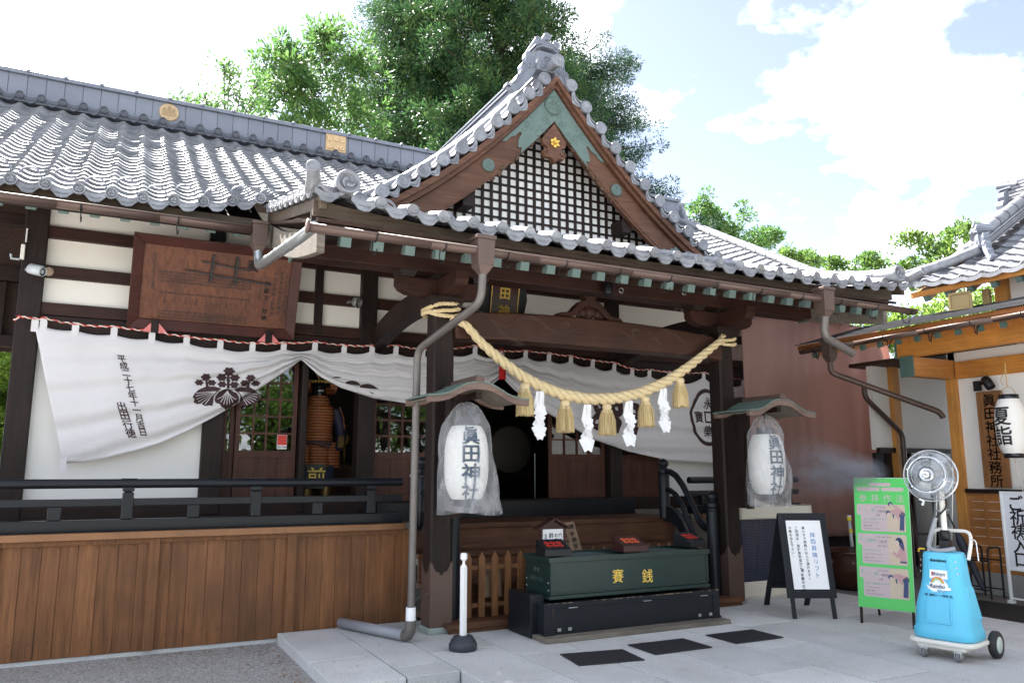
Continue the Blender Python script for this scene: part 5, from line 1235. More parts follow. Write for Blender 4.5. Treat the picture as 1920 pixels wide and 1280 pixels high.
# ================================================================== BOLLARD, MATS, GROUND THINGS
c = at(868, 1218, Z=0); t = thing('rope_stand', 'white square-topped rope stand in a round black rubber base on the paving', 'stand', (c[0], c[1], 0), local=True)
g = MB(); g.lathe([(.0,.0),(.118,0),(.128,.012),(.130,.055),(.122,.07),(.085,.125),(.06,.13),(0,.13)], (0,0,0), 28); rb_ = g.build('rubber_base', plain('black rubber', (.028,.032,.045), .55, 0, .2, 12, .1), t)
g = MB()
for k in range(14): a = k*PI/7; g.tube([(.106*math.cos(a-.12), .106*math.sin(a-.12), .095), (.112*math.cos(a), .112*math.sin(a), .083), (.106*math.cos(a+.12), .106*math.sin(a+.12), .095)], .004, 5)
g.build('base_pattern', plain('rubber', (.03,.032,.04), .5), rb_)
g = MB(); w = .0235; g.box(-w, w, -w, w, .125, .735); g.lathe([(w*1.3,.735),(w*.7,.755),(.014,.76),(.014,.785),(w*.9,.793),(w*1.4,.803),(w*1.4,.845),(w*1.1,.857),(0,.86)], (0,0,0), 8, smooth=False); g.build('white_post', M['white'], t, bevel=.004); t.rotation_euler = (0,0,R(20))
rub = plain('black ribbed rubber mat', (.022,.022,.025), .7, 0, .25, 30, .3)
ml = ['black rubber mat on the paving, nearest the rope stand', 'black rubber mat on the paving, middle of the three before the offering box', 'black rubber mat on the paving, nearest the folding notice board']
for k, q in enumerate((((1052,1226.6),(1169,1217.5),(1207,1237),(1083.5,1247.4)), ((1181,1209.5),(1284,1197.5),(1330,1213),(1227,1225.5)), ((1324,1191),(1412,1181),(1466,1194),(1379,1205.5)))):
    P4 = [at(x, y, Z=.004) for x, y in q]; cc = sum(P4)/4; ax = unit((P4[1]-P4[0])+(P4[2]-P4[3])); ay = unit(np.cross((0,0,1), ax)); wx = np.linalg.norm(P4[1]-P4[0])/2; wy = .215
    g = MB(); g.ob(cc+V(0,0,.004), ax*wx, ay*wy, (0,0,.004))
    for i in range(26): u = -wx+2*wx*(i+.5)/26; g.ob(cc+ax*u+V(0,0,.0092), ax*.006, ay*(wy-.015), (0,0,.0014))
    tag(g.build('rubber_mat', rub, None, loc=tuple(cc)), ml[k], 'mat', 'rubber mats on the paving')
g = MB(); rl_ = random.Random(12)       # fallen leaves gathered along the kerb
for k in range(260):
    if k < 130: x, y = 1.62-abs(rl_.gauss(0, .13)), rl_.uniform(6.3, 8.35); x -= .25*max(0, (y-7.9))
    elif k < 200: x, y = rl_.uniform(.2, 1.62), 8.42-abs(rl_.gauss(0, .09))
    else: x, y = rl_.uniform(-1, 1.5), rl_.uniform(6.0, 8.3)
    a = rl_.uniform(0, 6.3); s = rl_.uniform(.008, .026); d = V(math.cos(a), math.sin(a), rl_.uniform(-.2, .2)); n_ = V(-d[1], d[0], rl_.uniform(-.3, .3)); p = V(x, y, -.09+rl_.uniform(0, .008))
    g.add([p-d*s, p+n_*s*.4, p+d*s, p-n_*s*.4], [(0,1,2,3)])
tag(g.build('fallen_leaves', plain('dry leaves', (.22,.12,.06), .8, 0, .5, 30, 0, .2, 0), None), kind='stuff')
c = at(452, 1205, Z=-.1); g = MB(); rw = random.Random(3); t = thing('weed', 'small green weed growing from the foot of the skirting boards', 'weed', tuple(c))
for k in range(16):
    a = rw.uniform(0, 6.28); L = rw.uniform(.06, .11); d = V(math.cos(a), math.sin(a)*.6, .45); d = unit(d); n_ = unit(np.cross(d, (0,0,1))); q = [c+d*L*s+V(0,0,.03*math.sin(PI*s)) for s in (0,.35,.7,1)]
    w = (.004,.016,.012,.001); g.add([p-n_*b for p, b in zip(q, w)]+[p+n_*b for p, b in zip(q, w)], [(0,1,5,4),(1,2,6,5),(2,3,7,6)])
M['leafgreen'] = plain('weed green', (.07,.16,.035), .5, 0, .3, 20)
g.build('leaves', M['leafgreen'], t)

# ================================================================== ARMOUR AND THE DARK INTERIOR
def ell(mb, prof, c, n=28, a0=0, a1=2*PI):
    nn = n if abs(a1-a0-2*PI) < 1e-6 else n+1; vs = [(c[0]+rx*math.cos(a0+(a1-a0)*k/n), c[1]+ry*math.sin(a0+(a1-a0)*k/n), c[2]+z) for rx, ry, z in prof for k in range(nn)]
    mb.add(vs, [(i*nn+k, i*nn+(k+1) % nn, (i+1)*nn+(k+1) % nn, (i+1)*nn+k) for i in range(len(prof)-1) for k in range(n)], True)
def lame(name, c1, c2, sc):
    m, nt, b = newmat(name); v = mapped(nt, (1,1,1)); w = N(nt, 'ShaderNodeTexWave'); w.bands_direction = 'Z'; w.inputs['Scale'].default_value = sc; w.inputs['Distortion'].default_value = .4; nt.links.new(v, w.inputs[0])
    x = N(nt, 'ShaderNodeTexWave'); x.bands_direction = 'X'; x.inputs['Scale'].default_value = 45; nt.links.new(v, x.inputs[0])
    c = ramp(nt, w.outputs['Fac'], [(.12, c2), (.35, c1)]); c = mixc(nt, mixc(nt, .35, (0,0,0), x.outputs['Color']), c, c2); nt.links.new(c, b.inputs['Base Color']); b.inputs['Roughness'].default_value = .55; bump(nt, b, w.outputs['Fac'], .8, .01); return m
M['lace'] = lame('orange silk lacing', (.42,.13,.035), (.05,.022,.014), 8); M['navy'] = plain('navy brocade', (.012,.013,.035), .6, 0, .6, 30); M['lacq'] = plain('black lacquer plate', (.012,.013,.015), .25); M['bronze'] = plain('bronze gilt plate', (.26,.17,.06), .4, .6, .4, 25)
ax = at(592, 880, Y=10.75); A = V(ax[0], 10.75, 1.06)
ar = thing('samurai_armour', 'suit of samurai armour laced in orange, standing inside the open door behind the railing', 'armour', tuple(A))
K = 1.0
g = MB(); g.box(A[0]-.42, A[0]+.42, 10.5, 11.05, A[2], A[2]+.12); g.build('stand_base', M['black'], ar)
g = MB(); ell(g, [(.20,.17,.93),(.215,.185,1.0),(.20,.18,1.05),(.205,.19,1.18),(.225,.20,1.3),(.22,.19,1.4),(.15,.12,1.45)], A); g.build('cuirass', M['lace'], ar)
g = MB(); ell(g, [(.16,.14,1.43),(.15,.135,1.52),(.11,.11,1.56)], A); ell(g, [(.165,.145,1.36),(.17,.15,1.42)], A); g.build('throat_guard', M['lace'], ar)
for s in (-1, 0, 1):
    g = MB(); ell(g, [(.11+.01,.05,.93),(.135,.07,.72),(.14,.075,.60)], A+V(s*.17, -.13+.06*abs(s), 0), 16, PI, 2*PI); g.build('skirt_panel', M['lace'], ar)
for s in (-1, 1):
    g = MB(); g.strip([A+V(s*.25,-.14,1.42), A+V(s*.31,-.16,1.25), A+V(s*.33,-.15,1.10)], [A+V(s*.34,.10,1.40), A+V(s*.38,.10,1.25), A+V(s*.38,.10,1.10)], (s*.012,0,0)); g.build('shoulder_guard', M['lace'], ar)
    g = MB(); g.tube([A+V(s*.24,0,1.38), A+V(s*.30,-.02,1.2), A+V(s*.32,-.05,1.0), A+V(s*.26,-.16,.85)], [.085,.08,.065,.05], 14); sl_ = g.build('sleeve', M['navy'], ar)
    g = MB(); g.strip([A+V(s*.30-.04,-.13,1.02), A+V(s*.27-.04,-.20,.86)], [A+V(s*.30+.04,-.13,1.02), A+V(s*.27+.04,-.20,.86)], (0,-.01,0)); g.build('forearm_plate', M['bronze'], sl_)
    g = MB(); g.lathe([(.055,.50),(.075,.35),(.07,.20),(.06,.12)], A+V(s*.13,-.05,0), 16); g.build('shin_guard', M['bronze'], ar)
    g = MB(); ell(g, [(.05,.10,.12),(.06,.13,.14),(.05,.1,.20),(0,0,.21)], A+V(s*.15,-.12,0), 16); g.build('foot_guard', M['bronze'], ar)
    g = MB(); g.strip([A+V(s*.06,-.19,.62), A+V(s*.06,-.19,.36)], [A+V(s*.20,-.16,.62), A+V(s*.19,-.17,.36)], (0,.02,0)); g.build('thigh_guard', M['navy'], ar)
g = MB(); q = A+V(-.04,-.225,.48); g.box(q[0]-.13, q[0]+.11, q[1]+.005, q[1]+.02, q[2]-.16, q[2]+.16); ap = g.build('apron', M['lacq'], ar)
g = MB(); place(g, glyphs('前', .26, bold=.001), q, (1,0,0), (0,0,1)); g.build('gold_character', M['goldpaint'], ap)
g = MB(); ell(g, [(.21,.19,.955),(.225,.205,.94),(.225,.205,.905),(.21,.19,.89)], A); g.tube([A+V(-.1,-.2,.93), A+V(0,-.225,.90), A+V(.12,-.21,.86)], .022, 10); g.build('sash', plain('plaited sash', (.07,.035,.028), .7, 0, .5, 40), ar)
g = MB(); ell(g, [(.085,.10,1.56),(.09,.105,1.63),(.085,.10,1.70)], A); mk = g.build('face_mask', M['lacq'], ar); g = MB(); g.tube([A+V(-.035,-.105,1.625), A+V(0,-.113,1.63), A+V(.035,-.105,1.625)], .010, 8); g.build('mask_mouth', M['paper'], mk)
g = MB(); ell(g, [(.15,.16,1.70),(.135,.145,1.76),(.10,.11,1.83),(.05,.055,1.87),(0,0,1.875)], A); hm = g.build('helmet', M['lacq'], ar)
g = MB(); ell(g, [(.24,.20,1.60),(.20,.19,1.66),(.155,.165,1.71)], A, 24, -.4, PI+.4); g.build('neck_guard', M['lace'], hm)
for s in (-1, 1):
    g = MB(); g.strip([A+V(s*.14,-.10,1.78), A+V(s*.24,-.11,1.74)], [A+V(s*.13,-.08,1.68), A+V(s*.22,-.08,1.62)], (0,-.01,0)); g.build('turnback', M['lace'], hm)
    g = MB(); g.tube([A+V(s*.03,-.16,1.76), A+V(s*.10,-.2,1.87), A+V(s*.20,-.19,1.99)], [.014,.010,.003], 8); g.build('horn', M['bronze'], hm)
g = MB()
for k in range(7): a = -PI/2+(k-3)*.3; g.lathe([(.022,0),(.018,.014),(0,.018)], A+V(.145*math.cos(a), .155*math.sin(a), 1.75), 10, (math.cos(a), math.sin(a), .2))
g.build('helmet_studs', M['gold'], hm)
c = at(957, 842, Y=12.4); g = MB(); g.lathe([(0,-.02),(.40,-.02),(.41,0),(.41,.05),(.40,.06)], c, 36, (0,1,0)); dr = thing('drum', 'round drum hanging in the dark of the hall beyond the open doors', 'drum', tuple(c)); g.build('skin', plain('drum skin', (.10,.085,.07), .7), dr)
g = MB(); g.lathe([(.40,.06),(.44,.1),(.46,.35),(.44,.6),(.40,.64)], c, 36, (0,1,0)); g.build('shell', M['dark'], dr); g = MB()
for s in (-1, 1): g.bar(c+V(s*.5,.3,-.05), c+V(s*.5,.3,-(c[2]-1.06)), .08, .08)
g.bar(c+V(-.6,.3,-.45), c+V(.6,.3,-.45), .1, .1); g.build('drum_stand', M['dark'], dr)
c = at(645, 850, Y=12.2); t = thing('altar', 'altar table with gilt ornaments in the shadow beside the armour', 'altar', (c[0], 12.2, 1.06)); g = MB(); g.box(c[0]-.9, c[0]+.7, 12.0, 12.5, 1.62, 1.70); g.box(c[0]-.85, c[0]+.65, 12.05, 12.45, 1.06, 1.62); g.build('table', M['barge'], t)
for k, (dx, h) in enumerate(((-.35,.5),(0,.62),(.3,.4),(.5,.5))): g = MB(); g.lathe([(.07,0),(.02,.03),(.02,h*.5),(.06,h*.55),(.08,h*.7),(.03,h*.8),(.05,h),(0,h)], (c[0]+dx, 12.2, 1.70), 14); g.build('gilt_ornament', M['gold'], t)
c = at(1003, 900, Y=11.6); t = thing('lamp_stand', 'thin metal stand on a flat foot inside the hall doorway', 'stand', (c[0], 11.6, 1.04)); g = MB(); g.tube([(c[0],11.6,1.05),(c[0],11.6,1.9)], .012, 8); g.build('pole', M['galv'], t); g = MB(); g.lathe([(0,0),(.16,0),(.16,.015),(.02,.03),(0,.03)], (c[0],11.6,1.04), 20); g.build('foot', M['galv'], t)

# ================================================================== FITTINGS ON THE HALL FRONT
p = at(72, 508, Y=9.9); t = thing('security_camera', 'grey bullet security camera fixed to the left corner post', 'camera', tuple(p)); d = unit((.75,-.62,-.25))
g = MB(); g.lathe([(0,-.12),(.05,-.12),(.052,-.10),(.052,.06),(.046,.07),(.043,.055),(0,.055)], p, 20, d); cb = g.build('housing', plain('pale grey plastic', (.50,.54,.56), .4), t); g = MB(); g.lathe([(.042,.058),(.03,.062),(.02,.05),(0,.05)], p, 18, d); g.build('lens', M['lacq'], cb)
g = MB(); g.lathe([(.058,-.10),(.058,.075)], p+V(0,0,.006), 20, d, a0=.3, a1=2.9); g.build('sunshade', plain('pale grey plastic shade', (.50,.54,.56), .4), cb, solid=.003); g = MB(); g.tube([p-d*.1, p-d*.14+V(-.03,.05,0), p+V(-.08,.14,0)], .02, 8); g.build('arm', M['galv'], t)
p = at(91, 509, Y=10.06); g = MB(); g.lathe([(.055,0),(.05,.012),(0,.014)], p, 8, (0,-1,0)); g.box(p[0]-.025, p[0]+.025, p[1]-.018, p[1]-.012, p[2]-.04, p[2]+.04); tag(g.build('wall_emblem', plain('bone token', (.45,.33,.24), .6), None, loc=tuple(p)), 'small pale token fixed to the wall rail beside the security camera', 'token')
p = at(43, 470, Y=10.0); t = thing('sensor_box', 'white sensor box with a thin antenna on the left of the corner post', 'sensor', tuple(p)); g = MB(); g.box(p[0]-.02, p[0]+.02, 9.97, 10.02, p[2]-.10, p[2]+.07); g.build('case', M['plaster_warm'], t, bevel=.008); g = MB(); g.tube([p+V(.02,0,.1), p+V(.02,0,.26)], .008, 6); g.build('antenna', M['white'], t); g = MB(); g.box(p[0]-.11, p[0]-.02, 9.985, 10.015, p[2]-.11, p[2]-.095); g.tube([p+V(-.10,0,-.1), p+V(-.11,0,-.05)], .012, 8); g.build('bracket', M['goldstone'] if 'goldstone' in M else M['galv'], t)
for px, py, lb in ((670, 567, 'small grey floodlight on the post above the banner, left of the porch column'), (1286, 579, 'small round floodlight under the porch roof by the right bracket')):
    Y_ = 9.95 if px < 700 else 8.6; p = at(px, py, Y=Y_); t = thing('floodlight', lb, 'floodlight', tuple(p)); g = MB(); g.lathe([(0,-.07),(.05,-.06),(.07,0),(.072,.03),(.06,.03),(.055,.015),(0,.012)], p, 18, (.55,-.75,-.35)); g.build('head', plain('grey alloy', (.30,.29,.28), .4, .5), t); g = MB(); g.tube([p, p+V(-.10,.04,.01), p+V(-.10,.12,.01)], .022, 8); g.build('bracket', M['copper_grey'], t)
p = at(1136, 535, Y=7.58); g = MB(); g.lathe([(.05,-.12),(.055,-.11),(.055,.05),(.03,.06),(0,.06)], p+V(0,-.05,0), 16); tag(g.build('downlight', M['iron'], None, loc=tuple(p)), 'short black cylinder downlight on the porch purlin above the carved strut', 'light')
for k, (px, py) in enumerate(((1020, 505), (1165, 543), (1283, 547))):
    p = at(px, py, Y=7.55); g = MB(); g.tube([p+V(0,.06,.02), p+V(0,0,.02)]+[p+V(.03*math.sin(t), 0, -.01+.03*math.cos(t)) for t in np.linspace(0, 4.6, 9)], .006, 6); tag(g.build('hook', M['galv'], None, loc=tuple(p)), ['small steel hook on the porch purlin, left of the black downlight', 'small steel hook on the porch purlin, just right of the black downlight', 'small steel hook on the porch purlin above the right floodlight'][k], 'hook', 'hooks on the porch purlin')
for px, py in ((50, 572), (395, 628)):
    pass
# ================================================================== BROWN CURTAIN, BOARDED WALL, COVERED MACHINE
g = MB(); CX0, CX1 = 8.98, 12.5
def cur(u, v):
    X = CX0+(CX1-CX0)*u+.12*v*v*(u-.3); zt = 4.10+.10*math.sin(3*u)-.25*max(0, u-.8); d = .075*math.sin(X*5.5+1.8*math.sin(2.1*X)+1.5*v)*(.3+.7*v)+.010*math.sin(X*19+v*2+2*math.sin(3*X))+.10*math.sin(PI*v)*math.sin(1.3*X+.8)+.05*math.sin(5*v+3*u)*u
    return V(X, 9.40+d, zt-(zt-.55)*v)
g.grid(cur, np.linspace(0, 1, 150), np.linspace(0, 1, 30)); cu_ = thing('curtain', 'tall reddish brown curtain hung from the eaves between the hall and the office', 'curtain', (10.5, 9.4, .5)); g.build('cloth', M['curtain'], cu_, solid=.004)
g = MB()
for k in range(14): q = cur((k+.3)/14, 0); g.lathe([(.02,-.01),(.026,0),(.02,.01)], q+V(0,-.02,-.04), 10, (0,1,0))
g.build('eyelets', M['galv'], cu_)
t = thing('boarded_wall', 'low dark boarded wall running behind the brown curtain and the pot', 'wall', (10.8, 9.6, -.03)); x = 8.95; rb_ = random.Random(2)
g = MB()
while x < 14.5: w = .17; g.box(x+.003, x+w-.003, 9.58+rb_.uniform(0,.004), 9.60, -.03, .98); x += w
g.build('boards', M['dark'], t); g = MB(); g.box(8.95, 14.5, 9.55, 9.63, .98, 1.05); g.build('cap_rail', M['dark_x'], t)
M['boxsheet'] = None
m, nt, b = newmat('dark ribbed sheet under clear film'); w_ = N(nt, 'ShaderNodeTexWave'); w_.bands_direction = 'Z'; w_.inputs['Scale'].default_value = 16; nt.links.new(mapped(nt, (1,1,1)), w_.inputs[0]); nt.links.new(ramp(nt, w_.outputs['Fac'], [(.3, (.012,.016,.035)), (.8, (.05,.06,.095))]), b.inputs['Base Color']); b.inputs['Roughness'].default_value = .18; bump(nt, b, noise(nt, mapped(nt, (1,1,.3)), 5, 5, .6, 1.5), .6, .03); M['boxsheet'] = m
wx0, wx1, wy0, wy1 = 7.42, 8.72, 7.93, 8.46
t = thing('covered_machine', 'boxy machine under a cream canvas cover with dark film sides beside the right porch column', 'machine', (8.0, 8.2, 0))
g = MB(); g.box(wx0+.02, wx1-.02, wy0+.02, wy1-.02, .18, 1.05); g.build('film_sides', M['boxsheet'], t, bevel=.02)
g = MB()
def skirt(z0, z1, fl, am): 
    per = [(wx0,wy0),(wx1,wy0),(wx1,wy1),(wx0,wy1),(wx0,wy0)]; us = np.linspace(0, 4, 90)
    def f(u, v):
        i = min(3, int(u)); s = u-i; p = V(per[i][0]+(per[i+1][0]-per[i][0])*s, per[i][1]+(per[i+1][1]-per[i][1])*s, z1+(z0-z1)*v); c = V((wx0+wx1)/2, (wy0+wy1)/2, p[2]); d = p-c; return p+unit(d)*(fl*v+am*math.sin(u*14+v*2)*v)
    g.grid(f, us, np.linspace(0, 1, 7))
skirt(.0, .20, .05, .02); g.build('lower_skirt', M['canvas'], t, solid=.004); g = MB(); skirt(.985, 1.145, .012, .006); 
def topc(u, v):
    x = wx0+(wx1-wx0)*u; y = wy0+(wy1-wy0)*v; return V(x, y, 1.146+.20*math.exp(-((u-.34)/.22)**2)*v**1.2-.02*math.sin(PI*u)*math.sin(PI*v)+.012*math.sin(9*u+4*v))
g.grid(topc, np.linspace(0, 1, 24), np.linspace(0, 1, 12)); g.build('canvas_cover', M['canvas'], t, solid=.004)
g = MB(); g.box(7.42, 8.9, 7.88, 8.5, -.02, .003); o_ = g.build('footing_slab', M['granite'], None, loc=(8.1, 8.2, 0)); tag(o_, 'flat stone slab under the covered machine', 'slab')

# ================================================================== FOLDING NOTICE BOARD (A-FRAME)
L_, R_ = at(1487, 1160, Z=0), at(1572, 1160, Z=0); ux_ = unit(R_-L_); fn = V(ux_[1], -ux_[0], 0); fn = fn if fn[1] < 0 else -fn; mid = (L_+R_)/2; Wd = np.linalg.norm(R_-L_)+.05
t = thing('folding_notice_board', 'black folding notice board holding a white sheet of vertical writing, beside the covered machine', 'sign', tuple(mid))
Hh = 1.13; lean = .26; up_ = unit(-fn*lean+V(0,0,Hh)); Lh = math.hypot(Hh, lean); nf = unit(np.cross(ux_, up_)); nf = nf if np.dot(nf, fn) > 0 else -nf
P3 = lambda a, b, c=0: mid+ux_*a+up_*b+nf*c
g = MB()
def plate(mb, a0, a1, b0, b1, c0, c1, P=P3): mb.hexa([P(a0,b0,c0),P(a1,b0,c0),P(a1,b1,c0),P(a0,b1,c0),P(a0,b0,c1),P(a1,b0,c1),P(a1,b1,c1),P(a0,b1,c1)])
h = Wd/2
plate(g, -h, -h+.07, .22, Lh, -.03, 0); plate(g, h-.07, h, .22, Lh, -.03, 0); plate(g, -h+.07, h-.07, .22, .30, -.03, 0); plate(g, -h+.07, h-.07, Lh-.075, Lh, -.03, 0); plate(g, -h+.03, -h+.075, 0, .22, -.03, -.002); plate(g, h-.075, h-.03, 0, .22, -.03, -.002)
fr = g.build('front_frame', M['blackmat'], t, bevel=.005); g = MB(); plate(g, -h+.06, h-.06, .29, Lh-.06, -.02, -.012); g.build('front_panel', M['blackmat'], fr)
g = MB(); plate(g, -h+.085, h-.065, .315, Lh-.085, -.011, -.004); sh_ = g.build('notice_sheet', M['paper'], fr)
g = MB(); blue = plain('blue print', (.02,.16,.48), .6); sw = Wd-.15; sh0 = Lh-.12
for i, ch in enumerate('拝殿昇降リフト'): place(g, glyphs(ch, .062, bold=.0002, res=2), P3(sw*.24, sh0-.13-i*.074, -.002), ux_, up_)
g.build('blue_heading', blue, sh_)
g = MB()
for tx, a, b0 in (('車いすで拝殿にお入り頂けます。', .0, .02), ('ご利用は、各種祭祀並びに御祈願のお申込み', -.20, .02), ('の際お伝え下さい。', -.38, .02)):
    for i, ch in enumerate(tx): place(g, glyphs(ch, .036, bold=.0006, res=2), P3(sw*a, sh0-.03-b0-i*.040, -.002), ux_, up_)
g.build('small_writing', M['ink'], sh_)
P4_ = lambda a, b, c=0: mid-fn*.93+ux_*a+unit(fn*(.93-lean)+V(0,0,Hh))*b-nf*c*0-fn*c*0+V(0,0,0)
lb = math.hypot(Hh, .93-lean); ub = unit(fn*(.93-lean)+V(0,0,Hh)); nb = unit(np.cross(ux_, ub)); P4_ = lambda a, b, c=0: mid-fn*.93+ux_*a+ub*b+nb*c
g = MB(); plate(g, -h, -h+.06, 0, lb-.02, -.015, .015, P4_); plate(g, h-.06, h, 0, lb-.02, -.015, .015, P4_); plate(g, -h+.06, h-.06, .26, .32, -.012, .012, P4_); plate(g, -h+.06, h-.06, .32, lb-.03, -.006, .004, P4_); plate(g, -h+.06, h-.06, .62, .645, -.02, .012, P4_); g.build('back_frame', M['blackmat'], t, bevel=.004)
g = MB(); 
for s in (-1, 1): plate(g, s*.10-.05, s*.10+.05, .50, .56, -.018, -.008, P4_) if s < 0 else plate(g, -.12, .06, .47, .60, -.022, -.010, P4_)
g.build('small_label', plain('aged label', (.42,.42,.42), .6), t)

# ================================================================== GREEN WORSHIP-MANNERS SIGN
L_, R_ = at(1611, 1167, Z=0), at(1717, 1180, Z=0); ux_ = unit(R_-L_); fn = unit(V(ux_[1], -ux_[0], 0)); fn = fn if fn[0] < 0 else -fn; mid = (L_+R_)/2; w2 = np.linalg.norm(R_-L_)/2
t = thing('green_sign', 'bright green standing sign with three pink panels showing how to bow and clap', 'sign', tuple(mid))
H0, H1 = .17, 1.535; ln = .13; up_ = unit(-fn*ln+V(0,0,H1)); nf = unit(np.cross(ux_, up_)); nf = nf if np.dot(nf, fn) > 0 else -nf
P5 = lambda a, b, c=0: mid+ux_*a+up_*b+nf*c
M['sgreen'] = plain('bright green print', (.075,.56,.105), .35, 0, .06, 3, .02); M['spink'] = plain('faded pink print', (.53,.42,.43), .4, 0, .09, 30); M['sbeige'] = plain('faded beige print', (.56,.45,.33), .4, 0, .10, 26)
M['pgreen'] = plain('green lettering', (.10,.42,.29), .5); M['pnavy'] = plain('navy print', (.035,.055,.15), .5); M['pskin'] = plain('pink shirt print', (.50,.29,.30), .5)
g = MB(); plate(g, -w2, w2, H0, H1, -.012, 0, P5); bd = g.build('board', M['sgreen'], t, bevel=.003)
g = MB(); plate(g, -w2-.004, w2+.004, H0-.006, H1+.006, -.016, -.0125, P5); plate(g, -w2, w2, H1, H1+.006, -.012, .002, P5); g.build('edge_trim', plain('pale edge trim', (.5,.75,.55), .4), bd)
g = MB()
for s in (-1, 1): g.bar(P5(s*(w2-.02), H0, -.025), P5(s*(w2-.02), 0, -.025), .028, .022, ux_); g.bar(P5(s*(w2-.02), H1-.05, -.03), mid-fn*.62+ux_*s*(w2-.02), .025, .02, ux_)
g.build('stand_legs', M['dark'], t)
g = MB(); hw = w2*2; yy = lambda f: H1-(H1-H0)*f; xx = lambda f: -w2+hw*f
def quad(mb, x0, x1, f0, f1, c=.0015): mb.add([P5(xx(x0), yy(f1), c), P5(xx(x1), yy(f1), c), P5(xx(x1), yy(f0), c), P5(xx(x0), yy(f0), c)], [(0,1,2,3)])
def rrect(x0, x1, f0, f1, r=.018):
    a0, a1, b0, b1 = xx(x0), xx(x1), yy(f1), yy(f0); return [(cx+r*math.cos(t_), cy+r*math.sin(t_)) for cx, cy, s0 in ((a1-r,b1-r,0),(a0+r,b1-r,PI/2),(a0+r,b0+r,PI),(a1-r,b0+r,1.5*PI)) for t_ in np.linspace(s0, s0+PI/2, 5)]
pans = ((.185,.405),(.42,.65),(.665,.915))
pans = ((.205,.415),(.435,.665),(.69,.915))
place(g, flat([rrect(.29,.69,.035,.062,.01), rrect(.06,.485,.072,.101,.01), rrect(.52,.92,.072,.101,.01)]), P5(0,0,.0015), ux_, up_)
for f0, f1 in pans:
    place(g, flat([rrect(.115,.93,f0,f1)]), P5(0,0,.0015), ux_, up_); place(g, flat([rrect(.045,.20,f0,f0+.085,.012)]), P5(0,0,.0013), ux_, up_)
pk_ = g.build('pink_panels', M['spink'], bd)
g = MB()
for f0, f1 in pans: place(g, flat([rrect(.60,.925,f0+.004,f1-.004)]), P5(0,0,.0028), ux_, up_)
g.build('beige_panels', M['sbeige'], pk_)
g = MB()
for i, ch in enumerate('参拝作法'): place(g, glyphs(ch, .088), P5(xx(.17+.225*i), yy(.157), .0025), ux_, up_)
g.build('title', M['spink'], bd)
g1, g2 = MB(), MB()
rows = (('1','二　拝','Two bows','二鞠躬','2배','深く二度頭を下げます','Bow two times deeply'),('2','二拍手','Clap two times','二拍手','2번 박수','両手を打ちます','Clap your hands two times'),('3','一　拝','One bows','一鞠躬','1배','深く一度頭を下げます','Bow one more time'))
for (f0, f1), (n_, jp, en, cn_, kr, ja2, en2) in zip(pans, rows):
    hgt = f1-f0
    def put(mb, s, x, f, sz): place(mb, glyphs(s, sz, align='LEFT', res=2), P5(xx(x), yy(f0+hgt*f), .003), ux_, up_)
    put(g1, n_, .07, .17, .062); put(g1, jp, .165, .22, .042); put(g1, ja2, .165, .55, .024); put(g2, en, .38, .10, .026); put(g2, cn_, .40, .25, .034); put(g2, kr, .40, .40, .030); put(g2, en2, .165, .68, .017); put(g2, '鞠躬'+cn_, .165, .80, .018); put(g2, '머리를 숙여 경의를 표합니다', .165, .91, .015)
g1.build('green_lettering', M['pgreen'], pk_); g2.build('dark_lettering', plain('grey lettering', (.14,.13,.17), .6), pk_)
def figure(kind, f0, f1):
    A_, B_, C_ = MB(), MB(), MB(); s = (f1-f0)*(H1-H0); ox, oy = xx(.765), yy(f1)+s*.06
    q = lambda mb, pts, c=.0042: place(mb, flat([[(x*s, y*s) for x, y in pts]]), P5(ox, oy, c), ux_, up_)
    if kind == 'bow' or kind == 'bow2':
        q(A_, [(.10,.0),(.26,.0),(.29,.50),(.33,.60),(.25,.70),(.10,.58),(.14,.45)]); q(B_, [(.30,.58),(.20,.70),(.02,.78),(-.18,.74),(-.20,.66),(-.08,.62),(.08,.40),(.13,.44),(.08,.58)])
        q(A_, circ(-.27, .64, .085, 20)); q(C_, circ(-.255, .60, .055, 16), .005); q(A_, [(-.13,.60),(-.10,.45),(-.06,.44),(-.07,.60)], .0055); q(C_, [(.0,.0),(.20,-.03),(.22,.02),(.08,.03)])
        if kind == 'bow2':
            q(A_, circ(-.18, .95, .085, 20)); q(C_, circ(-.165, .92, .05, 16), .005); q(B_, [(-.10,.93),(.05,.88),(.20,.78),(.28,.66),(.18,.70),(.0,.79),(-.08,.86)])
    else:
        q(A_, [(.02,.80),(-.06,.74),(-.04,.64),(.06,.60),(.14,.44),(.22,.44),(.19,.70),(.14,.80)]); q(A_, circ(.05, .75, .105, 22)); q(C_, [(-.07,.74),(.02,.76),(.06,.66),(.04,.56),(-.04,.57),(-.08,.66)], .005)
        q(B_, [(.06,.55),(.18,.50),(.26,.36),(.26,.06),(.06,.06),(.06,.20),(-.02,.17),(-.20,.36),(-.16,.42),(-.02,.30),(.02,.42)]); q(C_, [(-.24,.46),(-.27,.40),(-.18,.33),(-.14,.40)], .005); q(A_, [(.06,.02),(.27,.02),(.27,.075),(.06,.075)], .005)
    A_.build('figure_hair_and_trousers', M['pnavy'], pk_); B_.build('figure_shirt', M['pskin'], pk_); C_.build('figure_skin', plain('pale skin print', (.62,.48,.42), .5), pk_)
for (f0, f1), k in zip(pans, ('bow2','clap','bow')): figure(k, f0, f1)

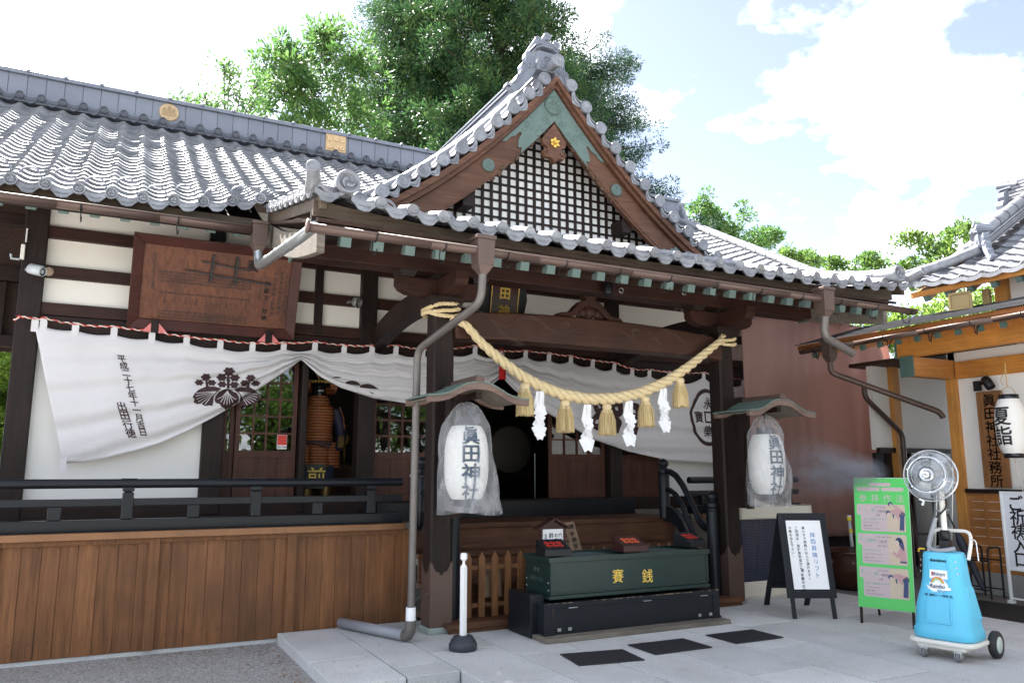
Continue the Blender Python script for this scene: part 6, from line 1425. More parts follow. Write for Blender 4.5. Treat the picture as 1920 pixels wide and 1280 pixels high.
# ================================================================== MISTING FAN
FX, FY, FRZ = 6.76, 4.69, R(-77.3)
t = thing('misting_fan', 'tall misting fan with a round wire cage on a light blue wheeled tank', 'fan', (FX, FY, 0), FRZ, local=True)
M['sky'] = plain('light blue moulded plastic', (.10,.50,.72), .38, 0, .04, 3, .02); M['wire'] = plain('chrome wire', (.62,.64,.66), .25, .85, .05); M['cream'] = plain('cream enamel', (.74,.72,.66), .4)
def se(w, d, z, cy=0, n=40, p=4.0):
    out = []
    for k in range(n):
        a = 2*PI*k/n; c, s = math.cos(a), math.sin(a); out.append((w/2*math.copysign(abs(c)**(2/p), c), cy+d/2*math.copysign(abs(s)**(2/p), s), z))
    return out
secs = [(.50,.40,.165,.0),(.515,.415,.18,0),(.515,.415,.235,0),(.49,.40,.25,0),(.475,.39,.30,.0),(.455,.375,.42,.005),(.42,.35,.50,.01),(.375,.32,.58,.02),(.345,.30,.66,.025),(.325,.285,.76,.03),(.31,.275,.86,.03),(.295,.262,.885,.03),(.25,.22,.893,.03)]
g = MB(); n = 40; vs = [p for s in secs for p in se(*s)]; g.add(vs, [(i*n+k, i*n+(k+1) % n, (i+1)*n+(k+1) % n, (i+1)*n+k) for i in range(len(secs)-1) for k in range(n)], True); g.add(vs[-n:], [tuple(range(n))]); g.add(vs[:n], [tuple(range(n))[::-1]]); tk = g.build('tank', M['sky'], t)
front = lambda z: -np.interp(z, [s[2] for s in secs], [s[1]/2-s[3] for s in secs])
g = MB()   # raised centre panel, a recess rim and side ribs moulded into the front
for a, b, r in (((-.10,.45),(-.105,.30),.008),((-.105,.30),(.105,.30),.008),((.105,.30),(.10,.45),.008),((-.10,.45),(-.08,.56),.006),((.10,.45),(.08,.56),.006),((-.085,.60),(-.075,.86),.007),((.085,.60),(.075,.86),.007)):
    pts = [(a[0]+(b[0]-a[0])*q, front(a[1]+(b[1]-a[1])*q)-.001, a[1]+(b[1]-a[1])*q) for q in np.linspace(0, 1, 10)]; g.tube(pts, r, 8)
g.build('moulded_ribs', M['sky'], tk)
def fr_txt(s, size, x, z, mat, nm, bold=.001, c=.0035, it=0, sp=1):
    a, fs = glyphs(s, size, bold=bold, res=3, spacing=sp); mb = MB(); mb.add([(x+p[0]+it*p[1], front(z+p[1])-c, z+p[1]) for p in a], fs); return mb.build(nm, mat, tk)
fr_txt('shindaiwa', .036, 0, .825, M['ink'], 'maker_lettering', .0016)
def label(w_, h_, x, z, c, mat, nm, poly=None):
    a, fs = flat([poly or rect(0, 0, w_, h_)], .05); mb = MB(); mb.add([(x+p[0], front(z+p[1])-c, z+p[1]) for p in a], fs); return mb.build(nm, mat, tk)
label(.15, .075, 0, .705, .0025, M['white'], 'label'); fr_txt('Shinyo', .042, .0, .705, M['pnavy'], 'label_lettering', .0016); a, fs = glyphs('S', .042, bold=.002); mb = MB(); mb.add([(-.053+p[0], front(.705)-.0045, .707+p[1]) for p in a], fs); mb.build('label_initial', M['red'], tk)
label(0, 0, 0, .60, .0025, M['white'], 'rainbow_label', [(-.10,0),(-.085,.03),(-.05,.045),(-.03,.075),(.02,.08),(.055,.045),(.09,.015),(.105,-.02),(.05,-.03),(.02,-.045),(-.05,-.04),(-.085,-.02)])
for r, c in ((.052,(.7,.08,.05)),(.045,(.85,.55,.05)),(.038,(.15,.5,.2))):
    mb = MB(); mb.tube([(-.01+r*math.cos(q), front(.63)-.005, .628+r*math.sin(q)) for q in np.linspace(.1, PI-.1, 16)], .0036, 6); mb.build('rainbow_band', plain('rainbow paint', c, .5), tk)
fr_txt('Rainbo', .046, -.01, .605, M['pnavy'], 'rainbow_lettering', .0016, .004, .15); fr_txt('Mist', .042, .025, .568, plain('light blue print', (.2,.55,.8), .5), 'rainbow_lettering', .0012, .004, .2)
fr_txt('信陽機材リース販売(株)', .022, 0, .528, M['pnavy'], 'firm_lettering', .0006)
g = MB()
for sx in (-1, 1):
    for z in (.72,.77,.82): xw = np.interp(z, [s[2] for s in secs], [s[0]/2 for s in secs]); g.lathe([(.009,0),(.007,.006),(0,.007)], (sx*(xw-.012), -.11, z), 10, (sx,-.5,0))
g.build('bolts', M['wire'], tk)
g = MB(); g.hexa([(.20,-.06,.36),(.232,-.06,.36),(.240,.13,.32),(.20,.13,.32),(.16,-.04,.62),(.188,-.04,.62),(.192,.11,.60),(.16,.11,.60)]); g.build('side_panel', M['sky'], tk, bevel=.01)
g = MB(); g.prism([p[:2] for p in se(.56,.47,0,0,40,5)], (0,-.01,.125), (1,0,0), (0,1,0), (0,0,.035)); g.box(-.20, .20, -.20, .18, .085, .125); g.build('trolley', M['cream'], t, bevel=.01)
for sx in (-.14, .14):
    g = MB(); g.hexa([(sx-.032,-.22,.075),(sx+.032,-.22,.075),(sx+.032,-.15,.075),(sx-.032,-.15,.075),(sx-.03,-.22,.088),(sx+.03,-.22,.088),(sx+.03,-.15,.088),(sx-.03,-.15,.088)]); g.box(sx-.026, sx-.021, -.225, -.165, .035, .08); g.box(sx+.021, sx+.026, -.225, -.165, .035, .08); cs = g.build('caster', M['wire'], t)
    g = MB(); g.lathe([(0,-.016),(.03,-.016),(.04,-.012),(.042,0),(.04,.012),(.03,.016),(0,.016)], (sx,-.20,.042), 20, (1,0,0)); g.build('caster_wheel', plain('grey rubber', (.16,.16,.17), .6), cs)
for sx in (-1, 1):
    g = MB(); c = (sx*.29, .22, .115); g.lathe([(.07,-.03),(.10,-.032),(.112,-.022),(.115,0),(.112,.022),(.10,.032),(.07,.03)], c, 32, (sx,0,0)); wh = g.build('wheel', plain('black tyre', (.02,.02,.022), .65, 0, .2, 20, .2), t)
    g = MB(); g.lathe([(.0,.026),(.02,.036),(.03,.028),(.078,.030),(.082,.02),(.078,-.02),(0,-.02)], c, 28, (sx,0,0)); g.build('hub', plain('pale green hub', (.52,.62,.60), .45), wh)
g = MB(); hb = bend([(-.155,.09,.66),(-.165,.12,.90),(-.15,.20,1.07),(.17,.20,1.07),(.20,.13,.98),(.185,.07,.83)], .06); g.tube(hb, .0155, 12); g.build('push_handle', M['cream'], t)
g = MB(); g.tube(bend([(.19,.13,1.01),(.25,.10,1.0),(.275,.05,.83)], .03), .005, 6); g.build('cable_tie', M['white'], t)
g = MB(); g.tube(bend([(.17,.20,1.07),(.0,.20,1.075)], .03), .0158, 8) if 0 else None; g.tube(bend([(-.17,.05,.90),(-.215,.03,.905),(-.22,.03,.875)], .015), .008, 8); g.build('yellow_tap', plain('yellow plastic', (.75,.45,.02), .4), t)
g = MB(); g.tube([(.01,.06,.88),(.01,.06,1.42)], .024, 16); po = g.build('pole', M['cream'], t); g = MB(); g.lathe([(.03,.99),(.043,.995),(.045,1.06),(.038,1.075),(.028,1.08)], (.01,.06,0), 20); g.box(-.03,.05,.02,.10,.885,.99); g.build('clamp_collar', M['iron'], po)
g = MB(); hz = [(-.10,-.02,.90),(-.04,-.06,.905),(-.11,-.06,.94),(-.08,-.03,1.10),(-.03,.0,1.20)]; g.tube(bend([(.12,-.02,.93),(.0,-.07,.90),(-.10,-.06,.92),(-.08,.0,1.06),(-.04,.02,1.19)], .05), .019, 10); g.build('grey_hose', M['pvc'], t)
g = MB(); g.tube(bend([(-.04,.02,1.19),(.06,.03,1.28),(.03,.09,1.40),(-.05,.0,1.44)], .05), .008, 8); g.build('power_cable', M['iron'], t)
# fan head, tilted up a little, turned to the left
hd = V(-.03, -.04, 1.565); fd = unit((.10, -1, .08)); fx_ = unit(np.cross(fd, (0,0,1))); fy_ = np.cross(fx_, fd); fy_ = fy_ if fy_[2] > 0 else -fy_
Pf = lambda r, a, c: hd+fx_*r*math.cos(a)+fy_*r*math.sin(a)+fd*c
prf = [(.075,.115),(.13,.112),(.165,.095),(.205,.06),(.228,.0)]; prb = [(.228,0),(.205,-.06),(.165,-.09),(.12,-.105),(.07,-.11)]
RC = 1.0; cage = MB()
def rr_at(pr, u): return np.interp(u, np.linspace(0, 1, len(pr)), [p[0] for p in pr]), np.interp(u, np.linspace(0, 1, len(pr)), [p[1] for p in pr])
for pr, k_ in ((prf, 96), (prb, 72)):
    for k in range(k_):
        a = 2*PI*k/k_; cage.tube([Pf(rr_at(pr, u)[0], a+.10*u, rr_at(pr, u)[1]) for u in np.linspace(0, 1, 7)], .0013, 4, cap=False)
for r, c, w in ((.228,0,.006),(.228,.012,.004),(.165,.097,.004),(.205,.062,.002),(.13,.112,.002),(.205,-.06,.003),(.165,-.09,.002)): cage.tube([Pf(r, q, c) for q in np.linspace(0, 2*PI, 48)[:-1]], w, 6, closed=True)
hdo = cage.build('fan_cage', M['wire'], t)
g = MB(); g.tube([Pf(.158, q, .118) for q in np.linspace(0, 2*PI, 48)[:-1]], .0065, 8, closed=True)
for k in range(6): a = k*PI/3+.3; g.tube([Pf(.158, a, .118), Pf(.158, a, .145)], .008, 8); g.tube([Pf(.158, a, .118), Pf(.228, a, .01)], .003, 5)
g.build('mist_ring', M['wire'], hdo)
g = MB(); g.lathe([(.062,.10),(.06,.122),(.048,.128),(.046,.122),(.0,.126)], hd, 28, fd); bdg = g.build('badge', M['wire'], hdo)
g = MB()
for k in range(16): a = -.3+k*(PI+.6)/15; g.tube([Pf(.036, a, .127), Pf(.045, a, .129)], .0022, 4)
g.lathe([(.028,.127),(.027,.131),(0,.132)], hd, 20, fd); g.build('badge_mark', M['white'], bdg); g = MB(); g.tube([Pf(.016, PI+.6, .134), Pf(.004, 1.2, .134), Pf(.004, -1.9, .134), Pf(.017, .5, .134)], .003, 5); g.build('badge_mark', M['iron'], bdg)
for k in range(4):
    g = MB(); a0 = k*PI/2+.5; q = np.linspace(0, 1, 8); g.grid(lambda u, v: Pf(.05+.155*v, a0+(u-.5)*(.95-.15*v), .01+.05*(u-.5)), np.linspace(0, 1, 7), np.linspace(0, 1, 6)); g.build('fan_blade', plain('grey translucent blade', (.32,.36,.40), .35), hdo, solid=.003)
g = MB(); g.lathe([(0,.06),(.05,.055),(.06,.03),(.07,-.05),(.075,-.16),(.05,-.19),(0,-.19)], hd, 24, fd); g.build('motor', plain('grey motor housing', (.28,.30,.32), .4), hdo)
g = MB(); g.tube([tuple(hd-fd*.15), (.01,.06,1.50), (.01,.06,1.38)], .02, 10); g.tube([(-.10,-.10,1.30),(-.085,-.09,1.34),(-.115,-.12,1.36)], .014, 8); g.build('tilt_joint', M['wire'], hdo)
# mist drifting away from it
vm = bpy.data.materials.new('cool mist'); vm.use_nodes = True; nt = vm.node_tree; nt.nodes.remove(nt.nodes['Principled BSDF']); pv = N(nt, 'ShaderNodeVolumePrincipled'); pv.inputs['Color'].default_value = (.95,.96,1,1); pv.inputs['Anisotropy'].default_value = .3
tcn = nt.nodes.new('ShaderNodeTexCoord'); gen = mapped(nt, (1,1,1), coord='Generated'); sx_ = N(nt, 'ShaderNodeSeparateXYZ'); nt.links.new(gen, sx_.inputs[0])
def mm(op, a, b, c=None):
    q = nt.nodes.new('ShaderNodeMath'); q.operation = op
    for i, v in enumerate((a, b, c)):
        if v is None: continue
        if isinstance(v, (int, float)): q.inputs[i].default_value = v
        else: nt.links.new(v, q.inputs[i])
    return q.outputs[0]
obj_ = mapped(nt, (1,1,1)); so_ = N(nt, 'ShaderNodeSeparateXYZ'); nt.links.new(obj_, so_.inputs[0])
ln_ = mm('DIVIDE', so_.outputs[0], 2.5); rad = mm('SQRT', mm('ADD', mm('POWER', so_.outputs[1], 2), mm('POWER', so_.outputs[2], 2)), 0); lim = mm('ADD', mm('MULTIPLY', ln_, .34), .16)
fall = mm('SUBTRACT', 1, mm('DIVIDE', rad, lim)); fall = mm('MAXIMUM', fall, 0); nz = noise(nt, mapped(nt, (1.1,2.6,2.6)), 3.2, 7, .68, .8)
dens = mm('MULTIPLY', mm('MULTIPLY', fall, mm('MAXIMUM', mm('SUBTRACT', mm('MULTIPLY', nz, 3.2), 1.25), 0)), mm('MAXIMUM', mm('SUBTRACT', 1.0, ln_), 0)); nt.links.new(mm('MULTIPLY', dens, 9.0), pv.inputs['Density']); nt.links.new(pv.outputs[0], nt.nodes['Material Output'].inputs['Volume'])
a, b = V(6.50,5.12,1.57), V(7.75,7.35,1.66); g = MB(); g.lathe([(0,0),(.17,.0),(.33,1.2),(.5,2.5),(0,2.5)], (0,0,0), 16, (1,0,0)); mo = g.build('mist', vm); mo.location = a; mo.rotation_euler = V(*(b-a)) is not None and Vector(b-a).to_track_quat('X', 'Z').to_euler(); tag(mo, kind='stuff')

# ================================================================== POT, STRIPED POLE, LADDER, WHITE SIGN, MATS AT THE OFFICE
p = at(1590, 1100, Z=0); g = MB(); g.lathe([(0,0),(.26,0),(.33,.10),(.40,.25),(.42,.40),(.40,.47),(.43,.50),(.44,.53),(.40,.545),(.37,.53),(.36,.40),(0,.38)], (p[0]+.15, p[1], -.03), 36)
t = thing('water_pot', 'large glazed brown ceramic pot behind the green sign', 'pot', (p[0]+.15, p[1], -.03)); g.build('glazed_body', plain('brown glaze', (.045,.017,.010), .2, 0, .4, 6, .06), t); g = MB(); g.lathe([(0,.46),(.37,.46)], (p[0]+.15, p[1], -.03), 30); g.build('water', plain('dark water', (.01,.012,.012), .05), t)
p = at(1598, 1048, Y=8.4); q = at(1592, 972, Y=8.4); t = thing('marker_pole', 'pale grey marker pole with yellow bands standing by the brown pot', 'pole', (p[0], 8.4, -.03)); g = MB(); g.tube([(p[0]+.05,8.4,-.03), (q[0],8.4,q[2]-.02)], .024, 12); g.build('shaft', plain('grey white pole', (.52,.53,.54), .5), t)
g = MB(); g.tube([(q[0],8.4,q[2]-.03),(q[0],8.4,q[2]+.03)], .036, 12); g.tube([(q[0]+.012,8.395,q[2]-.20),(q[0]+.011,8.395,q[2]-.15)], .028, 12); g.build('yellow_band', plain('yellow band', (.8,.6,.03), .5), t); g = MB(); g.lathe([(.036,.03),(.03,.05),(0,.055)], (q[0],8.4,q[2]), 14); g.build('pole_cap', M['white'], t)
t = thing('step_ladder', 'grey metal ladder leaning in the dark gap behind the fan', 'ladder', tuple(at(1755, 1080, Z=-.03))); L0, L1 = at(1750, 1080, Y=7.3), at(1757, 850, Y=7.6); R0, R1 = at(1782, 1080, Y=7.1), at(1785, 845, Y=7.4)
for a, b in ((L0, L1), (R0, R1)): g = MB(); g.bar(a, b, .03, .05); g.build('stile', M['galv'], t)
for k in range(7): g = MB(); f = (k+.6)/7; g.bar(L0+(L1-L0)*f, R0+(R1-R0)*f, .03, .03); g.build('rung', M['galv'], t)
S0, S1 = at(1893, 1130, Z=0), at(1872, 922, X=9.95); dr_ = unit(V(-.05, -1, 0)); P6 = lambda a, b, c=0: V(S0[0]+.02, S0[1], 0)+dr_*a+V(S1[0]-S0[0], S1[1]-S0[1]-0, S1[2])*(b/1.35)+V(-1, .05, 0)*c
t = thing('white_sign', 'white framed standing sign with bold black characters at the right edge of the yard', 'sign', (S0[0], S0[1], 0))
g = MB()
def pl6(mb, a0, a1, b0, b1, c0, c1): plate(mb, a0, a1, b0, b1, c0, c1, P6)
pl6(g, 0, .03, 0, 1.36, -.02, .01); pl6(g, .55, .58, 0, 1.36, -.02, .01); pl6(g, .03, .55, 1.33, 1.36, -.02, .01); pl6(g, .03, .55, .40, .43, -.02, .01); pl6(g, .03, .55, .05, .07, -.02, .01); pl6(g, -.02, .05, 0, .035, -.04, .03); g.build('frame', plain('white aluminium', (.78,.80,.80), .35), t, bevel=.003)
g = MB(); pl6(g, .03, .55, .43, 1.33, -.012, 0); pb_ = g.build('panel', plain('white sign face', (.78,.79,.84), .4), t); g = MB()
for i, ch in enumerate('ご祈祷入口'): place(g, glyphs(ch, .205, bold=.0045), P6(.20, 1.225-.172*i, .002), dr_, unit(V(S1[0]-S0[0], S1[1]-S0[1], S1[2])))
g.build('writing', M['ink'], pb_)
p = at(1912, 1090, Z=0); g = MB(); g.box(p[0]+.15, p[0]+.55, p[1]-.45, p[1]+.1, -.03, .19); o_ = g.build('water_weight', plain('blue grey plastic', (.20,.24,.32), .4), None, bevel=.05, loc=(p[0]+.3, p[1]-.2, -.03)); tag(o_, 'rounded blue grey plastic weight on the ground behind the white sign', 'weight')
q4 = [at(x, y, Z=-.03) for x, y in ((1668,1175),(1745,1120),(1935,1118),(1935,1148),(1862,1180))]
g = MB(); g.box(7.95, 10.1, 4.4, 6.55, -.035, -.018); rm = plain('black mesh rubber', (.02,.02,.022), .6, 0, .3, 40, .6)
for i in range(54): 
    y = 4.42+i*.0393; g.box(7.96, 10.09, y, y+.017, -.018, -.010)
tag(g.build('entrance_mat', rm, None, loc=(9, 5.5, -.035)), 'wide black ribbed rubber entrance mat on the ground behind the fan', 'mat')
g = MB(); g.box(9.7, 10.2, 7.2, 7.6, 0, 0) if 0 else None
t = thing('umbrella_rack', 'black wire umbrella rack with dark umbrellas by the office wainscot', 'rack', (10.5, 6.75, 0)); 
for y in (6.55, 6.80):
    g = MB(); g.tube(bend([(10.35,y,-.03),(10.35,y,.62),(10.62,y,.62),(10.62,y,-.03)], .07), .013, 8); g.build('hoop', M['iron'], t)
g = MB()
for z in (.08, .45):
    for x in (10.35, 10.62): g.tube([(x,6.55,z),(x,7.05,z)], .010, 6)
g.build('side_rail', M['iron'], t)
um = thing('umbrella', 'furled dark umbrella leaning against the rack by the office post', 'umbrella', (10.45, 6.7, 0)); a, b = V(10.42,6.68,.04), V(10.5,7.12,.95); g = MB(); g.tube([a, a+(b-a)*.08, a+(b-a)*.25, a+(b-a)*.7, a+(b-a)*.82], [.008,.03,.045,.06,.02], 12); g.build('canopy', plain('dark blue umbrella cloth', (.03,.032,.05), .6, 0, .4, 30), um); g = MB(); g.tube([a+(b-a)*.8, b, b+V(0,.03,.06), b+V(0,.08,.05), b+V(0,.09,.0)], .011, 8); g.build('handle', M['iron'], um)

# ================================================================== OFFICE
OX = 10.85
off = thing('shrine_office', 'new timber shrine office with white walls, a low copper eave and grey tiled upper roof', 'office', (OX, 5, -.03))
def O(mb, name, mat, **k): return mb.build(name, mat, off, **k)
g = MB(); g.box(OX+.03, OX+.15, -4, 7.2, 1.30, 3.3); g.box(OX+.03, 14, 7.10, 7.22, .25, 3.3); g.box(OX+.2, OX+.3, -4, 6.3, 3.2, 4.45); O(g, 'plaster_wall', M['plaster'])
for y in (7.15, 5.33, 3.5): g = MB(); g.box(OX-.04, OX+.11, y-.075, y+.075, .22, 2.93); O(g, 'post', M['office_z'], bevel=.006)
g = MB(); g.box(OX-.03, OX+.08, -4, 7.07, 2.915, 3.16); O(g, 'head_beam', M['office'], bevel=.006)
g = MB(); g.box(OX-.06, OX+.06, -4, 7.07, 1.31, 1.365); O(g, 'sill_rail', M['dark_y'], bevel=.004)
g = MB()
for k in range(9): z = .25+k*.118; g.box(OX+.0, OX+.025, -4, 7.07, z+.003, z+.115)
O(g, 'wainscot_boards', M['office_panel'], bevel=.003)
for y in (6.82, 6.38, 5.9, 5.5, 4.9, 4.4): g = MB(); g.box(OX-.022, OX+.0, y-.022, y+.022, .25, 1.31); O(g, 'wainscot_batten', M['office_panel'], bevel=.003)
g = MB(); g.box(OX-.02, OX+.1, -4, 7.22, -.05, .25); O(g, 'plinth', plain('office concrete plinth', (.30,.30,.29), .8, 0, .15, 6, .3), bevel=.004)
g = MB(); g.box(9.93, OX+.1, 7.09, 7.27, 2.92, 3.19); arm_ = O(g, 'bracket_beam', M['office'] if 0 else wood('cypress bracket beam', (.42,.165,.04), (.62,.29,.085), 'x', .45, .05), bevel=.006); g = MB(); g.box(9.915, 9.945, 7.08, 7.28, 2.91, 3.20); g.build('end_cap', M['verdigris_d'], arm_)
g = MB(); g.box(9.98, 10.12, -4, 7.36, 3.195, 3.50); O(g, 'eave_purlin', M['office'], bevel=.006); g = MB(); g.box(9.97, 10.13, 7.36, 7.385, 3.185, 3.51); O(g, 'purlin_end', M['verdigris_d'])
es = .27
for k in range(34):
    y = 8.55-k*.29; g = MB(); d = V(1.35, 0, 1.35*es); a = V(9.66, y, 3.375); g.bar(a, a+d, .055, .07, (0,1,0) if 0 else (0,0,1)); rf_ = O(g, 'rafter', M['office'] if 0 else M['office_panel'])
    b = MB(); b.bar(a-unit(d)*.008, a+unit(d)*.05, .064, .078); b.build('rafter_cap', M['verdigris_d'], rf_)
g = MB(); g.add([(9.60,-4,3.43),(9.60,8.75,3.43),(11.1,8.75,3.43+1.5*es),(11.1,-4,3.43+1.5*es)], [(0,1,2,3)]); O(g, 'eave_boarding', M['office_panel'], solid=.02)
g = MB(); g.box(9.60, 9.64, -4, 8.75, 3.425, 3.50); g.box(9.56, 9.60, -4, 8.78, 3.485, 3.545); O(g, 'fascia', wood('fascia cypress', (.25,.09,.025), (.42,.18,.06), 'y', .5), bevel=.004)
g = MB()
shin = plain('dark copper shingle', (.085,.085,.09), .38, .45, .3, 9, .1, .5, .18)
for k in range(14):
    x0 = 9.52+k*.115; z0 = 3.548+(x0-9.52)*es; y = -4+(k % 2)*.3
    while y < 8.8: ye = min(8.8, y+.6); g.hexa([(x0,y+.002,z0),(x0+.16,y+.002,z0+.16*es-.008),(x0+.16,ye-.002,z0+.16*es-.008),(x0,ye-.002,z0),(x0,y+.002,z0+.016),(x0+.16,y+.002,z0+.16*es),(x0+.16,ye-.002,z0+.16*es),(x0,ye-.002,z0+.016)]); y = ye
O(g, 'copper_eave', shin)
g = MB(); r = .055; A_ = [(r*math.cos(PI+PI*i/10), r*math.sin(PI+PI*i/10)) for i in range(11)]
for k in range(13):
    a, b = 8.65-k, 8.65-k-1.0; vs = [(9.50+p, a+.01, 3.45+q) for p, q in A_]+[(9.50+p*1.02, b, 3.45+q*1.02) for p, q in A_]; g.add(vs, [(j, j+1, 12+j, 11+j) for j in range(10)], True)
gu = O(g, 'gutter', M['copper'], solid=.004); h = MB()
for k in range(15):
    y = 8.4-k*.62; h.tube([(9.50+(r+.008)*math.cos(PI+PI*i/8), y, 3.45+(r+.008)*math.sin(PI+PI*i/8)) for i in range(9)], .007, 6); h.tube([(9.53,y,3.40),(9.54,y,3.30),(9.57,y,3.29),(9.58,y,3.36),(9.64,y,3.43)], .008, 6)
h.build('hooks', M['iron'], gu)
pc = V(9.50, 8.12, 3.42); g = MB(); w = .085; P_ = lambda s, zz: [(pc[0]-s,pc[1]-s,zz),(pc[0]+s,pc[1]-s,zz),(pc[0]+s,pc[1]+s,zz),(pc[0]-s,pc[1]+s,zz)]; g.hexa(P_(w*1.15, 3.50)+P_(w*1.15, 3.54)); g.hexa(P_(w*.85, 3.28)+P_(w, 3.499)); g.hexa(P_(w*.4, 3.20)+P_(w*.85, 3.279)); O(g, 'rain_hopper', M['copper'], bevel=.004)
pe_ = at(1775, 797, Y=7.26)
g = MB(); g.tube(bend([(9.50,8.12,3.22),(9.50,8.12,3.05),(10.76,7.30,2.45),(10.80,7.30,2.38)], .08), .042, 14); O(g, 'downpipe', M['copper'])
g = MB(); g.tube(bend([(10.55,8.4,2.95),(10.55,8.4,2.75),(11.3,8.35,2.2),(11.3,8.35,0)], .10), .04, 12); O(g, 'downpipe', plain('dark brown pipe', (.06,.035,.028), .4), bevel=0)
# a side wing seen past the post
g = MB(); g.box(11.0, 14.5, 8.6, 8.7, 1.95, 3.3); O(g, 'wing_wall', M['plaster']); g = MB(); g.box(11.0, 14.5, 8.63, 8.7, .0, 1.9); O(g, 'dark_window', M['lacq'])
g = MB(); g.box(11.0, 14.5, 8.55, 8.62, 1.90, 1.98)
for x in (11.25, 11.8, 12.35): g.box(x-.02, x+.02, 8.60, 8.63, .1, 1.9)
for z in (.6, 1.25): g.box(11.0, 14, 8.605, 8.625, z-.012, z+.012)
O(g, 'window_frame', M['dark_x']); g = MB(); g.box(11.38, 11.56, 8.52, 8.66, 0, 3.3); O(g, 'post', M['office_z'], bevel=.005)
g = MB(); g.box(10.9, 15, 7.28, 8.95, 3.30, 3.36); O(g, 'wing_eave', M['soffit']); g = MB(); g.box(10.98, 14, -4, 7.3, 3.36, 3.40); O(g, 'ceiling', M['soffit'])
# upper roof: eave facing the yard, hip, ridges with end tiles
ux0, uz0, us_ = 10.4, 4.235, .62; ct_, st_ = 1/math.hypot(1, us_), us_/math.hypot(1, us_); ulen = 2.75/ct_
def Pu(c, s): return V(ux0+s*ct_, c, uz0+s*st_-.06*math.sin(PI*min(1, s/ulen))+.12*max(0, 1-(7.45-c)/1.3)**2*max(0, 1-s/1.2)*(1 if c > 6.15 else 0))
Nu = lambda c, s: V(-st_, 0, ct_)
g = MB(); y = 7.45
while y > -1.5:
    j = 0
    while j*.23 < ulen:
        x = j*.23*ct_
        if y-.15 < 7.5-x or y < 6.9: tile(g, Pu, Nu, y, y-.28, j*.23, j*.23+.26)
        j += 1
    y -= .28
up_t = O(g, 'upper_roof_tiles', M['tile'])
g = MB(); y = 7.45
while y > -1.5:
    q = Pu(y-.05, 0); roundel(g, q+V(-.02,0,.012), (-1,0,0), .052, whirl=False)
    g.strip([Pu(y-.05-.28*i/8, 0)+V(-.01,0,.02-.03*math.sin(PI*i/8)) for i in range(9)], [Pu(y-.05-.28*i/8, 0)+V(-.01,0,-.035-.03*math.sin(PI*i/8)) for i in range(9)], (-.018,0,0)); y -= .28
g.build('eave_end_tiles', M['tile'], up_t)
g = MB(); hp = [V(ux0+q*.98, 7.5-q, uz0+.10+q*us_+.14*max(0, 1-q/.8)**2) for q in np.linspace(-.02, .75, 8)]; roll(g, hp, .075, 14, .3); roll(g, [p+V(.16,.16,.0) for p in hp], .075, 14, .3); g.build('hip_roll', M['tile'], up_t)
b = MB(); roundel(b, hp[0], (-.7,.7,.1), .09); roundel(b, hp[0]+V(.16,.16,0), (-.7,.7,.1), .085); b.build('hip_end', M['tile'], up_t)
oo = onigawara('hip_end_tile', tuple(hp[-1]+V(.02,-.05,.0)), (-.75,.65,0), off, .62)
g = MB(); kd = [V(ux0+x, 6.78-.02*x, uz0+x*us_+.24) for x in np.linspace(.75, 2.6, 14)]
for dz, w in ((-.15,.13),(-.11,.12),(-.07,.13),(-.03,.12)): g.strip([p+V(0,-w,dz) for p in kd], [p+V(0,w,dz) for p in kd], (0,0,.028))
roll(g, [p+V(0,0,.05) for p in kd], .095, 14, .26); g.build('descending_ridge', M['tile'], up_t)
g = MB(); roll(g, [V(ux0+x, 7.02, uz0+x*us_+.10) for x in np.linspace(.55, 2.7, 12)], .075, 14, .3); g.build('verge_roll', M['tile'], up_t)
g = MB()
for k in range(5): g.box(12.85, 13.2, -1.5, 7.2, 5.98+k*.055, 6.02+k*.055)
roll(g, [(13.02,-1.5,6.30),(13.02,7.2,6.30)], .09, 12, .3); g.build('upper_ridge', M['tile'], up_t)
onigawara('ridge_end_tile', (13.02, 7.25, 5.85), (0,1,0), off, .85)
g = MB(); g.add([(10.46,7.4,4.17),(10.46,-4,4.17),(13.0,-4,5.7),(13.0,7.2,5.7)], [(0,1,2,3)]); O(g, 'upper_boarding', M['office_panel'], solid=.03)
g = MB(); g.box(10.45, 10.50, -4, 7.4, 4.13, 4.21); O(g, 'upper_fascia', M['office'], bevel=.004)
for k in range(24): y = 7.2-k*.33; g = MB(); d = unit(V(1,0,us_)); a = V(10.52,y,4.10); g.bar(a, a+d*1.0, .07, .085); q_ = O(g, 'upper_rafter', M['office_panel']); b = MB(); b.bar(a-d*.008, a+d*.06, .08, .095); b.build('rafter_cap', M['verdigris_d'], q_)
g = MB(); g.box(10.86, 11.0, 6.25, 6.42, 3.7, 4.3); O(g, 'upper_post', M['office_z']); g = MB(); g.box(10.95, 11.05, -4, 6.3, 3.6, 4.4); O(g, 'upper_wall', M['plaster'])
p = at(1803, 565, X=10.55); t = thing('loudspeaker', 'boxy tan horn loudspeaker mounted above the low copper eave of the office', 'loudspeaker', tuple(p)); tan = plain('tan plastic', (.40,.29,.13), .5); fd2 = unit((-.92,-.35,-.08)); sx2 = unit(np.cross(fd2, (0,0,1))); sy2 = np.cross(sx2, fd2)
def sq_(s, c): return [p+sx2*a*s+sy2*b*s*.85+fd2*c for a, b in ((-1,-1),(1,-1),(1,1),(-1,1))]
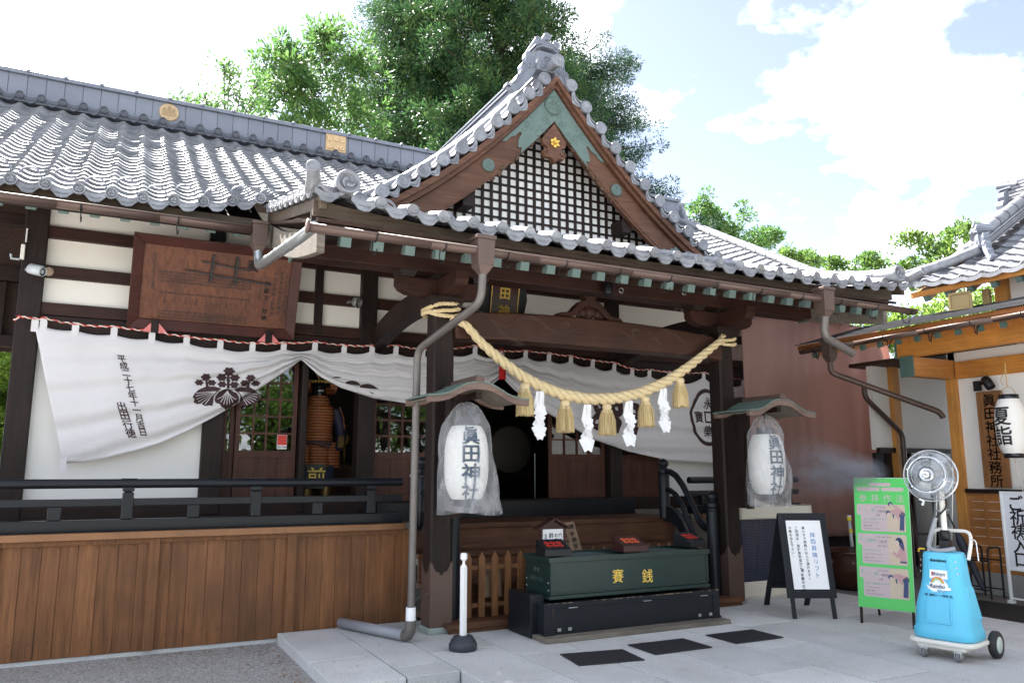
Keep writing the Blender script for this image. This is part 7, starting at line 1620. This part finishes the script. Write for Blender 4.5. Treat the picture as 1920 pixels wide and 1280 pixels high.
g = MB(); g.hexa(sq_(.10,-.20)+sq_(.135,.06)); g.add(sq_(.145,.06)+sq_(.145,.09)+sq_(.12,.09)+sq_(.075,-.02), [(0,1,5,4),(1,2,6,5),(2,3,7,6),(3,0,4,7),(4,5,9,8),(5,6,10,9),(6,7,11,10),(7,4,8,11),(8,9,13,12),(9,10,14,13),(10,11,15,14),(11,8,12,15)]); hn = g.build('horn', tan, t, bevel=.006); g = MB(); g.add(sq_(.078,-.015), [(0,1,2,3)]); g.build('throat', M['lacq'], hn); g = MB(); g.tube([p-fd2*.1, p-fd2*.15+V(.05,0,.1), p+V(.3,0,.35)], .018, 8); g.build('bracket', M['iron'], t)
p = at(1852, 557, X=10.83); g = MB(); g.box(p[0]-.06, p[0]+.02, p[1]-.05, p[1]+.05, p[2]-.11, p[2]+.11); tag(g.build('junction_box', tan, None, bevel=.015, loc=tuple(p)), 'small tan junction box on the upper office post', 'box')
sg0, sg1 = at(1833, 737, X=OX-.02), at(1893, 918, X=OX-.02); t = thing('office_nameboard', 'tall brown wooden name board with black brush characters on the white office wall', 'nameboard', (OX, 6.6, 1.38)); y0, y1 = 6.80, 6.44
g = MB(); g.box(OX-.03, OX+.0, y1, y0, 1.385, 2.70); nb_ = g.build('plank', M['office_sign'], t, bevel=.006); g = MB()
for i, ch in enumerate('眞田神社社務所'): place(g, glyphs(ch, .185, bold=.0035), (OX-.0325, (y0+y1)/2, 2.575-.183*i), (0,-1,0), (0,0,1))
g.build('writing', M['ink'], nb_)
p = at(1848, 718, X=OX-.1); t = thing('wall_lamp', 'black spotlight on the white office wall above the name board', 'lamp', tuple(p)); g = MB(); g.lathe([(0,-.09),(.05,-.085),(.062,-.05),(.062,.08),(.054,.085),(.05,.06),(0,.06)], p+V(0,-.03,0), 18, (0,-.5,-.85)); g.build('head', M['iron'], t); g = MB(); g.lathe([(0,0),(.06,0),(.06,.025),(0,.03)], (OX+.03, p[1]+.04, p[2]+.02), 18, (-1,0,0)); g.box(p[0]-.03, p[0]+.03, p[1]+.08, p[1]+.16, p[2]-.10, p[2]+.04); g.tube([p+V(0,.10,0), p+V(0,-.03,0)], .018, 8); g.build('bracket', M['iron'], t)
p = V(10.1, 5.93, 2.165); t = thing('office_lantern', 'plain white paper lantern with black rims and black writing hanging before the office wall', 'lantern', tuple(p)); g = MB(); pr = []
for i in range(49): u = i/48; r = .172*(1-abs(2*u-1)**3.4*.34); pr.append((r+(.0025 if i % 2 else 0), -.34+.68*u))
g.lathe(pr, p, 36); pb_ = g.build('paper_barrel', plain('warm white lantern paper', (.80,.78,.74), .7, 0, .04), t); g = MB()
for s in (-1, 1): g.lathe([(.0,s*.395),(.115,s*.395),(.118,s*.345),(.112,s*.335),(0,s*.335)], p, 28)
g.build('rim', M['lacq'], pb_); g = MB()
for ch, dz in (('夏', .12), ('詣', -.12)):
    q, fs = glyphs(ch, .25, bold=.005, sub=.04)
    def fn_(x, y): z = dz+y; u = (z+.34)/.68; r = .172*(1-abs(2*u-1)**3.4*.34)+.007; a = x/.19+math.atan2(-5.93, -10.1)+.62*-1; return p+V(r*math.cos(a), r*math.sin(a), z)
    warp(g, (q, fs), fn_)
g.build('writing', M['ink'], pb_); g = MB(); g.tube([p+V(0,.09*math.cos(q_), .395+.10*math.sin(q_)) for q_ in np.linspace(0, PI, 12)], .004, 6); g.tube([p+V(0,0,.495), p+V(0,0,.80)], .006, 6); g.tube([p+V(0,0,.72), p+V(0,.08,.58), p+V(0,.04,.52)], .004, 5); g.build('hanging_cord', plain('straw cord', (.5,.33,.13), .8), t); g = MB(); g.tube([p+V(0,0,-.395), p+V(-.02,-.06,-.75), p+V(-.02,-.12,-1.0)], .006, 6); g.build('tail_cord', plain('pale cord', (.6,.5,.45), .8), t)
# ================================================================== TREES
def leaf_mat(name, c1, c2, c3=None, tr=.45):
    m, nt, b = newmat(name); g_ = nt.nodes.new('ShaderNodeNewGeometry'); n1 = noise(nt, mapped(nt, (1,1,1)), 1.25, 4, .62)
    a = N(nt, 'ShaderNodeMath', operation='ADD'); nt.links.new(n1, a.inputs[0]); s_ = N(nt, 'ShaderNodeMath', operation='MULTIPLY_ADD'); nt.links.new(g_.outputs['Random Per Island'], s_.inputs[0]); s_.inputs[1].default_value = .34; s_.inputs[2].default_value = -.17; nt.links.new(s_.outputs[0], a.inputs[1])
    st = [(.34, c1), (.57, c2)]+([(.72, c3)] if c3 else []); col = ramp(nt, a.outputs[0], st); nt.links.new(col, b.inputs['Base Color']); b.inputs['Roughness'].default_value = .5; b.inputs['Specular IOR Level'].default_value = .25
    t = N(nt, 'ShaderNodeBsdfTranslucent'); tc_ = mixc(nt, .5, col, tuple(min(1, x*1.6) for x in c2)); nt.links.new(tc_, t.inputs[0]); mx = N(nt, 'ShaderNodeMixShader'); mx.inputs[0].default_value = tr
    o = nt.nodes['Material Output']; nt.links.new(b.outputs[0], mx.inputs[1]); nt.links.new(t.outputs[0], mx.inputs[2]); nt.links.new(mx.outputs[0], o.inputs[0]); return m
LM = {'cedar': leaf_mat('cedar needles', (.012,.042,.017), (.042,.105,.030), (.135,.185,.045), .26), 'ylw': leaf_mat('fresh broad leaves', (.032,.085,.025), (.085,.175,.042), (.17,.24,.06), .42), 'cherry': leaf_mat('cherry leaves', (.035,.085,.018), (.10,.18,.035), (.19,.24,.05), .5),
      'blue': leaf_mat('blue green needles', (.012,.038,.022), (.034,.08,.038), (.075,.125,.05), .24), 'bright': leaf_mat('sunlit leaves', (.06,.12,.02), (.16,.26,.045), (.28,.34,.08), .55)}
M['bark'] = wood('tree bark', (.04,.028,.02), (.10,.075,.055), 'z', .85, .1, bmp=.6, sc=.8)
def leaf_mesh(name, P, D, L, Wd, mat, parent, rng):
    """many small diamond leaves: centre bases P, directions D"""
    n = len(P); D = D/np.linalg.norm(D, axis=1)[:,None]; q = rng.normal(size=(n, 3)); S = np.cross(D, q); S /= np.linalg.norm(S, axis=1)[:,None]; U = np.cross(D, S)
    L = L[:,None]; Wd = Wd[:,None]; v = np.empty((n, 4, 3)); v[:,0] = P; v[:,1] = P+D*L*.5+S*Wd*.5+U*Wd*.15; v[:,2] = P+D*L; v[:,3] = P+D*L*.5-S*Wd*.5+U*Wd*.15
    if parent is not None: v -= np.array(ROOT[parent])
    me = bpy.data.meshes.new(name); me.vertices.add(n*4); me.vertices.foreach_set('co', v.ravel()); me.loops.add(n*4); me.loops.foreach_set('vertex_index', np.arange(n*4)); me.polygons.add(n); me.polygons.foreach_set('loop_start', np.arange(n)*4); me.polygons.foreach_set('loop_total', np.full(n, 4)); me.update(calc_edges=True)
    me.materials.append(mat); o = bpy.data.objects.new(name, me); COL.objects.link(o); o.parent = parent; return o
def tufts(C_, r, n, rng, droop=.0, up=.35, flat_=1.0):
    """leaf bases and directions for clusters at C_ with radii r: sprays, hollow in the middle"""
    C_ = np.asarray(C_); k = len(C_); d = rng.normal(size=(k, n, 3)); d /= np.linalg.norm(d, axis=2)[:,:,None]; rad = rng.random((k, n))**.45
    P = C_[:,None,:]+d*rad[:,:,None]*np.asarray(r)[:,None,None]*np.array([1,1,flat_]); D = d*1.0+np.array([0,0,up-droop])+rng.normal(size=(k, n, 3))*.30
    return P.reshape(-1, 3), D.reshape(-1, 3)
def tree(name, label, base, limbs, mat, leaf=(.16,.07), n=90, rc=.6, sub=9, trunk=.2, group=None, seed=1, spread=.9, droop=0, up=.3, flat_=.8, ztop=None):
    """limbs: list of (point, radius): foliage masses; a limb runs from the trunk to each and twigs carry leaf tufts"""
    rng = np.random.default_rng(seed); t = thing(name, label, 'tree', tuple(base), group=group); base = np.array(base, float); pts = [np.array(p, float) for p, _ in limbs]
    zt = ztop or (.35*max(p[2] for p in pts)+.65*float(np.mean([p[2] for p in pts]))); cx = np.mean(pts, axis=0); top = np.array([base[0]*.6+cx[0]*.4, base[1]*.6+cx[1]*.4, zt])
    g = MB(); tp = [base+(top-base)*s+np.array([.25*math.sin(3*s+seed), .2*math.cos(4*s), 0])*trunk*1.5*s for s in np.linspace(0, 1, 8)]; g.tube(tp, [trunk*(1.15-.95*s)+.02 for s in np.linspace(0, 1, 8)], 10); tr_ = g.build('trunk', M['bark'], t)
    b = MB(); C_, rr = [], []
    for (p, r) in limbs:
        p = np.array(p, float); h = np.clip((p[2]-base[2]-.5*np.linalg.norm(p[:2]-top[:2]))/(zt-base[2]), .15, .97); a = base+(top-base)*h; m_ = (a+p)/2+np.array([0,0,.12*np.linalg.norm(p-a)]); b.tube([a, m_, p], [max(.02, trunk*.45*(1.1-h)), max(.015, trunk*.25*(1.1-h)), .012], 6)
        for _ in range(sub):
            d = rng.normal(size=3); d /= np.linalg.norm(d); q = p+d*r*rng.random()**.5*spread*1.25*np.array([1.15,1.15,.8]); C_.append(q); rr.append(rc*rng.uniform(.6, 1.25)); b.tube([p+(m_-p)*.3*rng.random(), (p+q)/2+np.array([0,0,.05*r]), q], [.018,.012,.005], 4, cap=False)
    b.build('branches', M['bark'], tr_)
    P, D = tufts(C_, rr, n, rng, droop, up, flat_); k = len(P); leaf_mesh('crown', P, D, leaf[0]*rng.uniform(.6, 1.3, k), leaf[1]*rng.uniform(.7, 1.2, k), mat, t, rng); return t
def cedar(name, label, bx_, by_, H_, zlo, spreadf, seed, mat, nb=150, r0=.38, tilt=(0,0), per=70, leafsz=(.22,.045)):
    rng = np.random.default_rng(seed); t = thing(name, label, 'tree', (bx_, by_, -.1)); g = MB(); g.tube([(bx_+.2*math.sin(s*2)+tilt[0]*s, by_+tilt[1]*s, -.1+H_*s) for s in np.linspace(0, 1, 12)], [r0*(1-.93*s)+.02 for s in np.linspace(0, 1, 12)], 14); tk_ = g.build('trunk', M['bark'], t); b = MB(); C_, rr = [], []
    for i in range(nb):
        z = zlo+(H_-zlo)*rng.random()**1.05; f = (z-zlo)/(H_-zlo); az = rng.uniform(0, 2*PI); L = spreadf(f, az)*rng.uniform(.62, 1.08); o_ = np.array([bx_+tilt[0]*z/H_, by_+tilt[1]*z/H_, z]); d = np.array([math.cos(az), math.sin(az), 0])
        path = [o_+d*L*s+np.array([0,0,-.20*L*s+.16*L*s*s]) for s in np.linspace(0, 1, 5)]; b.tube(path, [.07*(1-f)+.035,.05,.035,.022,.008], 5, cap=False); m_ = int(2+L*1.7)
        for s in np.linspace(.28, 1.0, m_):
            p = o_+d*L*s+np.array([0,0,-.20*L*s+.16*L*s*s]); side = np.array([-d[1], d[0], 0])*rng.normal()*.42*L*(1.1-s)*.7; C_.append(p+side+rng.normal(size=3)*.16); rr.append(rng.uniform(.34, .72)*(1.0 if s < .9 else .8))
    b.build('branches', M['bark'], tk_); P, D = tufts(C_, rr, per, rng, .05, .25, .8); k = len(P); leaf_mesh('crown', P, D, leafsz[0]*rng.uniform(.6, 1.3, k), leafsz[1]*rng.uniform(.7, 1.3, k), mat, t, rng); return t
T1 = at(928, 300, Y=27); 
cedar('cedar', 'tall dense cedar rising straight behind the gabled porch roof', T1[0], 27, 27, 6.5, lambda f, az: (7.5-5.6*f)*(1.0-.10*math.cos(az)), 3, LM['cedar'], 330, .48, per=150, leafsz=(.17,.045))
T2 = at(790, 300, Y=30); cedar('cedar', 'shorter cedar with yellow green tips between the broadleaf tree and the tallest cedar', T2[0], 30, 24, 6.0, lambda f, az: 6.0-4.2*f, 8, LM['cedar'], 270, .42, per=140, leafsz=(.17,.045))
T3 = at(1105, 300, Y=33); cedar('cypress', 'thin blue green cypress with ragged drooping branches beside the gable peak', T3[0], 33, 24, 6.0, lambda f, az: (5.0-3.0*f)*(1.45 if math.cos(az) > .2 else .9)*(1.25 if .02 < f < .5 else .8), 5, LM['blue'], 210, .30, per=120, leafsz=(.18,.045))
A_ = lambda px, py, Y, r: (at(px, py, Y=Y), r)
b0 = at(590, 300, Y=24); tree('broadleaf_tree', 'light green broadleaf tree beside the cedars, above the hall ridge', (b0[0], 24, -.1), [A_(560,120,24,1.2), A_(610,100,24.5,1.2), A_(530,170,24,1.0), A_(585,180,23.5,1.3), A_(640,160,25,1.2), A_(560,230,24,1.2), A_(620,230,24,1.3), A_(650,110,25,.9), A_(520,120,24.2,.6), A_(605,75,24.5,.5), A_(665,240,24.5,1.2), A_(600,280,24,1.2)], LM['ylw'], (.20,.075), 80, .42, 12, .22, None, 4, ztop=11.5)
b0 = at(430, 300, Y=22); tree('slender_tree', 'sparse slender tree of feathery sprigs over the hall ridge against the white sky', (b0[0], 22, -.1), [A_(430,140,22,.35), A_(385,178,22,.5), A_(450,180,22,.5), A_(470,205,22,.5), A_(370,200,22,.5), A_(480,160,22,.35), A_(340,200,22.2,.3), A_(440,215,22,.5), A_(400,215,22,.5), A_(420,122,22,.2)], LM['ylw'], (.20,.05), 26, .24, 6, .10, None, 6, ztop=9.2)
b0 = at(1375, 500, Y=34); tree('broadleaf_tree', 'bushy yellow green tree behind the end tile of the hall ridge', (b0[0], 34, -.1), [A_(1320,385,34,.9), A_(1350,405,34,1.1), A_(1390,430,34,1.2), A_(1430,450,34,1.0), A_(1370,450,34,1.0), A_(1330,430,34,.9), A_(1452,447,34,.5), A_(1410,470,34,1)], LM['ylw'], (.24,.11), 80, .45, 10, .22, None, 9)
b0 = at(1500, 560, Y=38); tree('broadleaf_tree', 'small round tree top showing over the porch roof slope', (b0[0], 38, -.1), [A_(1495,485,38,.8), A_(1520,488,38,.6), A_(1475,480,38,.6), A_(1505,505,38,.9)], LM['cherry'], (.24,.11), 80, .45, 9, .2, None, 12)
b0 = at(1610, 590, Y=24); tree('cherry_tree', 'young cherry tree with upright twigs behind the right corner of the porch roof', (b0[0], 24, -.1), [A_(1580,505,24,.5), A_(1620,500,24,.6), A_(1600,525,24,.7), A_(1645,495,24,.35), A_(1565,495,24,.3), A_(1635,525,24,.6), A_(1625,485,24,.25), A_(1590,545,24,.7)], LM['cherry'], (.21,.095), 42, .28, 8, .10, None, 14)
b0 = at(1790, 620, Y=21); tree('cherry_tree', 'larger cherry tree with arching leafy branches behind the office roof', (b0[0], 21, -.1), [A_(1705,445,21,.4), A_(1740,460,21,.5), A_(1770,465,21,.5), A_(1790,440,21,.45), A_(1815,430,21,.3), A_(1700,505,21,.4), A_(1720,530,21,.5), A_(1745,490,21,.6), A_(1780,500,21,.7), A_(1830,450,21,.4), A_(1760,530,21,.6), A_(1690,525,21,.3), A_(1800,530,21,.7), A_(1830,500,21,.6)], LM['cherry'], (.21,.095), 50, .30, 8, .14, None, 15)
b0 = at(1800, 600, Y=18); tree('broadleaf_tree', 'sunlit bright green tree seen through the gap under the upper office roof', (b0[0], 18, -.1), [A_(x, y, 18, .8) for x, y in ((1700,600),(1740,590),(1780,585),(1820,575),(1850,560),(1680,625),(1760,620),(1650,615),(1870,590),(1720,640),(1800,620))], LM['bright'], (.17,.085), 90, .40, 9, .15, None, 17)
b0 = at(10, 880, Y=20); tree('broadleaf_tree', 'sunlit tree in the gap left of the corner post, under the eave', (b0[0]-.4, 20, -.1), [A_(x, y, 20, .9) for x, y in ((0,700),(15,740),(-20,770),(10,800),(20,840),(-30,850),(5,880),(-40,720),(15,660),(30,690),(-60,800),(20,900))], LM['bright'], (.16,.08), 110, .40, 9, .15, None, 19)
b0 = at(-15, 640, Y=27); tree('broadleaf_tree', 'darker tree farther back in the gap left of the corner post', (b0[0], 27, -.1), [A_(x, y, 27, 1.2) for x, y in ((0,640),(20,690),(-30,700),(5,760),(25,800),(-40,780),(5,840))], LM['cherry'], (.2,.1), 90, .5, 9, .2, None, 20)
# trees across the yard, behind the camera: they stand in the window reflections
for k, (x, y) in enumerate(((-3,-9),(1.5,-10.5),(5.0,-9),(8.5,-11),(12,-9.5),(16,-11),(20.5,-9))):
    rg_ = random.Random(40+k); tree('yard_tree', 'leafy yard tree mirrored in the door panes', (x, y, -.1), [((x+rg_.gauss(0,1.2), y+rg_.gauss(0,.8), rg_.uniform(.6, 5.2)), 1.2) for _ in range(15)], LM['bright' if k % 2 else 'cherry'], (.26,.14), 60, .55, 6, .16, 'yard trees behind the camera', 50+k)
